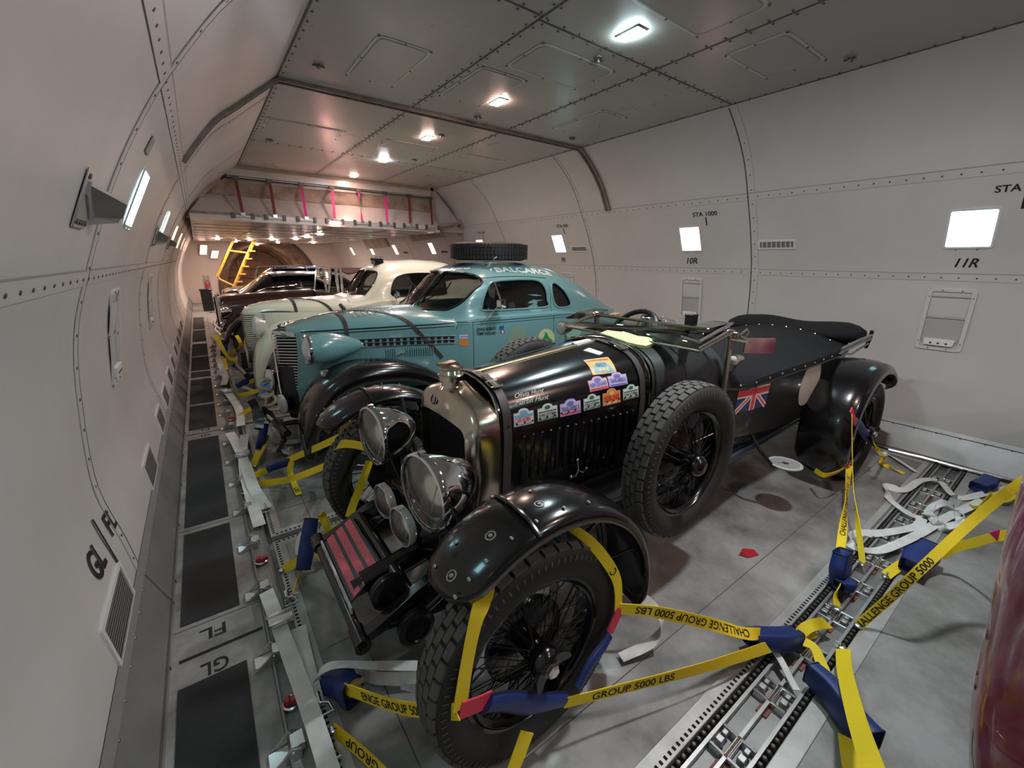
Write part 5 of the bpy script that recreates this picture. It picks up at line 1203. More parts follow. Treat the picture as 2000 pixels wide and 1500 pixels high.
# hood, prow, belt lines
def hw(x): return interp([(.47, .10), (.52, .165), (.62, .225), (.9, .33), (1.3, .46), (1.66, .59), (1.82, .642)], x)
def hz(x): return interp([(.47, 1.085), (.52, 1.115), (.65, 1.155), (.9, 1.20), (1.3, 1.228), (1.66, 1.232), (1.82, 1.20)], x)
rows = [hood_sec(x, hw(x), hz(x), interp([(.47, 1.05), (.6, 1.075), (1.66, 1.09)], x), interp([(.47, 1.055), (.64, 1.05), (.80, .56)], x), TY, 2.4) for x in [.47, .49, .52, .56, .62]+[.68+1.14*i/18 for i in range(19)]]
m = MB(); m.loft(rows, True); hood_ = finish('bonnet', m, M_teal, tc, angle=40); HB = bvh_of(hood_)
m = MB()
for x in [.70+.04*i for i in range(25)]: pass
for s in (-1, 1):
    for z, r in ((1.085, .006), (1.06, .004)): m.tube([HB.ray_cast(V((x, TY+s*1.2, z+.03*(x-.62))), V((0, -s, 0)))[0] for x in [.60+.04*i for i in range(31)]], r, 5)
each('side_moulding', m, M_blackm, hood_)
m = MB(); rr_ = [V((1.815, p.y, p.z)) for p in rows[-1]]; m.tube(rr_[2:-2], .005, 5); m.tube([(x, TY, hz(x)+.002) for x in [.5+.05*i for i in range(24)]], .006, 6); finish('shut_line', m, M_steel, hood_)
# chrome side louvre band and stamped louvres
for s in (-1, 1):
    m = MB(); F = lambda x, z, o=.004: (lambda h: h[0]+V((0, s*o, 0)))(HB.ray_cast(V((x, TY+s*1.2, z)), V((0, -s, 0))))
    for z in (1.01, .975, .94): m.tube([F(x, z, .006) for x in [.95+.05*i for i in range(18)]], .004, 6)
    each('louvre_moulding', m, M_steel, hood_)
    m = MB()
    for k in range(15):
        x = .97+.056*k
        for z0, z1 in ((.980, 1.003), (.945, .970)): m.prism([F(x, z0, .001), F(x+.034, z0, .001), F(x+.034, z1, .001), F(x, z1, .001)], (0, s*.003, 0))
    q = finish('louvre_openings', m, M_dark, hood_); q['kind'] = 'stuff'
    m = MB()
    for k in range(22):
        x = 1.22+.018*k
        if k in (5, 6, 7, 8): continue
        m.tube([F(x, .915, .002), F(x+.004, .89, .007), F(x, .84, .003)], .005, 5)
    q = finish('stamped_louvres', m, M_teal, hood_); q['kind'] = 'stuff'
    m = MB(); c = F(1.33, .87, .02); m.tube([c+V((-.05, 0, 0)), c+V((.06, 0, 0))], .006, 6); m.sphere(c, .013, 10); m.tube([c, c+V((0, -s*.02, 0))], .008, 6); finish('bonnet_handle', m, M_chrome, hood_)
m = MB()
for i in range(9):
    for s in (-1, 1):
        for j in range(5): x = 1.02+.045*i; y = TY+s*(.05+.05*j); h = HB.ray_cast(V((x, y, 2)), V((0, 0, -1))); m.loft([[h[0]+V((dx, -.014, 0)), h[0]+V((dx+.004, 0, dz)), h[0]+V((dx, .014, 0))] for dx, dz in ((-.008, .001), (.006, .008), (.012, .001))])
q = finish('top_louvres', m, M_teal, hood_); q['kind'] = 'stuff'
# grille
gr = bpy.data.objects.new('grille', None); COL.objects.link(gr); gr.parent = tc; ORG[gr.name] = ORG[tc.name]
def gx(v, z): return .425+abs(v)*.62+.10*max(0, .62-z)*.6
m = MB(); vs_ = [-.20, -.14, -.07, 0, .07, .14, .20]
def gw(z): return interp([(.30, .10), (.5, .14), (.75, .185), (.95, .215), (1.06, .215)], z)
m.loft([[V((gx(k*gw(z), z)+.018, TY+k*gw(z), z)) for k in (-1, -.5, 0, .5, 1)] for z in [.30+.038*i for i in range(21)]]); finish('backing', m, M_dark, gr)
m = MB()
z = 1.05
while z > .34:
    top = z > .78; w = gw(z)
    for s in (-1, 1):
        if top: pts = [V((gx(s*w*k, z), TY+s*w*k, z-.02*(1-k))) for k in (0, .33, .66, 1)]
        else: pts = [V((gx(s*w*k, z), TY+s*w*k, z)) for k in (.62, .8, 1)]
        m.tube(pts, .0055, 6)
    z -= .0255
q = finish('bars', m, mat('bright grille bars', (.80, .80, .80), .3, .6), gr); q['kind'] = 'stuff'
m = MB(); m.loft([[V((gx(0, z)-.012, TY-.012, z)), V((gx(0, z)-.02, TY, z)), V((gx(0, z)-.012, TY+.012, z))] for z in (1.06, .9, .6, .32)]); m.loft([[V((gx(s_*gw(z), z)-.01, TY+s_*gw(z), z)) for s_ in (-1, -.5, 0, .5, 1)] for z in (1.05, 1.085)]); finish('centre_strip', m, M_chrome, gr)
m = MB(); m.prism([V((gx(.15*abs(s_), .5)-.012, TY+.155*s_, z)) for s_, z in ((-1, .79), (0, .79), (1, .79), (1, .36), (0, .36), (-1, .36))], (.01, 0, 0)); finish('radiator_muff', m, mat('black vinyl muff', (.018, .018, .018), .6), gr)
# teal prow cheeks between grille and wings
m = MB()
for s in (-1, 1): m.loft([[V((gx(gw(z), z)+.0, TY+s*gw(z), z)), V((.60, TY+s*(gw(z)+.05), z)), V((.78, TY+s*(hw(.78)+.012), z)), V((.93, TY+s*(hw(.93)-.01), z))] for z in (.26, .4, .55, .7, .85, .95, 1.03, 1.07)])
finish('cheek', m, M_teal, tc, angle=60)
m = MB(); o_ = [(.455, .13), (.50, .20)]
for s in (-1, 1):
    for z in (1.095, 1.115): m.tube([V((.462+abs(v)*.35, TY+s*v, z)) for v in (.02, .06, .11)], .007, 6)
finish('bonnet_badge', m, M_blackm, hood_)
# headlamp pods on the cheeks
for s in (-1, 1):
    c = V((.60, TY+s*.44, .975)); m = MB()
    rows_ = []
    for d, r, dy, dz in ((0, .105, 0, 0), (.04, .118, 0, 0), (.12, .122, -.005, 0), (.20, .112, -.02, .0), (.29, .088, -.035, .0), (.38, .055, -.045, -.005), (.44, .02, -.05, -.01)):
        rows_.append([c+V((d, s*dy+cos(a)*r, dz+sin(a)*r)) for a in [2*pi*k/24 for k in range(24)]])
    m.loft(rows_, True, True); pod = finish('headlamp_pod', m, M_teal, tc, angle=60)
    m = MB(); m.lathe(c, (-1, 0, 0), [(.112, -.02), (.122, -.01), (.123, .01), (.112, .022), (.100, .018)], 32); finish('rim', m, M_chrome, pod)
    m = MB(); m.lathe(c, (-1, 0, 0), [(.103, .012), (.07, .034), (.03, .045), (0, .047)], 32); finish('lens', m, mat('ribbed headlamp glass', (.62, .64, .62), .12, .0, coat=1, noise=(60, .5, (.42, .44, .43))), pod)
    m = MB(); m.loft([[c+V((.1, s*(-.02), -.03)), c+V((.40, -s*.04, -.02))], [c+V((.12, -s*.12, -.24)), c+V((.50, -s*.12, -.24))]]); finish('pod_foot', m, M_teal, pod)
    c2 = V((.66, TY+s*.56, .80)); m = MB(); m.lathe(c2, (-1, 0, 0), [(0, -.05), (.03, -.04), (.035, 0), (.03, .015), (0, .02)], 18); m.tube([c2, c2+V((.02, -s*.03, -.07))], .01, 6); finish('indicator', m, M_chrome, tc)
# black front wings: broad domed pontoons
def wing_loft(parent, name, mt, yc, s, path, n=10):
    """path: (x, z crown, outer v, inner v, depth of the outer skirt)"""
    m = MB(); rows = []; P_ = [spline([(a[0], a[1], 0) for a in path], n), spline([(a[2], a[3], a[4]) for a in path], n)]
    for p, q in zip(*P_):
        r = []
        for t, d in ((0, 1), (.01, .55), (.05, .22), (.16, .07), (.34, .012), (.52, 0), (.70, .03), (.86, .12), (1, .28)):
            r.append((q.x+(q.y-q.x)*t, d*q.z))
        rows.append((p, r))
    N = len(rows); sec = []
    for i, (p, r) in enumerate(rows):
        a, b = rows[max(i-1, 0)][0], rows[min(i+1, N-1)][0]; t = V((b.x-a.x, 0, b.y-a.y)).normalized(); nn = V((-t.z, 0, t.x))
        if nn.z < -.2 or (abs(t.x) < .3 and nn.x > 0 and i < N/2): nn = -nn if nn.z < 0 else nn
        sec.append([V((p.x, yc+s*v, p.y))-nn*d for v, d in r])
    m.loft(sec); o = finish(name, m, mt, parent, angle=70); sm = o.modifiers.new('t', 'SOLIDIFY'); sm.thickness = .008; sm.offset = -1; return o
FW = [(.43, .20, .80, .44, .07), (.44, .42, .84, .40, .10), (.50, .62, .87, .40, .12), (.62, .775, .88, .40, .13), (.82, .872, .885, .42, .14), (1.05, .89, .885, .46, .15), (1.30, .845, .875, .52, .14), (1.55, .72, .865, .58, .12), (1.75, .52, .86, .62, .08), (1.90, .38, .86, .64, .04)]
RW = [(3.25, .36, .86, .60, .05), (3.35, .60, .87, .60, .10), (3.55, .80, .88, .56, .14), (3.85, .86, .88, .52, .16), (4.15, .80, .87, .45, .16), (4.40, .62, .85, .40, .14), (4.55, .38, .83, .38, .10)]
for s in (-1, 1):
    w = wing_loft(tc, 'front_wing', M_black, TY, s, FW); wing_loft(tc, 'rear_wing', M_teal, TY, s, RW)
    m = MB(); m.b2((1.85, TY+s*.62, .33), (3.3, TY+s*.86, .37)); finish('running_board', m, M_blackm, tc, bevel=.01)
    wheel(tc, (1.0, TY+s*.73, .36), s, R=.36, w=.17, rr=.22, spokes=False, rim_mat=M_blackm, blocks=50); wheel(tc, (3.86, TY+s*.72, .36), s, R=.36, w=.17, rr=.22, spokes=False, rim_mat=M_blackm, tread=False)
m = MB(); m.b2((.75, TY-.45, .22), (4.5, TY+.45, .40)); m.b2((.56, TY-.18, .24), (.8, TY+.18, .5)); finish('underbody', m, M_dark, tc, bevel=.02)
# bumper bracket, fog lamps
m = MB(); m.tube([(.36, TY-.55, .36), (.31, TY-.2, .37), (.30, TY, .37), (.31, TY+.2, .37), (.36, TY+.55, .36)], .03, 8); m.tube([(.34, TY-.3, .36), (.7, TY-.3, .34)], .02, 6); m.tube([(.34, TY+.3, .36), (.7, TY+.3, .34)], .02, 6); finish('bumper_bar', m, M_blackm, tc)
for u, v, y in ((551, 790, 3.88), (526, 740, 4.22)):
    c = at(u, v, y=y); m = MB(); m.lathe(c, (-1, -.25, 0), [(0, -.09), (.05, -.075), (.08, -.03), (.085, 0)], 24); o = finish('fog_lamp', m, M_black, tc); m = MB(); m.lathe(c, (-1, -.25, 0), [(.088, -.01), (.088, .006), (.078, .012)], 28); m.lathe(c, (-1, -.25, 0), [(.080, .006), (.05, .016), (0, .02)], 28); finish('lens', m, mat('pale lamp cover', (.72, .74, .70), .3), o)
    m = MB(); m.tube([c+V((.04, 0, -.06)), V((c.x+.02, c.y, .38))], .012, 6); finish('lamp_post', m, M_black, o)
m = MB(); c = at(541, 745, y=4.1); m.box(c+V((.02, 0, -.05)), (.012, .20, .11)); finish('plate_holder', m, M_blackm, tc)
# roof lettering, flank lettering, stickers, pillar bits
RB = bvh_of(shell)
L1, L2 = aim(966, 527, TB0), aim(1074, 534, TB0)
def roofchart(p, q, off=.002):
    c = (p+q)/2; ax = (q-p); n = TB0.find_nearest(c)[1]; n = n if n.y < 0 else -n; ax.normalize(); ay = n.cross(ax); ay = ay if ay.z > 0 else -ay
    return snapchart(TB0, c, ax, ay, out=V((0, -1, .3))), (q-p).length
M_sw = mat('white signwriting', (.80, .80, .78), .4)
if L1 and L2:
    f, W = roofchart(L1, L2); m = MB(); put_text(m, 'BALCARCE', lambda a, b: f(a, b, .003), .085, W, bold=.035); m2 = f(-W/2-.045, -.005, .003); m.sphere(m2, .014, 10, (1, .4, 1)); finish('roof_lettering', m, M_sw, shell, fix=False)
L1, L2 = aim(870, 530, TB0), aim(918, 524, TB0)
if L1 and L2:
    f, W = roofchart(L1, L2); m = MB(); put_text(m, 'Aque', lambda a, b: f(a, b, .003), .06, W, bold=.03, shear=.4); finish('roof_lettering', m, M_sw, shell, fix=False)
def flank(u0, v0, u1, v1, h, txt, mt, bold=.02, shear=.2):
    p, q = aim(u0, v0, TB0), aim(u1, v1, TB0)
    if not (p and q): return
    f, W = roofchart(p, q); m = MB(); put_text(m, txt, lambda a, b: f(a, b, .003), h, W, bold=bold, shear=shear); finish('flank_lettering', m, mt, shell, fix=False)
flank(930, 644, 968, 641, .030, 'GEORGE BARRACK', M_print); flank(930, 652, 968, 650, .030, 'TOMMY HOLLAND', M_print)
def patch(pix, mt, name, n2=None):
    P_ = [aim(*p, TB0) for p in pix]; P_ = [p for p in P_ if p]; c = sum(P_, V())/len(P_); f = lambda p, o: (lambda h: h[0]+(h[1] if h[1].y < 0 else -h[1])*o)(TB0.find_nearest(p)); m = MB()
    m.loft([[f(c+(p-c)*k, .003) for p in P_] for k in (1, .7, .4, .02)], closed=True); return finish(name, m, mt, shell, fix=False)
patch([(975, 637), (984, 636), (984, 643), (975, 644)], mat('flag blue', (.02, .10, .35), .4), 'flag_sticker'); patch([(977, 646), (980, 646), (980, 651), (977, 651)], S_g, 'flag_sticker'); patch([(980, 646), (983, 646), (983, 651), (980, 651)], S_w, 'flag_sticker'); patch([(983, 646), (986, 645), (986, 651), (983, 651)], S_r, 'flag_sticker')
patch([(897, 654), (914, 653), (914, 661), (897, 662)], S_lp, 'rally_sticker'); patch([(898, 656), (913, 655), (913, 659), (898, 660)], S_r, 'rally_sticker'); patch([(897, 666), (901, 664), (905, 662), (910, 664), (915, 666), (915, 675), (897, 675)], S_o, 'rally_sticker')
el = lambda cx, cy, rx, ry, n=20: [(cx+rx*cos(2*pi*k/n), cy+ry*sin(2*pi*k/n)) for k in range(n)]
patch(el(1067, 660, 16, 18), mat('pale yellow roundel', (.62, .62, .30), .4), 'club_sticker'); 
P2 = [(1057, 668), (1063, 655), (1064, 648), (1068, 650), (1071, 658), (1079, 665), (1078, 672), (1066, 674)]
m_ = patch(P2, mat('map green', (.03, .26, .10), .4), 'club_sticker_map')
for v in m_.data.vertices: v.co += V((0, -.002, 0))
patch(el(1118, 648, 16, 12), mat('pale green roundel', (.30, .52, .40), .4), 'club_sticker')
gp = [(975, 700), (985, 680), (990, 665), (1000, 655), (995, 645), (1003, 634), (1010, 636), (1018, 634), (1024, 645), (1020, 655), (1030, 660), (1026, 672), (1010, 668), (1000, 680), (990, 700)]
patch([(990, 690), (985, 680), (992, 664), (999, 648), (1003, 635), (1011, 637), (1020, 634), (1025, 648), (1030, 662), (1028, 680)], mat('gold leaf crest', (.24, .33, .24), .4), 'gold_crest')
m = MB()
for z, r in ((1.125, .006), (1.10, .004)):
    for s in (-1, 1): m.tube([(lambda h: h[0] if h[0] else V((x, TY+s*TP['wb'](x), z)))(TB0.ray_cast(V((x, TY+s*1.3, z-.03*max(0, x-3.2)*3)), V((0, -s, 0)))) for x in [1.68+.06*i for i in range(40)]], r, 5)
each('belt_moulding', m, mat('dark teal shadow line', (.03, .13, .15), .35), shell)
m = MB()
for s in (-1, 1):
    yy = lambda z, x: (lambda h: h[0] if h[0] else V((x, TY, z)))(TB0.ray_cast(V((x, TY+s*1.3, z)), V((0, -s, 0))))
    for x0 in (1.97, 2.93): m.tube([yy(z, x0+(.0 if z < 1.2 or x0 < 2.5 else (z-1.2)*.05)) for z in [.42+.05*i for i in range(16 if x0 < 2.5 else 21)]], .003, 4)
    m.tube([yy(1.50+.02*sin(pi*k/12)-(.0 if k else .03), 2.08+.85*k/12) for k in range(13)], .004, 4)
each('door_gap', m, M_print, shell)
m = MB(); h = aim(940, 632, TB0); a = aim(950, 604, TB0); c = a+V((.05, -.14, .06)); m.tube([h, h+V((.0, -.03, .03)), c+V((-.02, 0, -.03))], .006, 6); mr = finish('mirror_arm', m, M_chrome, tc)
m = MB(); m.prism([c+V((x*.7, x*.5, z)) for x, z in rrect(.16, .085, .012)], (.03, -.03, 0)); finish('door_mirror', m, M_chrome, mr, bevel=.004)
m = MB(); p = aim(1005, 600, TB0)+V((0, .05, 0)); m.prism([p+V((x, 0, z)) for x, z in ((-.05, -.05), (.05, -.04), (.03, .05), (-.03, .04))], (0, .004, .0)); finish('window_paper', m, S_w, tc)
m = MB()
for s in (-1, 1):
    b = V((1.74, TY+s*.22, 1.27)); e = V((1.90, TY+s*.42, 1.42)); m.tube([b, b+V((-.02, 0, .03)), e+V((-.045, 0, 0))], .005, 5); m.tube([e+V((-.06, s*.10, .06)), e+V((-.03, -s*.12, -.06))], .006, 5)
each('wiper', m, M_print, tc)
m = MB(); m.tube([(lambda h: h[0]+V((-.01, 0, 0)))(TB0.ray_cast(V((1.2, TY, z)), V((1, 0, 0)))) for z in [1.26+.03*i for i in range(10)]], .012, 6); finish('windscreen_divider', m, M_blackm, tc)
m = MB(); m.tube([(lambda h: h[0]+V((0, -.008, 0)))(TB0.ray_cast(V((x, TY-1.3, z)), V((0, 1, 0)))) for x, z in ((2.30, 1.22), (2.29, 1.34), (2.27, 1.47))], .008, 6); finish('vent_divider', m, M_chrome, tc)
m = MB(); c = V((4.28, 3.66, 1.02)); m.lathe(c, (0, 0, 1), [(.03, 0), (.03, .02), (.02, .04), (.028, .06), (0, .075)], 14); finish('fuel_cap', m, M_chrome, tc)
# straps over the bonnet
m = None
def over(x, z0, z1, far=True):
    pts = []
    for k in range(25):
        a = pi*k/24; pts.append(V((x, TY-.62*cos(a), .9+.55*sin(a))))
    return pts
pts = [V((1.10+.0*k, TY-.5+1.0*k/24, 1.5)) for k in range(25)]
def strap_over(xf, name='hold_down_strap'):
    rows = []
    for k in range(41):
        t = -1+2*k/40; x = xf(t); a = pi/2*(1-abs(t)); o = V((x, TY+(-1 if t < 0 else 1)*cos(a)*.9, .75+sin(a)*.8)); d = (V((x, TY, .92))-o).normalized(); h = HB.ray_cast(o, d)
        if h[0] is None: continue
        n = h[1] if h[1].dot(d) < 0 else -h[1]; rows.append((h[0], n))
    sec = []
    for i, (p, n) in enumerate(rows):
        a, b = rows[max(i-1, 0)][0], rows[min(i+1, len(rows)-1)][0]; t = (b-a).normalized(); d = n.cross(t).normalized()
        sec.append([p+n*.001-d*.017, p+n*.006-d*.017, p+n*.006+d*.017, p+n*.001+d*.017])
    m = MB(); m.loft(sec, True, True); return finish(name, m, M_leather, tc)
strap_over(lambda t: .93 if t < 0 else .99)
strap_over(lambda t: 1.06-.0*t if t > 0 else 1.06+abs(t)*.62)
m = MB(); m.tube([(1.02, TY+.02, 1.225), (1.0, TY+.05, 1.26), (1.03, TY+.09, 1.23)], .018, 6); finish('strap_knot', m, M_leather, tc)
# spare tyre on the roof
st = thing('spare_tyre', (2.53, 3.9, 1.665), 'black spare tyre lying flat on the roof of the teal coupe', 'tyre')
m = MB(); cc = V((2.53, 3.90, 1.755)); R_, h_ = .41, .085
prof = [(.24, -h_*.7), (.27, -h_), (.34, -h_*1.02), (.385, -h_*.85), (.402, -h_*.55), (.404, 0), (.402, h_*.55), (.385, h_*.85), (.34, h_*1.02), (.27, h_), (.24, h_*.7), (.24, -h_*.7)]
m.lathe(cc, (0, 0, 1), prof, 64); tyb = finish('carcass', m, M_rubber, st, angle=50)
m = MB()
for k in range(72):
    a0 = 2*pi*k/72
    for z0, z1, sk in ((-h_*.85, -h_*.42, .01), (-h_*.36, -h_*.02, -.01), (h_*.02, h_*.36, .01), (h_*.42, h_*.85, -.01)):
        P4 = lambda r, a, z: cc+V((r*cos(a), r*sin(a), z)); a1 = a0+.066; m.add([P4(.398, a0, z0), P4(.398, a1, z0), P4(.398, a1+sk, z1), P4(.398, a0+sk, z1), P4(.410, a0, z0), P4(.410, a1, z0), P4(.410, a1+sk, z1), P4(.410, a0+sk, z1)], [(4, 5, 6, 7), (0, 1, 5, 4), (1, 2, 6, 5), (2, 3, 7, 6), (3, 0, 4, 7)])
q = finish('tread', m, M_rubber, st, angle=20); q['kind'] = 'stuff'
m = MB(); m.cyl((2.53, 3.9, 1.67), (2.53, 3.9, 1.84), .05, 12); m.tube([(2.30, 3.68, 1.68), (2.53, 3.9, 1.70), (2.76, 4.12, 1.68)], .012, 6); m.tube([(2.33, 3.52, 1.655), (2.33, 3.50, 1.69), (2.36, 3.50, 1.70)], .006, 6); finish('roof_mount', m, M_alud, st)
# ---------------------------------------------------------------- cream coupe beyond the teal one
WY = 6.22
wc = thing('cream_coupe', (2.6, WY, 0), 'cream vintage coupe with a beacon on its roof, behind the teal coupe', 'car')
WP = dict(yc=WY, n=2.7, tumble=.88,
    wb=lambda x: interp([(1.62, .62), (2.0, .70), (3.0, .74), (3.6, .70), (4.3, .58), (4.8, .34)], x),
    belt=lambda x: interp([(1.62, 1.08), (2.0, 1.15), (3.0, 1.15), (3.6, 1.05), (4.8, .72)], x),
    roof=lambda x: interp([(1.62, 1.16), (1.84, 1.21), (1.95, 1.40), (2.08, 1.57), (2.28, 1.635), (2.7, 1.66), (3.1, 1.64), (3.5, 1.53), (3.9, 1.33), (4.3, 1.10), (4.65, .9), (4.8, .78)], x),
    sill=lambda x: .36)
sh2 = coupe_body(wc, WP, 1.62, 4.8, 44, M_cream); WB = bvh_of(sh2)
WDW = [(2.18, 1.19), (2.16, 1.28), (2.22, 1.40), (2.34, 1.465), (2.6, 1.485), (2.86, 1.47), (2.95, 1.38), (2.96, 1.26), (2.92, 1.19), (2.5, 1.185)]
WWS = [(.03, 1.22), (.03, 1.49), (.20, 1.51), (.38, 1.50), (.45, 1.44), (.49, 1.33), (.47, 1.235), (.42, 1.21)]
cu = []
m = MB(); m.prism(side_outline(WDW, WY-1.2), (0, 2.4, 0)); cu.append(m)
for s in (-1, 1): m = MB(); m.prism([V((1.2, WY+s*p.y, p.z)) for p in spline([(0, a, b) for a, b in WWS], 4, True)], (.95, 0, 0)); cu.append(m)
cut(sh2, cu)
for s in (1, -1):
    vv = V((0, s, 0)); o = side_outline(WDW, WY-s); g = pane_on(WB, 'door_window', o, M_tint, wc, view=vv, off=-.012); trim_on(WB, 'window_trim', o, M_blackm, g, r=.008, view=vv)
    o = [V((.9, WY+s*p.y, p.z)) for p in spline([(0, a, b) for a, b in WWS], 4, True)]; g = pane_on(WB, 'windscreen_pane', o, M_glass, wc, view=V((1, 0, 0)), off=-.012); trim_on(WB, 'rubber_seal', o, M_blackm, g, r=.012, view=V((1, 0, 0)))
m = MB(); m.b2((1.7, WY-.6, .5), (4.2, WY+.6, .56)); m.b2((3.3, WY-.58, .5), (3.38, WY+.58, 1.2)); m.b2((1.75, WY-.55, .9), (1.98, WY+.55, 1.13)); finish('interior_lining', m, mat('dark interior'), wc)
m = MB()
for s in (-1, 1): m.box((2.9, WY+s*.3, .8), (.55, .5, .2)); m.box((3.1, WY+s*.3, 1.08), (.16, .48, .5), Matrix.Rotation(.18, 3, 'Y'))
each('seat', m, mat('black seat', (.02, .02, .02), .5), wc, bevel=.04)
def whw(x): return interp([(.44, .10), (.50, .17), (.62, .24), (.9, .36), (1.3, .49), (1.7, .62)], x)
def whz(x): return interp([(.44, 1.0), (.47, 1.05), (.54, 1.095), (.70, 1.13), (1.0, 1.155), (1.7, 1.175)], x)
rows = [hood_sec(x, whw(x), whz(x), whz(x)-.14, .50, WY, 2.5) for x in [.44, .46, .49, .54, .60]+[.68+1.0*i/14 for i in range(15)]]
m = MB(); m.loft(rows, True); wh = finish('bonnet', m, M_cream, wc, angle=45); WH = bvh_of(wh)
m = MB()
for s in (-1, 1):
    m.loft([[V((.435+.10*(1-zf), WY+s*.06, z)), V((.45+.1*(1-zf), WY+s*.16, z)), V((.58, WY+s*.27, z)), V((.95, WY+s*.40, z)), V((1.7, WY+s*.62, z))] for z, zf in ((.28, .3), (.42, .7), (.6, .95), (.8, 1), (.95, .95), (1.02, .85))])
finish('cheek', m, M_cream, wc, angle=60)
m = MB()
for k in range(22):
    z = .99-.026*k; w = .30 if z > .6 else .30-.25*(.6-z)
    for s in (-1, 1): m.tube([V((.428+.12*max(0, .6-z), WY, z)), V((.432+.12*max(0, .6-z), WY+s*.07, z)), V((.446+.1*max(0, .6-z), WY+s*.155, z)), V((.53, WY+s*.235, z+.002)), V((.66, WY+s*w, z+.004))], .0042, 5)
q = finish('grille_bars', m, mat('dark green gap', (.05, .06, .045), .5), wc); q['kind'] = 'stuff'
m = MB()
for s in (-1, 1):
    o = [(lambda h: h[0] if h[0] else V((.7, WY+s*.3, 1)))(WH.ray_cast(V((.80+.20*cos(a), WY+s*1.2, 1.0+.034*sin(a))), V((0, -s, 0)))) for a in [2*pi*k/30 for k in range(30)]]; m.tube([p+V((0, s*.014, 0)) for p in o], .006, 6, close=True)
each('oval_moulding', m, M_blackm, wc)
WFW = [(.42, .22, .82, .40, .06), (.44, .48, .87, .36, .10), (.52, .72, .90, .34, .13), (.68, .90, .91, .36, .15), (.92, .96, .905, .42, .16), (1.2, .93, .90, .50, .15), (1.5, .76, .89, .58, .12), (1.75, .52, .88, .62, .08), (1.9, .38, .88, .64, .04)]
for s in (-1, 1):
    wing_loft(wc, 'front_wing', M_cream, WY, s, WFW); wing_loft(wc, 'rear_wing', M_cream, WY, s, RW)
    c = V((.52, WY+s*.60, .90)); m = MB(); m.lathe(c, (-1, 0, .1), [(0, -.12), (.06, -.10), (.085, -.02), (.09, .0), (.08, .016), (.05, .03), (0, .034)], 24); q = [(p.x, c.y+(p.y-c.y)*.85, c.z+(p.z-c.z)*1.35) for p in m.v]; m.v = [V(p) for p in q]; finish('headlamp', m, mat('ribbed headlamp glass'), wc)
    wheel(wc, (1.02, WY+s*.74, .36), s, R=.36, w=.16, rr=.22, spokes=False, tread=False, rim_mat=M_blackm); wheel(wc, (3.9, WY+s*.74, .36), s, R=.36, w=.16, rr=.22, spokes=False, tread=False, rim_mat=M_blackm)
m = MB(); m.b2((.7, WY-.5, .24), (4.6, WY+.5, .42)); m.tube([(.36, WY-.6, .34), (.30, WY, .34), (.36, WY+.6, .34)], .03, 8); m.tube([(.32, WY-.3, .34), (.62, WY-.3, .34)], .025, 6); m.b2((.34, WY-.30, .34), (.40, WY+.0, .56)); finish('underbody', m, M_blackm, wc)
m = MB()
for z in (1.02, .97, .92): m.tube([(.45, WY-.42+.0, z-.4), (.43, WY-.30, z-.4)], .006, 5)
put_text(m, 'Ford', lambda a, b: (lambda h: (h[0] if h[0] else V((.8, WY-.3, 1)))+V((0, -.004, 0)))(WH.ray_cast(V((.80+a, WY-1.2, 1.0+b)), V((0, 1, 0)))), .028, .09, bold=.03); finish('nose_script', m, M_print, wc, fix=False)
p = WB.ray_cast(V((2.06+.10, WY-.12, 2)), V((0, 0, -1)))[0]; m = MB(); m.box(p+V((0, 0, .02)), (.12, .16, .05)); m.lathe(p+V((0, 0, .045)), (0, 0, 1), [(.085, 0), (.095, .01), (.095, .04), (.08, .05), (0, .055)], 20); bc = finish('roof_beacon', m, M_black, wc)
m = MB(); m.lathe(p+V((0, 0, .075)), (0, 0, 1), [(.0955, 0), (.0975, .002), (.0975, .012), (.0955, .014)], 20); finish('beacon_band', m, M_steel, bc)
m = MB(); c = V((2.16, WY-.80, 1.22)); m.lathe(c, (-1, 0, 0), [(0, -.03), (.045, -.02), (.055, .01), (.05, .02)], 14); m.tube([c, c+V((.02, .1, -.08))], .008, 5); m.box((2.12, WY+.72, 1.2), (.05, .1, .07)); finish('door_mirror', m, M_chrome, wc)
def strap_over2(bv, yc, xf, mt, par, name='hold_down_strap', wd=.016):
    rows = []
    for k in range(41):
        t = -1+2*k/40; x = xf(t); a = pi/2*(1-abs(t)); o = V((x, yc+(-1 if t < 0 else 1)*cos(a)*.9, .75+sin(a)*.8)); d = (V((x, yc, .92))-o).normalized(); h = bv.ray_cast(o, d)
        if h[0]: rows.append((h[0], h[1] if h[1].dot(d) < 0 else -h[1]))
    sec = []
    for i, (p, n) in enumerate(rows):
        t = (rows[min(i+1, len(rows)-1)][0]-rows[max(i-1, 0)][0]).normalized(); d = n.cross(t).normalized(); sec.append([p+n*.001-d*wd, p+n*.008-d*wd, p+n*.008+d*wd, p+n*.001+d*wd])
    m = MB(); m.loft(sec, True, True); finish(name, m, mt, par)
strap_over2(WH, WY, lambda t: 1.0, M_leather, wc); strap_over2(WH, WY, lambda t: 1.03+max(0, -t)*.5, M_leather, wc)

# ---------------------------------------------------------------- cars further forward
def far_wheels(car_, yc, xs_, R, hub=M_chrome, hwid=.72, sp=False):
    for x in xs_:
        for s in (-1, 1): wheel(car_, (x, yc+s*hwid, R), s, R=R, w=.18, rr=R*.6, spokes=False, tread=False, rim_mat=M_blackm, hubcol=hub)
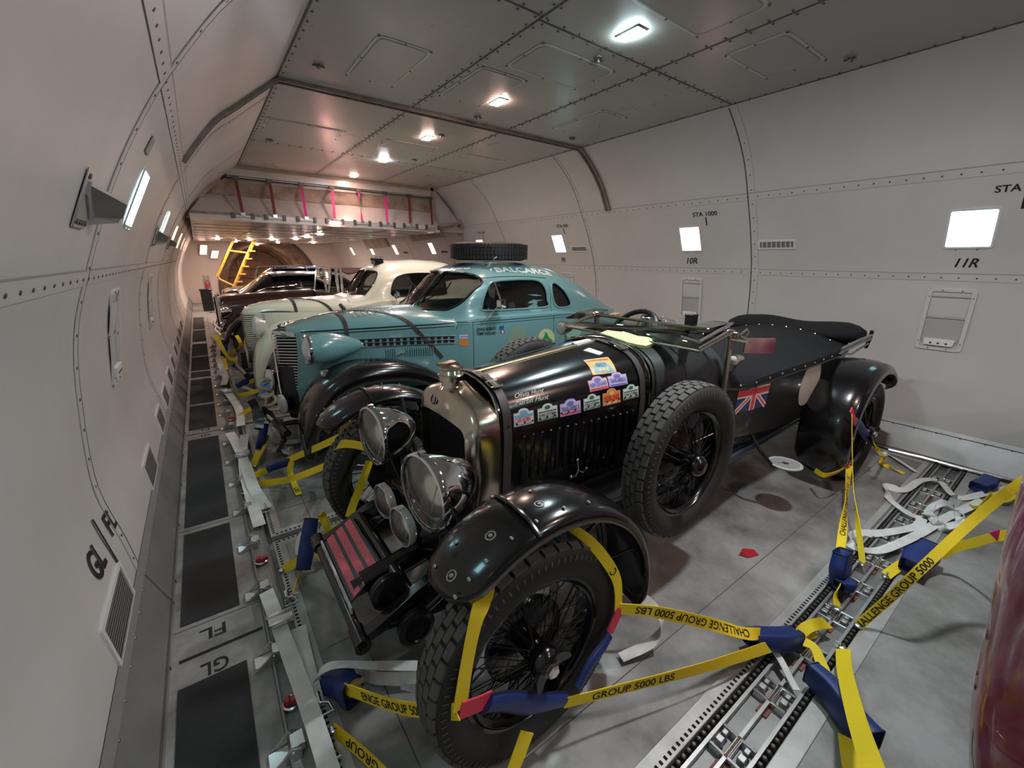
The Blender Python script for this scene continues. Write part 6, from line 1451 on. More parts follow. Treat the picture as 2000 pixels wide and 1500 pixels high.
# dark open tourer with upright chromed screen (y about 8.4)
D = 8.45
dc = thing('dark_tourer', (2.7, D, 0), 'dark brown open vintage car with upright glass screen and chrome lamps, behind the cream coupe', 'car')
M_dbr = mat('dark chestnut paint', (.035, .018, .014), .2, coat=.8)
m = MB(); m.loft([hood_sec(x, w, z, z-.2, .5, D, 2.4) for x, w, z in ((.62, .26, 1.02), (.66, .30, 1.06), (1.2, .36, 1.10), (2.0, .46, 1.14))], True); finish('bonnet', m, M_dbr, dc)
m = MB(); m.loft([hood_sec(x, w, z, z-.1, .45, D, 4) for x, w, z in ((2.0, .50, 1.14), (2.2, .62, 1.10), (3.0, .70, 1.04), (4.0, .70, 1.02), (4.6, .62, 1.0), (4.75, .5, .9))], True); finish('body', m, M_dbr, dc)
m = MB(); m.b2((.56, D-.26, .45), (.64, D+.26, 1.10)); finish('radiator_shell', m, M_chrome, dc, bevel=.04)
m = MB(); m.b2((.548, D-.21, .5), (.562, D+.21, 1.03)); finish('core', m, M_dark, dc)
for s in (-1, 1):
    lamp_c = V((.60, D+s*.36, .84)); m = MB(); m.lathe(lamp_c, (-1, 0, 0), [(0, -.16), (.06, -.15), (.11, -.09), (.135, -.02), (.14, 0), (.13, .015)], 28); h = finish('headlamp', m, M_chrome, dc); m = MB(); m.lathe(lamp_c, (-1, 0, 0), [(.13, .01), (.07, .025), (0, .03)], 24); finish('lens', m, mat('ribbed headlamp glass'), h); m = MB(); m.tube([lamp_c+V((.05, 0, -.12)), V((.55, D+s*.3, .5))], .02, 8); finish('lamp_post', m, M_chrome, h)
    arch_fender('front_wing', dc, M_black, 1.05, .36, .47, 175, 5, (D+s*.88, D+s*.58), SEC, 24); arch_fender('rear_wing', dc, M_black, 4.05, .36, .48, 190, 10, (D+s*.88, D+s*.58), SEC, 24)
    m = MB(); m.b2((1.2, D+s*.6, .32), (3.6, D+s*.86, .36)); finish('running_board', m, M_blackm, dc)
far_wheels(dc, D, (1.05, 4.05), .38)
m = MB(); m.tube([(.56, D-.7, .5), (.50, D, .5), (.56, D+.7, .5)], .03, 8); m.tube([(.56, D-.7, .6), (.50, D, .6), (.56, D+.7, .6)], .02, 8); m.tube([(.52, D-.3, .5), (.8, D-.3, .45)], .025, 6); finish('bumper', m, M_chrome, dc)
m = MB(); m.tube([(2.2, D-.55, 1.10), (2.28, D-.55, 1.49), (2.28, D+.55, 1.49), (2.2, D+.55, 1.10)], .018, 6); m.tube([(2.24, D-.55, 1.33), (2.24, D+.55, 1.33)], .01, 6); wsf = finish('windscreen_frame', m, M_chrome, dc)
m = MB(); m.add([(2.2, D-.55, 1.12), (2.2, D+.55, 1.12), (2.28, D+.55, 1.48), (2.28, D-.55, 1.48)], [(0, 1, 2, 3)]); finish('pane', m, M_glass, wsf, fix=False)
m = MB(); m.loft([[V((2.35+.1*k, D-.58, 1.44+.03*sin(k*2))), V((2.35+.1*k, D-.4, 1.50)), V((2.35+.1*k, D+.4, 1.50)), V((2.35+.1*k, D+.58, 1.44))] for k in range(14)]); fh = finish('canvas_hood', m, mat('brown canvas hood', (.06, .04, .03), .8), dc); sm = fh.modifiers.new('t', 'SOLIDIFY'); sm.thickness = .02
m = MB(); c = V((2.1, D-.62, 1.42)); m.lathe(c, (-1, 0, 0), [(0, -.06), (.09, -.03), (.10, 0), (.09, .01)], 20); m.cyl(c+V((.05, 0, -.3)), c+V((.05, 0, 0)), .02, 8); m.cyl((2.35, D-.6, 1.1), (2.35, D-.6, 1.52), .025, 8); m.cyl((2.42, D-.6, 1.1), (2.42, D-.6, 1.52), .025, 8); finish('spot_lamp', m, M_chrome, dc)
dc.location.x -= .42; wc.location.x -= .09
# grey saloon
def saloon(yc, label, name, paint, x0=.45, L=4.5, zr=1.42, belt=.98, glassx=(1.55, 3.75), nose=.86, w=.86, dark=None, tail=.9, lights=None):
    t = thing(name, (x0+L/2, yc, 0), label, 'car')
    P_ = lambda tab, x: interp([(x0+L*a, b) for a, b in tab], x)
    m = MB(); xs_ = [x0+L*k/30 for k in range(31)]
    m.loft([hood_sec(x, P_([(0, w*.90), (.06, w*.97), (.3, w), (.8, w), (1, w*.9)], x), P_([(0, nose-.05), (.03, nose), (.3, belt), (.75, belt), (1, tail)], x), P_([(0, nose-.12), (.3, belt-.06), (1, tail-.08)], x), .28, yc, 5) for x in xs_], True); b = finish('body', m, paint, t, angle=40)
    g0, g1 = glassx; m = MB(); rows = []
    for k in range(25):
        x = g0+(g1-g0)*k/24; q = k/24; zz = interp([(0, belt+.01), (.22, zr-.03), (.35, zr), (.7, zr), (.82, zr-.05), (1, belt+.02)], q); rows.append(hood_sec(x, w*.86-.10*min(1, (zz-belt)/(zr-belt))*.8, zz, belt, belt-.03, yc, 3.2))
    m.loft(rows, True); gh = finish('greenhouse', m, M_glassd, t, angle=30); GB = bvh_of(gh)
    m = MB(); rows = []
    for k in range(13):
        x = g0+(g1-g0)*(.24+.56*k/12); q = (x-g0)/(g1-g0); zz = interp([(0, belt+.01), (.22, zr-.03), (.35, zr), (.7, zr), (.82, zr-.05), (1, belt+.02)], q)+.012; rows.append([V((x, yc+v*(w*.80), zz-.05*abs(v)**5-.0)) for v in [-1+.1*j for j in range(21)]])
    m.loft(rows); rf = finish('roof', m, paint, t, angle=50); sm = rf.modifiers.new('t', 'SOLIDIFY'); sm.thickness = .025
    for s in (-1, 1):
        for a, b2_ in ((.03, .24), (.46, .45), (.80, .97)):
            x1_, x2_ = g0+(g1-g0)*a, g0+(g1-g0)*b2_; top = .24 < b2_ < .8 or b2_ < .3
            pts = []
            for k in range(7):
                q = k/6; x = x1_+(x2_-x1_)*q; z = (belt+(zr-.05-belt)*q) if a < .7 else (zr-.06+(belt-zr+.06)*q); h = GB.ray_cast(V((x, yc+s*1.3, z)), V((0, -s, 0))); 
                if h[0]: pts.append(h[0]+V((0, s*.004, 0)))
            if len(pts) > 2: m = MB(); m.tube(pts, .026 if a != .46 else .018, 6); finish('pillar', m, paint if a != .46 else M_chrome, t)
        m = MB(); m.tube([(x, yc+s*(w*.995+.002), .86 if x < 99 else 0) for x in [x0+.25+.2*k for k in range(int((L-.4)/.2))]], .008, 5); finish('side_moulding', m, M_chrome, t)
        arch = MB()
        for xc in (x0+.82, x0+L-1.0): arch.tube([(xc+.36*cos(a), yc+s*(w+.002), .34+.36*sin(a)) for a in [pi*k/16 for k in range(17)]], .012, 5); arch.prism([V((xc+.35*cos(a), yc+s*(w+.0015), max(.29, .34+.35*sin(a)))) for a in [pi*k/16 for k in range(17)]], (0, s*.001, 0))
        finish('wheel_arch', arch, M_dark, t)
        for xc in (x0+.82, x0+L-1.0): wheel(t, (xc, yc+s*(w-.09), .33), s, R=.33, w=.19, rr=.2, spokes=False, tread=False, rim_mat=M_steel)
        for dz, rr in ((0, .085),): m = MB(); c = V((x0-.005, yc+s*w*.72, nose-.15)); m.lathe(c, (-1, 0, 0), [(rr, -.04), (rr*1.08, .0), (rr, .012), (rr*.6, .03), (0, .035)], 20); finish('headlamp', m, mat('ribbed headlamp glass'), t)
    m = MB(); m.b2((x0-.02, yc-.45, .55), (x0+.01, yc+.45, .78)); gg = finish('grille', m, M_dark, t)
    m = MB()
    for k in range(8): m.b2((x0-.03, yc-.45, .56+.028*k), (x0-.018, yc+.45, .568+.028*k))
    finish('bars', m, M_chrome, gg)
    for xx, zz in ((x0-.09, .46), (x0+L+.06, .48)): m = MB(); m.tube([(xx+.1*(1 if xx < 2 else -1), yc-w*1.0, zz), (xx, yc-w*.8, zz), (xx, yc+w*.8, zz), (xx+.1*(1 if xx < 2 else -1), yc+w, zz)], .055, 10); finish('bumper', m, M_chrome, t)
    return t
gsal = saloon(10.8, 'grey saloon with chrome trim and sloping rear glass, behind the dark tourer', 'grey_saloon', mat('blue grey paint', (.13, .14, .17), .22, coat=.8), x0=.28, zr=1.37, belt=.95, nose=.90, glassx=(.62, 3.1), lights='mat')
bsal = saloon(13.2, 'small dark blue saloon with chrome framed screen, farthest of the cars', 'blue_saloon', mat('deep blue paint', (.03, .05, .13), .25, coat=.7), x0=.45, L=3.9, zr=1.46, belt=1.0, glassx=(1.05, 3.4), nose=.9, w=.78)
m = MB(); m.tube([(1.10, 13.2-.66, 1.06), (1.22, 13.2-.62, 1.44), (2.3, 13.2-.60, 1.475), (2.5, 13.2-.62, 1.1)], .028, 8); finish('screen_surround', m, M_chrome, bsal)

# ---------------------------------------------------------------- maroon painted car at the right edge
RY = -.895
rc = thing('maroon_painted_car', (3.0, RY, 0), 'maroon car with pale painted feather artwork, cut off by the right edge', 'car')
def art(name):
    m = bpy.data.materials.new(name); m.use_nodes = True; nt = m.node_tree; b = nt.nodes['Principled BSDF']; L = nt.links.new
    tc_ = nt.nodes.new('ShaderNodeTexCoord'); sp = nt.nodes.new('ShaderNodeSeparateXYZ'); mp = nt.nodes.new('ShaderNodeMapping'); mp.inputs['Scale'].default_value = (9, 9, 2.2); mp.inputs['Rotation'].default_value = (0, .5, 0)
    n = nt.nodes.new('ShaderNodeTexNoise'); n.inputs['Scale'].default_value = 1.6; n.inputs['Detail'].default_value = 5; n.inputs['Distortion'].default_value = 1.2
    r1 = nt.nodes.new('ShaderNodeValToRGB'); e = r1.color_ramp; e.elements[0].position = .30; e.elements[0].color = (.10, .012, .03, 1); e.elements[1].position = .62; e.elements[1].color = (.52, .42, .42, 1)
    a = e.elements.new(.44); a.color = (.25, .05, .11, 1); a = e.elements.new(.53); a.color = (.30, .14, .20, 1); a = e.elements.new(.72); a.color = (.35, .12, .04, 1)
    r2 = nt.nodes.new('ShaderNodeMapRange'); r2.inputs['From Min'].default_value = .50; r2.inputs['From Max'].default_value = .72
    mx = nt.nodes.new('ShaderNodeMix'); mx.data_type = 'RGBA'; mx.inputs['A'].default_value = (.22, .004, .028, 1)
    L(tc_.outputs['Object'], sp.inputs[0]); L(tc_.outputs['Object'], mp.inputs[0]); L(mp.outputs[0], n.inputs['Vector']); L(n.outputs['Fac'], r1.inputs[0]); L(sp.outputs['Z'], r2.inputs['Value'])
    L(r2.outputs[0], mx.inputs['Factor']); L(r1.outputs[0], mx.inputs['B']); L(mx.outputs['Result'], b.inputs['Base Color']); b.inputs['Roughness'].default_value = .3; b.inputs['Coat Weight'].default_value = .5; return m
rows = []
for k in range(25):
    x = 1.4+3.35*k/24; w = interp([(1.4, .70), (1.5, .84), (1.7, .885), (2.4, .90), (4.2, .89), (4.75, .7)], x); zt = interp([(1.4, .95), (1.55, 1.08), (1.7, 1.16), (2.2, 1.20), (4.2, 1.16), (4.75, .95)], x)
    L_ = [V((x, RY-w*a, z)) for a, z in ((.88, .16), (.94, .42), (.965, .66), (.995, .88), (1.0, zt-.10), (.985, zt-.03), (.90, zt+.02), (.5, zt+.04), (.01, zt+.06))]; L_ = spline(L_, 3); rows.append(L_+[V((p.x, 2*RY-p.y, p.z)) for p in reversed(L_)])
m = MB(); m.loft(rows, True); rb_ = finish('body', m, art('feather artwork'), rc, angle=50); RBV = bvh_of(rb_)
for s in (-1, 1):
    for x in (2.35, 4.1): wheel(rc, (x, RY+s*.70, .31), s, R=.31, w=.17, rr=.19, spokes=False, tread=False, rim_mat=M_blackm)
m = MB(); m.loft([[V((x, RY-v, 1.12+.30*sin(pi*q))) for v in (-.66, -.6, 0, .6, .66)] for x, q in ((2.1, 0), (2.5, .35), (3.0, .5), (3.8, .4), (4.3, 0))]); finish('soft_top', m, M_fabric, rc)
fr = lambda x, z: (lambda h: (h[0] if h[0] else V((x, -.03, z)))+V((0, .003, 0)))(RBV.ray_cast(V((x, 1, z)), V((0, -1, 0))))
m = MB(); put_text(m, 'No', lambda a, b: fr(1.72-a, .50+b), .09, .12, bold=.02); put_text(m, 'L', lambda a, b: fr(1.61-a, .32+b), .09, .06, bold=.02); each('signwriting', m, mat('pale pink signwriting', (.66, .50, .52), .5), rb_, fix=False)
m = MB()
for cx, cz in ((1.74, .74), (1.72, .66)): m.add([fr(cx+.05*cos(a), cz+.028*sin(a)+.02*cos(a)) for a in [2*pi*k/14 for k in range(14)]], [tuple(range(14))])
finish('petal', m, mat('pale petal paint', (.62, .60, .60), .5), rb_, fix=False)
# ---------------------------------------------------------------- lashing straps
M_ylp = M_yellow
def ribbon(mb, pts, wds, w, th=.0035, n=7):
    """a flat webbing through pts; wds: width direction at each point"""
    P_ = spline(pts, n); D_ = spline([V(d).normalized() for d in wds], n); secs = []; N = len(P_)
    for i, (p, d) in enumerate(zip(P_, D_)):
        t = (P_[min(i+1, N-1)]-P_[max(i-1, 0)]).normalized(); d = (d-t*d.dot(t))
        d = d.normalized() if d.length > 1e-5 else t.orthogonal().normalized(); nn = t.cross(d)*th/2
        secs.append([p-d*w/2-nn, p+d*w/2-nn, p+d*w/2+nn, p-d*w/2+nn])
    mb.loft(secs, True, True); return secs
def strap(name, pts, wds, label=None, group=None, w=.048, mt=None, text=None, parent=None, tpos=.5, th_=.030, flip=1, side=1, cat='strap', tlen=None):
    m = MB(); secs = ribbon(m, pts, wds, w); o = finish(name, m, mt or M_ylp, parent, angle=50)
    if parent is None: tag(o, label, cat, group)
    if text:
        cen = [(s[0]+s[1]+s[2]+s[3])/4 for s in secs]; wd = [(s[1]-s[0]).normalized() for s in secs]; nr = [(s[3]-s[0]).normalized() for s in secs]
        cum = [0]
        for a, b in zip(cen, cen[1:]): cum.append(cum[-1]+(b-a).length)
        T = cum[-1]
        def f(a, b, off):
            s = min(max(tpos*T+a*flip, 0), T-1e-4); i = 0
            while i < len(cum)-2 and cum[i+1] < s: i += 1
            q = (s-cum[i])/max(cum[i+1]-cum[i], 1e-6); return cen[i].lerp(cen[i+1], q)+wd[i].lerp(wd[i+1], q)*b*side+nr[i].lerp(nr[i+1], q)*off
        m = MB(); tv, _, tw_ = glyphs(text, .02)
        for off in (.0030, -.0030): put_text(m, text, lambda a, b: f(a, b, off), th_, tlen, bold=.02)
        finish('webbing_print', m, M_print, o, fix=False)
    return o
def sleeve(c, ax, L, W, Tk, label, up_=(0, 0, 1), shapek=1., parent=None, nm='ratchet_sleeve'):
    """padded nylon sleeve round a ratchet: open boxy pouch with sagging sides"""
    c = V(c); a = V(ax).normalized(); u = V(up_); u = (u-a*u.dot(a)).normalized(); b = a.cross(u); m = MB(); rows = []
    for k in range(9):
        q = k/8; e = 1+.10*sin(q*pi)-.10*abs(q-.5); s = .008*sin(q*7+c.x*9)
        ring = []
        for j in range(16):
            t = 2*pi*j/16; x = abs(cos(t))**.3*(1 if cos(t) > 0 else -1); y = abs(sin(t))**.3*(1 if sin(t) > 0 else -1)
            ring.append(c+a*(q-.5)*L+b*(x*W/2*e+s)+u*(y*Tk/2*e*(1-.15*x*s*20)))
        rows.append(ring)
    rows = [[p.lerp(c+a*(-.5)*L, .25)+a*.03 for p in rows[0]]]+rows+[[p.lerp(c+a*.5*L, .25)-a*.03 for p in rows[-1]]]
    m.loft(rows, True, True); o = finish(nm, m, M_blue, parent, angle=50)
    if parent is None: tag(o, label, 'sleeve')
    m = MB()
    for e in (0, -1): r = rows[1 if e == 0 else -2]; m.tube(r, .0035, 5, close=True)
    each('piping', m, mat('dark navy edging', (.006, .01, .04), .6), o)
    m = MB(); m.b2(c-V((.0, .0, .0)), c); 
    return o
def hook(p, d, par):
    p = V(p); d = V(d).normalized(); m = MB(); m.tube([p+d*.03+V((0, 0, .012)), p+d*.012+V((0, 0, .012)), p+V((0, 0, 0)), p+V((0, 0, -.004))], .006, 6); m.lathe(p+V((0, 0, -.003)), (0, 0, 1), [(.016, 0), (.016, .008), (.010, .012), (0, .013)], 12); finish('end_fitting', m, M_steel, par)
Z = (0, 0, 1)
TXT = 'CHALLENGE GROUP 5000 LBS'
# --- nearest wheel of the tourer: loop round the tyre, corner patches, two tails each side
rA, rB = V((.40, .775, .455)), V((1.075, .775, .42))
lp = strap('wheel_loop_strap', [rA, V((.43, .775, .62)), V((.465, .782, .735)), V((.52, .82, .765)), V((.56, .88, .775))], [(1, 0, .1), (.9, .1, -.2), (1, 0, .1), (1, 0, .3), (1, 0, .4)], 'yellow strap running up from the coral patch over the tread of the nearest wheel', w=.045)
strap('wheel_loop_strap', [rB, V((1.05, .775, .56)), V((.97, .79, .70)), V((.90, .83, .79)), V((.86, .88, .81))], [(1, 0, .5), (.7, 0, .7), (.6, -.3, .6), (.5, -.7, .5), (.3, -1, 0)], 'yellow strap twisting over the rear of the nearest wheel under the wing', w=.04, text='C', tpos=.4)
m = MB(); ribbon(m, [rA+V((.0, -.004, -.0)), V((.46, .77, .435)), V((.50, .77, .425))], [(.0, 0, 1)]*3, .055, .006); tag(finish('corner_patch', m, M_pinkred), 'coral red patch at the lower front of the nearest wheel', 'patch')
m = MB(); ribbon(m, [rB+V((.01, -.004, 0)), rB+V((-.02, -.004, -.045)), rB+V((-.045, -.004, -.085))], [(1, 0, -.5)]*3, .045, .006); tag(finish('corner_patch', m, M_pinkred), 'coral red patch at the rear of the nearest wheel', 'patch')
def pad(p, q, label, w=.07):
    m = MB(); rows = []; t = (q-p).normalized(); u = V((0, 1, 0)); b = t.cross(u).normalized()
    for k in range(11):
        f_ = k/10; e = (.75+.3*sin(pi*f_)); c_ = p.lerp(q, f_)+b*.006*sin(f_*8); rows.append([c_+b*cos(a)*w/2*e+u*sin(a)*.014 for a in [2*pi*j/12 for j in range(12)]])
    m.loft(rows, True, True); o = finish('wheel_pad', m, M_blue, angle=60); tag(o, label, 'sleeve')
    m = MB(); m.tube([r[0] for r in rows], .004, 5); m.tube([r[6] for r in rows], .004, 5); finish('binding', m, mat('dark navy edging'), o)
pad(V((.485, .762, .425)), V((.80, .762, .185)), 'blue padded sleeve across the lower front of the nearest wheel')
pad(V((1.02, .762, .345)), V((.84, .745, .24)), 'blue padded sleeve from the rear coral patch to the nearest wheel hub', .05)
# tails to the left anchors
a1 = V((.15, 1.43, .02)); a2 = V((.135, 1.26, .02))
s1 = strap('lashing_strap', [a1+V((.03, -.03, .03)), V((.21, 1.28, .13)), V((.31, 1.0, .28)), rA+V((-.01, .0, .0))], [(.05, .05, 1)]*4, 'yellow printed strap from the boxy blue sleeve to the nearest wheel', text='ENGE GROUP 5000 LBS', tpos=.60, tlen=.46)
sleeve((.205, 1.365, .075), (.35, -1, .25), .15, .085, .10, 'boxy blue sleeve standing on the pallet left of the nearest wheel', up_=(0, 0, 1))
m = MB(); o_ = V((.235, 1.29, .115)); m.box(o_, (.03, .03, .05)); m.cyl(o_+V((-.03, 0, .02)), o_+V((.03, 0, .02)), .010, 8); m.cyl(o_+V((-.03, 0, -.02)), o_+V((.03, 0, -.02)), .010, 8); tag(finish('ratchet', m, mat('brass ratchet', (.55, .42, .15), .35, .9)), 'brass coloured ratchet peeping from the boxy blue sleeve', 'ratchet')
s2 = strap('lashing_strap', [a2, V((.20, 1.10, .035)), V((.30, .86, .03)), V((.42, .72, .03)), V((.52, .72, .09)), V((.62, .74, .22))], [(.3, .1, 1), (.3, .2, 1), (.4, .3, .9), (.6, .6, .7), (.8, .2, .9), (.8, 0, .6)], 'yellow printed strap lying low in front of the nearest wheel', text='CHALLENGE GROUP', tpos=.34, tlen=.46, flip=-1, side=-1)
hook(a1, (1, -1, 0), s1); hook(a2, (1, -1, 0), s2)
# tails to the cross track
e1, e2 = V((2.06, .40, .03)), V((2.04, .385, .05))
s3 = strap('lashing_strap', [V((.80, .755, .185)), V((.98, .70, .16)), V((1.45, .55, .11)), e1], [(0, 0, 1), (.05, 0, 1), (0, .2, 1), (0, .6, .6)], 'yellow printed strap from the lower pad of the nearest wheel to the cross track', text='GROUP 5000 LBS', tpos=.22, tlen=.36)
s4 = strap('lashing_strap', [rB, V((1.22, .70, .38)), V((1.45, .60, .27)), V((1.62, .54, .17)), V((1.72, .51, .13))], [(-.1, 0, 1), (0, .1, 1), (0, .3, .9), (.1, .6, .5), (0, .3, 1)], 'yellow strap from the rear coral patch down to the floor sleeve', text='CHALLENGE GROUP 5000 LBS', tpos=.5, tlen=.62, flip=-1, side=-1)
sleeve((1.83, .48, .06), (1, -.42, -.22), .26, .085, .07, 'blue sleeve lying on the pallet left of the cross track', up_=(0, .3, 1))
s5 = strap('strap_tail', [V((1.95, .43, .05)), V((2.02, .42, .06)), V((2.10, .395, .055)), V((2.16, .38, .03))], [(0, .6, .8), (.2, 1, .3), (0, .5, .8), (0, 1, .3)], 'short yellow strap end joining the floor sleeve to the cross track')
s6 = strap('strap_tail', [V((1.93, .40, .05)), V((1.93, .36, .05)), V((1.88, .31, .03)), V((1.82, .26, .012))], [(1, -.3, .2), (1, 0, 0), (.9, -.4, .1), (1, -.5, 0)], 'yellow strap end hanging down into the cross track')
strap('strap_label', [V((1.80, .47, .03)), V((1.77, .42, .02)), V((1.73, .37, .008)), V((1.70, .335, .006))], [(1, -.5, .2), (1, -.7, .1), (1, -.4, 0), (1, -.5, 0)], 'white fabric label hanging from the floor sleeve beside the cross track', w=.028, mt=M_white)
hook(e1, (-1, 0, 0), s3)
# --- rear wheel of the tourer
q0, q1 = V((4.03, .80, .335)), V((3.72, .80, .72))
strap('wheel_loop_strap', [at(1592, 918, y=.93), at(1610, 928, y=.84), at(1635, 922, y=.80), at(1657, 908, y=.80)], [(0, -.3, 1)]*4, 'yellow strap low round the rear wheel of the black tourer', w=.035)
c_ = at(1658, 908, y=.79)
m = MB(); ribbon(m, [c_, c_+V((-.03, -.01, .01)), c_+V((-.05, -.01, -.01))], [Z]*3, .04, .006); tag(finish('corner_patch', m, M_pinkred), 'red patch low on the rear wheel of the tourer', 'patch')
b5 = V((2.62, .50, .06))
s7 = strap('lashing_strap', [c_, at(1652, 985, y=.66), at(1643, 1060, y=.55), at(1640, 1090, y=.51)], [(1, .0, .1), (1, .2, .0), (1, -.1, .1), (1, 0, 0)], 'yellow printed strap from the rear wheel down to the upright blue sleeve', text='CHALLENGE GROUP 5000 LBS', tpos=.45, w=.045, tlen=.70, flip=-1, side=-1)
s8 = strap('lashing_strap', [at(1664, 808, y=.77), at(1664, 870, y=.72), at(1668, 960, y=.62), at(1685, 1100, z=.03)], [(1, .3, 0), (1, .4, .1), (.8, .3, .3), (.5, .5, 0)], 'slimmer printed yellow strap from the tourer rear wing down to the cross track', text='GROUP 5000 LBS GROUP', tpos=.35, w=.034, tlen=.6, flip=-1, side=-1)
hook(at(1685, 1103, z=.02), (0, 1, 0), s8)
m = MB(); ribbon(m, [at(1662, 800, y=.775), at(1667, 815, y=.77), at(1672, 828, y=.77)], [(1, 0, .5)]*3, .035, .006); tag(finish('corner_patch', m, M_pinkred), 'red patch high on the rear wing of the tourer', 'patch')
p0_, p1_ = at(1670, 822, y=.79), at(1702, 862, y=.79)
pad(p0_, p1_, 'blue padded sleeve on the outer face of the tourer rear wheel', .07)
strap('strap_tail', [p1_, at(1715, 880, y=.70), at(1728, 892, z=.05), at(1722, 905, z=.02), at(1745, 915, z=.02), at(1766, 925, z=.01)], [Z, (0, .5, 1), (.5, .5, .5), (1, 1, 0), (0, 1, .2), (0, 1, .1)], 'yellow strap end curling on the pallet behind the rear wheel', w=.035)
sleeve(at(1642, 1108, z=.10), (.2, .15, 1), .17, .13, .07, 'upright blue sleeve at the near edge of the tourer pallet', up_=(0, 1, 0))
sleeve(at(1652, 1142, z=.045), (1, -.3, -.1), .10, .06, .05, 'small blue flap beside the upright blue sleeve')
s9 = strap('strap_tail', [at(1640, 1140, z=.05), at(1634, 1165, z=.035), at(1636, 1188, z=.02)], [(1, .2, 0)]*3, 'short yellow strap below the upright blue sleeve'); hook(at(1636, 1190, z=.015), (0, 1, 0), s9)
# --- straps going to the maroon car
g0_ = at(1676, 1222, z=.015)
s10 = strap('lashing_strap', [g0_, at(1730, 1175, z=.16), at(1800, 1110, z=.36), at(1880, 1035, z=.50), at(1950, 975, z=.66), at(2005, 935, z=.80)], [(-.3, 1, .2), (-.2, 1, .5), (0, .8, .5), (.1, .8, .5), (0, .5, .8), (0, 0, 1)], 'long printed yellow strap rising from the cross track to the maroon car', text='CHALLENGE GROUP 5000', tpos=.20, tlen=.5, w=.040); hook(g0_, (1, 0, 0), s10)
s11 = strap('lashing_strap', [at(1835, 1085, z=.12), at(1870, 1068, z=.20), at(1910, 1058, z=.30), at(1945, 1048, z=.40), at(2010, 1040, z=.52)], [(.1, .2, 1)]*5, 'yellow strap from the flat blue sleeve to the maroon car')
sleeve(at(1798, 1088, z=.09), (1, -.12, .12), .26, .11, .085, 'flat blue sleeve on the pallet between cross track and maroon car')
s12 = strap('strap_tail', [at(1770, 1098, z=.05), at(1752, 1108, z=.03), at(1730, 1124, z=.015)], [(0, 1, .3)]*3, 'short yellow strap from the flat blue sleeve to the cross track'); hook(at(1729, 1126, z=.012), (1, 0, 0), s12)
m = MB(); c_ = at(1940, 1049, z=.40); ribbon(m, [c_, at(1950, 1046, z=.415), at(1962, 1044, z=.43)], [Z]*3, .05, .006); tag(finish('corner_patch', m, mat('hot pink patch', (.70, .04, .22), .6)), 'pink patch on the strap at the edge of the maroon car', 'patch')
# foreground strap at the bottom right with its sleeve
s13 = strap('lashing_strap', [at(1647, 1268, z=.03), at(1650, 1310, z=.10), at(1672, 1400, z=.26), at(1705, 1500, z=.42), at(1740, 1600, z=.55)], [(1, -.4, .1), (.8, -.5, .3), (1, -.5, .3), (1, -.5, .4), (1, -.5, .4)], 'plain yellow strap running out of the picture at the bottom right', w=.055); hook(at(1646, 1266, z=.012), (0, 1, 0), s13)
sleeve(at(1642, 1375, z=.07), (.5, 1, .0), .26, .06, .10, 'blue sleeve beside the foreground yellow strap at bottom right')
s14 = strap('strap_tail', [at(1622, 1318, z=.02), at(1630, 1340, z=.05), at(1640, 1360, z=.07)], [(1, -.4, 0)]*3, 'short yellow strap end from the cross track to the foreground sleeve', w=.035)
strap('strap_tail', [at(1655, 1440, z=.07), at(1662, 1480, z=.05), at(1672, 1540, z=.03)], [(1, -.4, 0), (1, -.4, .2), (1, -.4, 0)], 'creased yellow strap end leaving the foreground sleeve', w=.06)
# --- front of the tourer, far side and left anchors
s15 = strap('lashing_strap', [at(502, 946, z=.03), at(570, 935, z=.10), at(655, 905, z=.24), V((.43, 2.44, .36))], [(0, .2, 1)]*4, 'lower yellow strap from the rail to the far front wheel of the tourer'); hook(at(500, 948, z=.015), (1, 0, 0), s15)
cR = at(668, 852, y=2.62)
s16 = strap('lashing_strap', [at(498, 928, z=.03), at(535, 912, z=.07), at(560, 900, z=.12), at(610, 878, z=.30), cR], [(0, .2, 1)]*5, 'upper yellow strap from the rail through a blue sleeve to the red patch')
sleeve(at(546, 906, z=.10), (1, -.25, .30), .17, .07, .055, 'blue sleeve lying low, left of the far front wheel of the tourer')
strap('wheel_loop_strap', [cR, at(672, 835, y=2.62), at(680, 822, y=2.6)], [(1, 0, .2)]*3, 'short yellow strap rising from the red patch under the far front wing', w=.04)
m = MB(); ribbon(m, [cR+V((-.02, 0, -.01)), cR, cR+V((.03, 0, .01))], [Z]*3, .045, .006); tag(finish('corner_patch', m, M_pinkred), 'red patch where two yellow straps meet at the far front wheel', 'patch')
strap('wheel_loop_strap', [at(652, 880, y=2.40), at(665, 868, y=2.28), at(690, 868, y=2.20), at(722, 876, y=2.10)], [(1, -.3, .4), (.5, 0, 1), (.1, 0, 1), (0, 0, 1)], 'amber yellow strap round the top of the far front wheel', w=.045)
strap('wheel_loop_strap', [at(722, 900, y=2.24), at(708, 940, y=2.24), at(690, 985, y=2.22), at(682, 1010, y=2.2)], [(1, 0, .3)]*4, 'amber yellow strap down the inner face of the far front wheel', w=.045)
strap('strap_tail', [at(570, 902, z=.12), at(566, 918, z=.07), at(572, 938, z=.02), at(584, 966, z=.012)], [(1, -.3, .2), (1, .2, .2), (1, .1, 0), (1, .1, 0)], 'yellow strap end with print hanging from the low blue sleeve', w=.040, text='LBS', tpos=.82, tlen=.08)
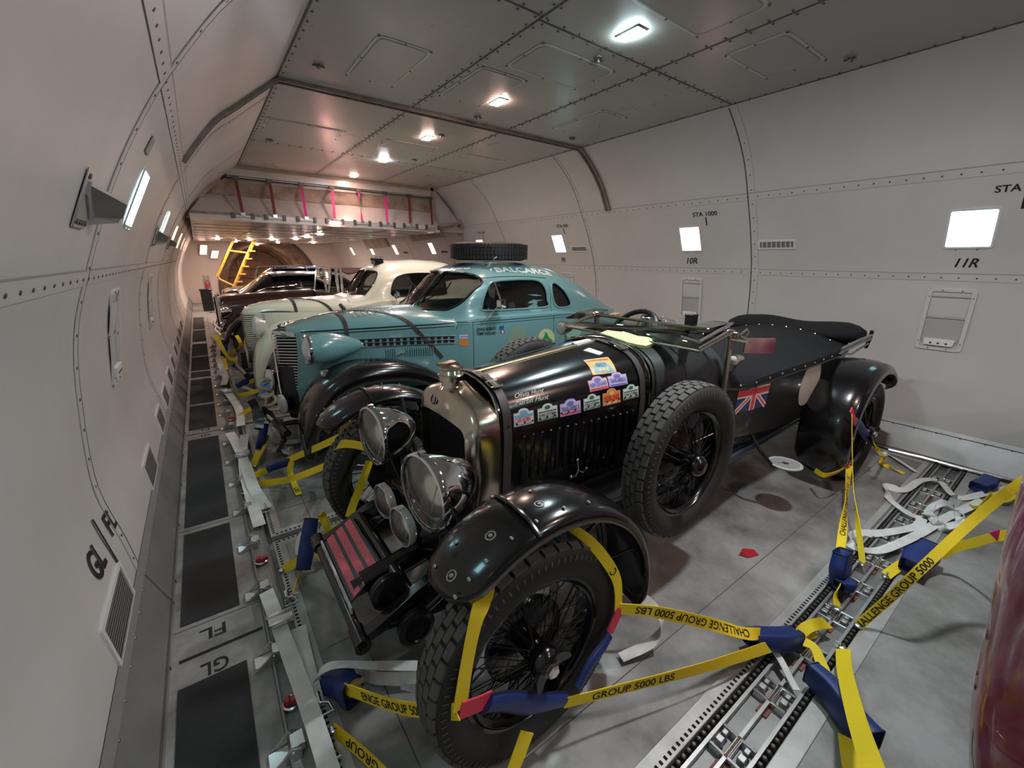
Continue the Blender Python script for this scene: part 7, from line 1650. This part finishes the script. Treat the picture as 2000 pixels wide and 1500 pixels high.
# blue sleeve leaning beside the plate
sleeve(at(600, 1062, z=.15), (.35, .55, .75), .26, .075, .075, 'tall blue sleeve with a white patch, left of the number plate shelf', up_=(1, 0, 0))
m = MB(); c_ = at(596, 1050, z=.17)+V((-.035, -.03, 0)); a_ = V((.35, .55, .75)).normalized(); b_ = V((.8, -.5, 0)).normalized(); m.prism([c_+a_*.06*sin(t)+b_*.018*cos(t) for t in [2*pi*k/16 for k in range(16)]], V((-.4, -.8, .2))*.006); tag(finish('white_label', m, M_white), 'white oval label on the tall leaning blue sleeve', 'label')
s17 = strap('strap_tail', [at(583, 1095, z=.06), at(568, 1104, z=.04), at(553, 1112, z=.015)], [(0, .6, .8)]*3, 'short yellow strap from the tall blue sleeve to the rail'); hook(at(551, 1114, z=.012), (1, 0, 0), s17)
strap('strap_tail', [at(626, 1005, z=.30), at(640, 1030, z=.24), at(642, 1070, z=.12), at(634, 1092, z=.05), at(622, 1078, z=.03)], [(1, .4, 0), (1, .3, .1), (1, .3, .1), (1, .5, 0), (1, .5, 0)], 'loose amber strap loop hanging beside the tall blue sleeve', w=.045)
strap('strap_tail', [at(622, 1010, z=.28), at(628, 1003, z=.32), at(634, 1010, z=.28)], [(1, .5, 0)]*3, 'knot of yellow strap on top of the tall blue sleeve', w=.03)
s18 = strap('lashing_strap', [at(590, 1108, z=.05), at(580, 1135, z=.03), at(572, 1163, z=.015)], [(.2, .2, 1)]*3, 'thin edge-on yellow strap below the tall blue sleeve', w=.02); hook(at(571, 1166, z=.012), (1, 0, 0), s18)
# --- white webbing along the rail
def white(pts, wds, label, w=.075, sag=None): return strap('white_strap', pts, wds, label, 'white cargo webbing along the rail', w=w, mt=M_white)
white([at(520, 1155, z=.055), at(560, 1262, z=.06), at(605, 1385, z=.05), at(642, 1500, z=.04), at(665, 1580, z=.03)], [(1, .1, .1)]*5, 'broad white strap along the rail, nearest the camera', .062)
white([at(583, 1225, z=.04), at(592, 1270, z=.045), at(606, 1330, z=.03), at(618, 1385, z=.012)], [(1, 0, 0)]*4, 'second white strap crossing under the nearest white one', .06)
white([V((.0, 4.55, .06)), V((.03, 4.2, .07)), V((.06, 3.8, .06)), V((.075, 3.3, .06)), V((.12, 2.98, .03))], [(1, .1, 0)]*5, 'white strap crossed over another by the second buckle')
white([V((.11, 4.45, .05)), V((.07, 4.0, .08)), V((.045, 3.6, .05)), V((.05, 3.1, .05)), V((.06, 2.78, .03))], [(1, 0, 0), (1, 0, .2), (1, 0, 0), (1, 0, 0), (1, 0, 0)], 'white strap under the crossing by the second buckle', .07)
white([V((.02, 6.3, .05)), V((.06, 5.9, .08)), V((.12, 5.3, .05)), V((.10, 4.75, .04))], [(1, 0, 0)]*4, 'white strap along the rail beside the teal coupe nose')
white([V((.03, 8.4, .05)), V((.05, 7.6, .08)), V((.07, 6.9, .06)), V((.03, 6.5, .05))], [(1, 0, 0)]*4, 'white strap along the rail beside the cream car nose')
white([V((.05, 10.4, .05)), V((.10, 9.6, .10)), V((.05, 8.8, .05))], [(1, 0, 0)]*3, 'white strap farthest down the rail')
def wbuckle(c, lb):
    c = V(c); m = MB(); m.box(c, (.10, .07, .012)); m.cyl(c+V((-.05, -.03, .01)), c+V((.05, -.03, .01)), .008, 8); m.cyl(c+V((-.05, .03, .01)), c+V((.05, .03, .01)), .008, 8); tag(finish('buckle', m, M_steel, bevel=.002), lb, 'buckle')
wbuckle((.055, 1.84, .085), 'steel buckle where the two nearest white straps cross'); wbuckle((.06, 3.86, .10), 'steel buckle where the middle white straps cross'); wbuckle((.06, 5.95, .10), 'steel buckle on the white strap by the teal coupe nose')
def shackle(c, lb, k=1.):
    c = V(c); t = thing('shackle', c, lb, 'shackle'); m = MB(); m.tube([c+V((x, y, .01)) for x, y in ((-.028*k, 0), (-.022*k, .04*k), (0, .055*k), (.022*k, .04*k), (.028*k, 0))], .006, 8, close=True); finish('bow', m, M_steel, t); m = MB(); m.cyl(c+V((-.01, .055*k, .01)), c+V((-.01, .10*k, .014)), .012, 10); finish('pin', m, M_chrome, t)
shackle((.115, 1.97, .02), 'steel shackle at the top of the second white strap'); shackle((.125, 2.93, .02), 'steel shackle where a white strap meets the pallet corner'); shackle((.125, 1.33, .012), 'steel shackle at the foot of the second white strap'); shackle((.10, 1.15, .02), 'steel shackle by the low printed yellow strap', 1.2)
# --- loose white webbing on the deck, lower right
white([at(1990, 948, z=.03), at(1930, 962, z=.02), at(1870, 972, z=.01), at(1835, 940, z=.01), at(1800, 938, z=.02), at(1765, 957, z=.02), at(1730, 950, z=.02), at(1738, 975, z=.01), at(1775, 1003, z=.015), at(1800, 1012, z=.02)], [(0, 1, .1)]*4+[(.3, 1, 0), (0, 1, .2), (.5, .5, .5), (1, .3, 0), (1, .3, 0), (.5, 1, 0)], 'slack white strap wandering over the far end of the cross track', .05)
white([at(1800, 1012, z=.02), at(1790, 1028, z=.01), at(1730, 1040, z=.01), at(1668, 1045, z=.01), at(1664, 1068, z=.01), at(1710, 1076, z=.01), at(1750, 1064, z=.012), at(1800, 1040, z=.02), at(1850, 1010, z=.03), at(1920, 978, z=.03)], [(0, 1, 0), (0, 1, 0), (0, 1, .1), (.6, .4, .5), (1, .3, 0), (0, 1, 0), (.2, 1, 0), (.3, 1, 0), (.3, 1, 0), (0, 1, .2)], 'long white strap looping back over the cross track', .055)
m = MB(); ctr = at(1845, 1012, z=.02); pts = [ctr+V((.17*cos(t)*(1+.25*sin(2.3*t)), .07*sin(t)*(1+.3*cos(1.7*t)), .02+.02*sin(3*t))) for t in [2*pi*k/9 for k in range(24)]]
ribbon(m, pts, [(.3*cos(k), .6, .8*sin(k*.9)) for k in range(24)], .045); tag(finish('white_strap', m, M_white), 'tangled coil of white strap on the deck right of the cross track', 'strap', 'white cargo webbing along the rail')
white([at(1790, 922, z=.01), at(1740, 890, z=.01), at(1715, 886, z=.01)], [(0, 1, .2)]*3, 'white strap lying along the foot of the right wall', .05)
sleeve(at(1925, 945, z=.06), (1, -.2, .1), .20, .10, .07, 'blue sleeve lying by the right wall near the maroon car')
strap('strap_tail', [at(1895, 985, z=.02), at(1915, 995, z=.05), at(1935, 968, z=.06), at(1960, 975, z=.05), at(1980, 965, z=.05)], [(0, 1, .2), (.5, .5, .5), (1, 0, .5), (0, 1, .5), (0, 1, .3)], 'crumpled yellow strap beside the sleeve at the right wall', w=.05)
# white strap curls: behind the sleeve, behind the front wing
white([at(618, 1330, z=.10), at(625, 1312, z=.14), at(660, 1298, z=.17), at(740, 1300, z=.12), at(815, 1300, z=.10)], [(1, .3, .2), (.5, .8, .1), (0, 1, -.1), (0, .9, .2), (0, .8, .5)], 'thin white webbing arching over the boxy blue sleeve', .035)
white([at(700, 1312, z=.03), at(740, 1325, z=.04), at(812, 1322, z=.06)], [(0, .5, .9)]*3, 'white strap lying behind the boxy blue sleeve', .05)
white([V((1.20, 1.0, .30)), V((1.32, .88, .28)), V((1.42, .80, .16)), V((1.38, .79, .06)), V((1.22, .84, .02))], [(.2, .3, 1), (.4, .2, 1), (1, .3, .3), (.6, .6, .3), (.3, 1, 0)], 'pale strap loop behind the nearest front wing', .045)
# red tag on the deck
c_ = at(1462, 1082, z=.004); m = MB(); m.prism([c_+V(p) for p in ((-.055, .03, 0), (.02, .045, 0), (.065, .0, 0), (.04, -.04, 0), (-.035, -.015, 0))], (0, 0, .003)); o = tag(finish('red_tag', m, M_red), 'small red tag lying on the pallet beside the spare wheel shadow', 'tag')
m = MB(); m.lathe(c_+V((-.035, .015, .003)), (0, 0, 1), [(.012, 0), (.012, .002), (.006, .002), (.006, 0)], 12); finish('eyelet', m, M_steel, o)
# --- teal coupe nose: rope, ratchet, sleeve
t = thing('tow_rope', at(535, 800, y=3.9), 'bundle of beige rope and cloth tied to the front of the teal coupe', 'rope')
m = MB(); pts = []
for k in range(60):
    q = k/59; a = q*32; b_ = at(515+30*q, 745+95*q, y=3.85-.1*q); pts.append(b_+V((.045*cos(a), .04*sin(a*1.3), .025*sin(a*.7))))
m.tube(spline(pts, 3), .014, 6); finish('rope', m, mat('beige rope', (.42, .36, .24), .9, bump=(200, .6)), t)
m = MB(); ribbon(m, [at(505, 760, y=3.95), at(520, 750, y=3.9), at(512, 775, y=3.85), at(522, 765, y=3.85)], [Z, (1, 0, .4), (1, 0, 0), Z], .06); finish('blue_cloth', m, mat('pale blue cloth', (.16, .32, .62), .8), t)
m = MB(); ribbon(m, [at(490, 780, y=3.8), at(500, 800, y=3.8), at(505, 838, y=3.7), at(512, 800, y=3.8), at(530, 820, y=3.75), at(550, 838, y=3.7)], [(1, 0, 0), (1, 0, .3), (1, .5, 0), (.5, 0, 1), (0, 0, 1), (0, 0, 1)], .06, .012); m.tube([at(548, 835, y=3.7), at(556, 860, y=3.65), at(545, 880, z=.05)], .02, 6); finish('lashing_bracket', m, M_blackm, t)
sleeve(at(512, 852, z=.13), (.35, .2, .9), .22, .085, .06, 'blue sleeve hanging below the nose of the teal coupe', up_=(1, 0, 0))
s = strap('lashing_strap', [at(505, 880, z=.09), at(500, 895, z=.06), at(493, 912, z=.02)], [(1, .2, 0)]*3, 'short yellow strap from the coupe nose sleeve to the rail'); hook(at(492, 914, z=.012), (1, 0, 0), s)
strap('lashing_strap', [at(523, 850, z=.12), at(516, 872, z=.06), at(500, 905, z=.03)], [(1, 0, .2)]*3, 'second short yellow strap below the coupe nose', w=.03)
s = strap('lashing_strap', [at(459, 774, z=.02), at(490, 767, z=.13), at(525, 755, z=.26)], [(0, 0, 1)]*3, 'yellow strap from the rail to the far side of the teal coupe nose'); hook(at(458, 775, z=.012), (1, 0, 0), s)
strap('lashing_strap', [at(455, 762, z=.02), at(470, 752, z=.06), at(495, 742, z=.15), at(508, 722, z=.25)], [(0, 0, 1)]*4, 'yellow strap through a blue sleeve ahead of the teal coupe')
sleeve(at(478, 745, z=.12), (1, -.1, .5), .20, .09, .07, 'blue sleeve on the pallet ahead of the teal coupe nose')
white([at(455, 765, z=.03), at(470, 755, z=.06), at(500, 765, z=.04)], [(0, .3, 1)]*3, 'thin white strap ahead of the teal coupe', .04)
strap('strap_tail', [at(467, 815, z=.03), at(480, 804, z=.05), at(492, 798, z=.04)], [(0, .5, 1)]*3, 'small yellow strap end on the deck beside the rail')
# pile of grey cloth and webbing below the teal wing
pl = thing('webbing_pile', at(590, 880, z=0), 'crumpled pile of pale grey webbing below the front wing of the teal coupe', 'webbing'); m = MB(); random.seed(3); c_ = at(590, 882, z=.02)
for j in range(5):
    ps = [c_+V((random.uniform(-.22, .26), random.uniform(-.16, .20), random.uniform(.01, .11))) for _ in range(8)]; ribbon(m, ps, [(random.uniform(-1, 1), random.uniform(-1, 1), random.uniform(0, .6)) for _ in ps], .06, .004, 5)
o = finish('webbing', m, mat('pale grey webbing', (.42, .43, .41), .7), pl); o['kind'] = 'stuff'
# --- nose of the cream car and beyond
strap('lashing_strap', [at(422, 655, y=7.0), at(440, 690, y=7.0), at(455, 702, y=6.9), at(480, 690, y=6.8)], [Z]*4, 'yellow strap below the nose of the cream car')
strap('lashing_strap', [at(462, 655, y=7.3), at(470, 675, y=7.2), at(452, 690, z=.10), at(436, 705, z=.03)], [(1, 0, 0), (1, 0, 0), (0, 0, 1), (0, 0, 1)], 'yellow strap over the near wheel of the dark tourer')
m = MB(); c_ = at(472, 676, y=7.2); ribbon(m, [c_, c_+V((.05, 0, 0))], [Z]*2, .06, .008); tag(finish('corner_patch', m, M_pinkred), 'red patch beside the cream car nose', 'patch')
sleeve(at(438, 680, z=.22), (.2, .1, .9), .26, .12, .09, 'small blue sleeve left of the cream car nose', up_=(1, 0, 0))
strap('lashing_strap', [at(438, 700, z=.12), at(440, 712, z=.06), at(442, 722, z=.02)], [(1, 0, 0)]*3, 'short yellow strap below the small blue sleeve')
strap('lashing_strap', [at(500, 722, z=.24), at(508, 712, z=.30)], [Z]*2, 'short yellow strap above the blue sleeve ahead of the coupe')
strap('lashing_strap', [at(420, 640, z=.05), at(432, 652, z=.10), at(448, 660, z=.2)], [Z]*3, 'yellow strap far down the rail by the dark tourer', w=.07)
white([at(418, 655, z=.05), at(428, 672, z=.05), at(430, 700, z=.05), at(432, 735, z=.03)], [(1, 0, 0)]*4, 'crumpled white strap on the rail left of the cream car', .10)
t = thing('recovery_hook', at(470, 722, z=.1), 'black hooked bar on the deck in front of the cream car', 'hook'); m = MB(); m.tube([at(455, 712, z=.20), at(470, 722, z=.12), at(492, 727, z=.22)], .03, 8); m.tube([at(490, 715, z=.28), at(496, 735, z=.2)], .035, 8); finish('bar', m, M_blackm, t)
# low gleaming pipe at the foot of the right wall
m = MB(); m.tube([at(1985, 940, z=.03), at(1880, 915, z=.03), at(1800, 893, z=.03), at(1735, 878, z=.03)], .014, 6); tag(finish('wall_foot_tube', m, M_steel), 'shiny tube along the foot of the right wall', 'tube')
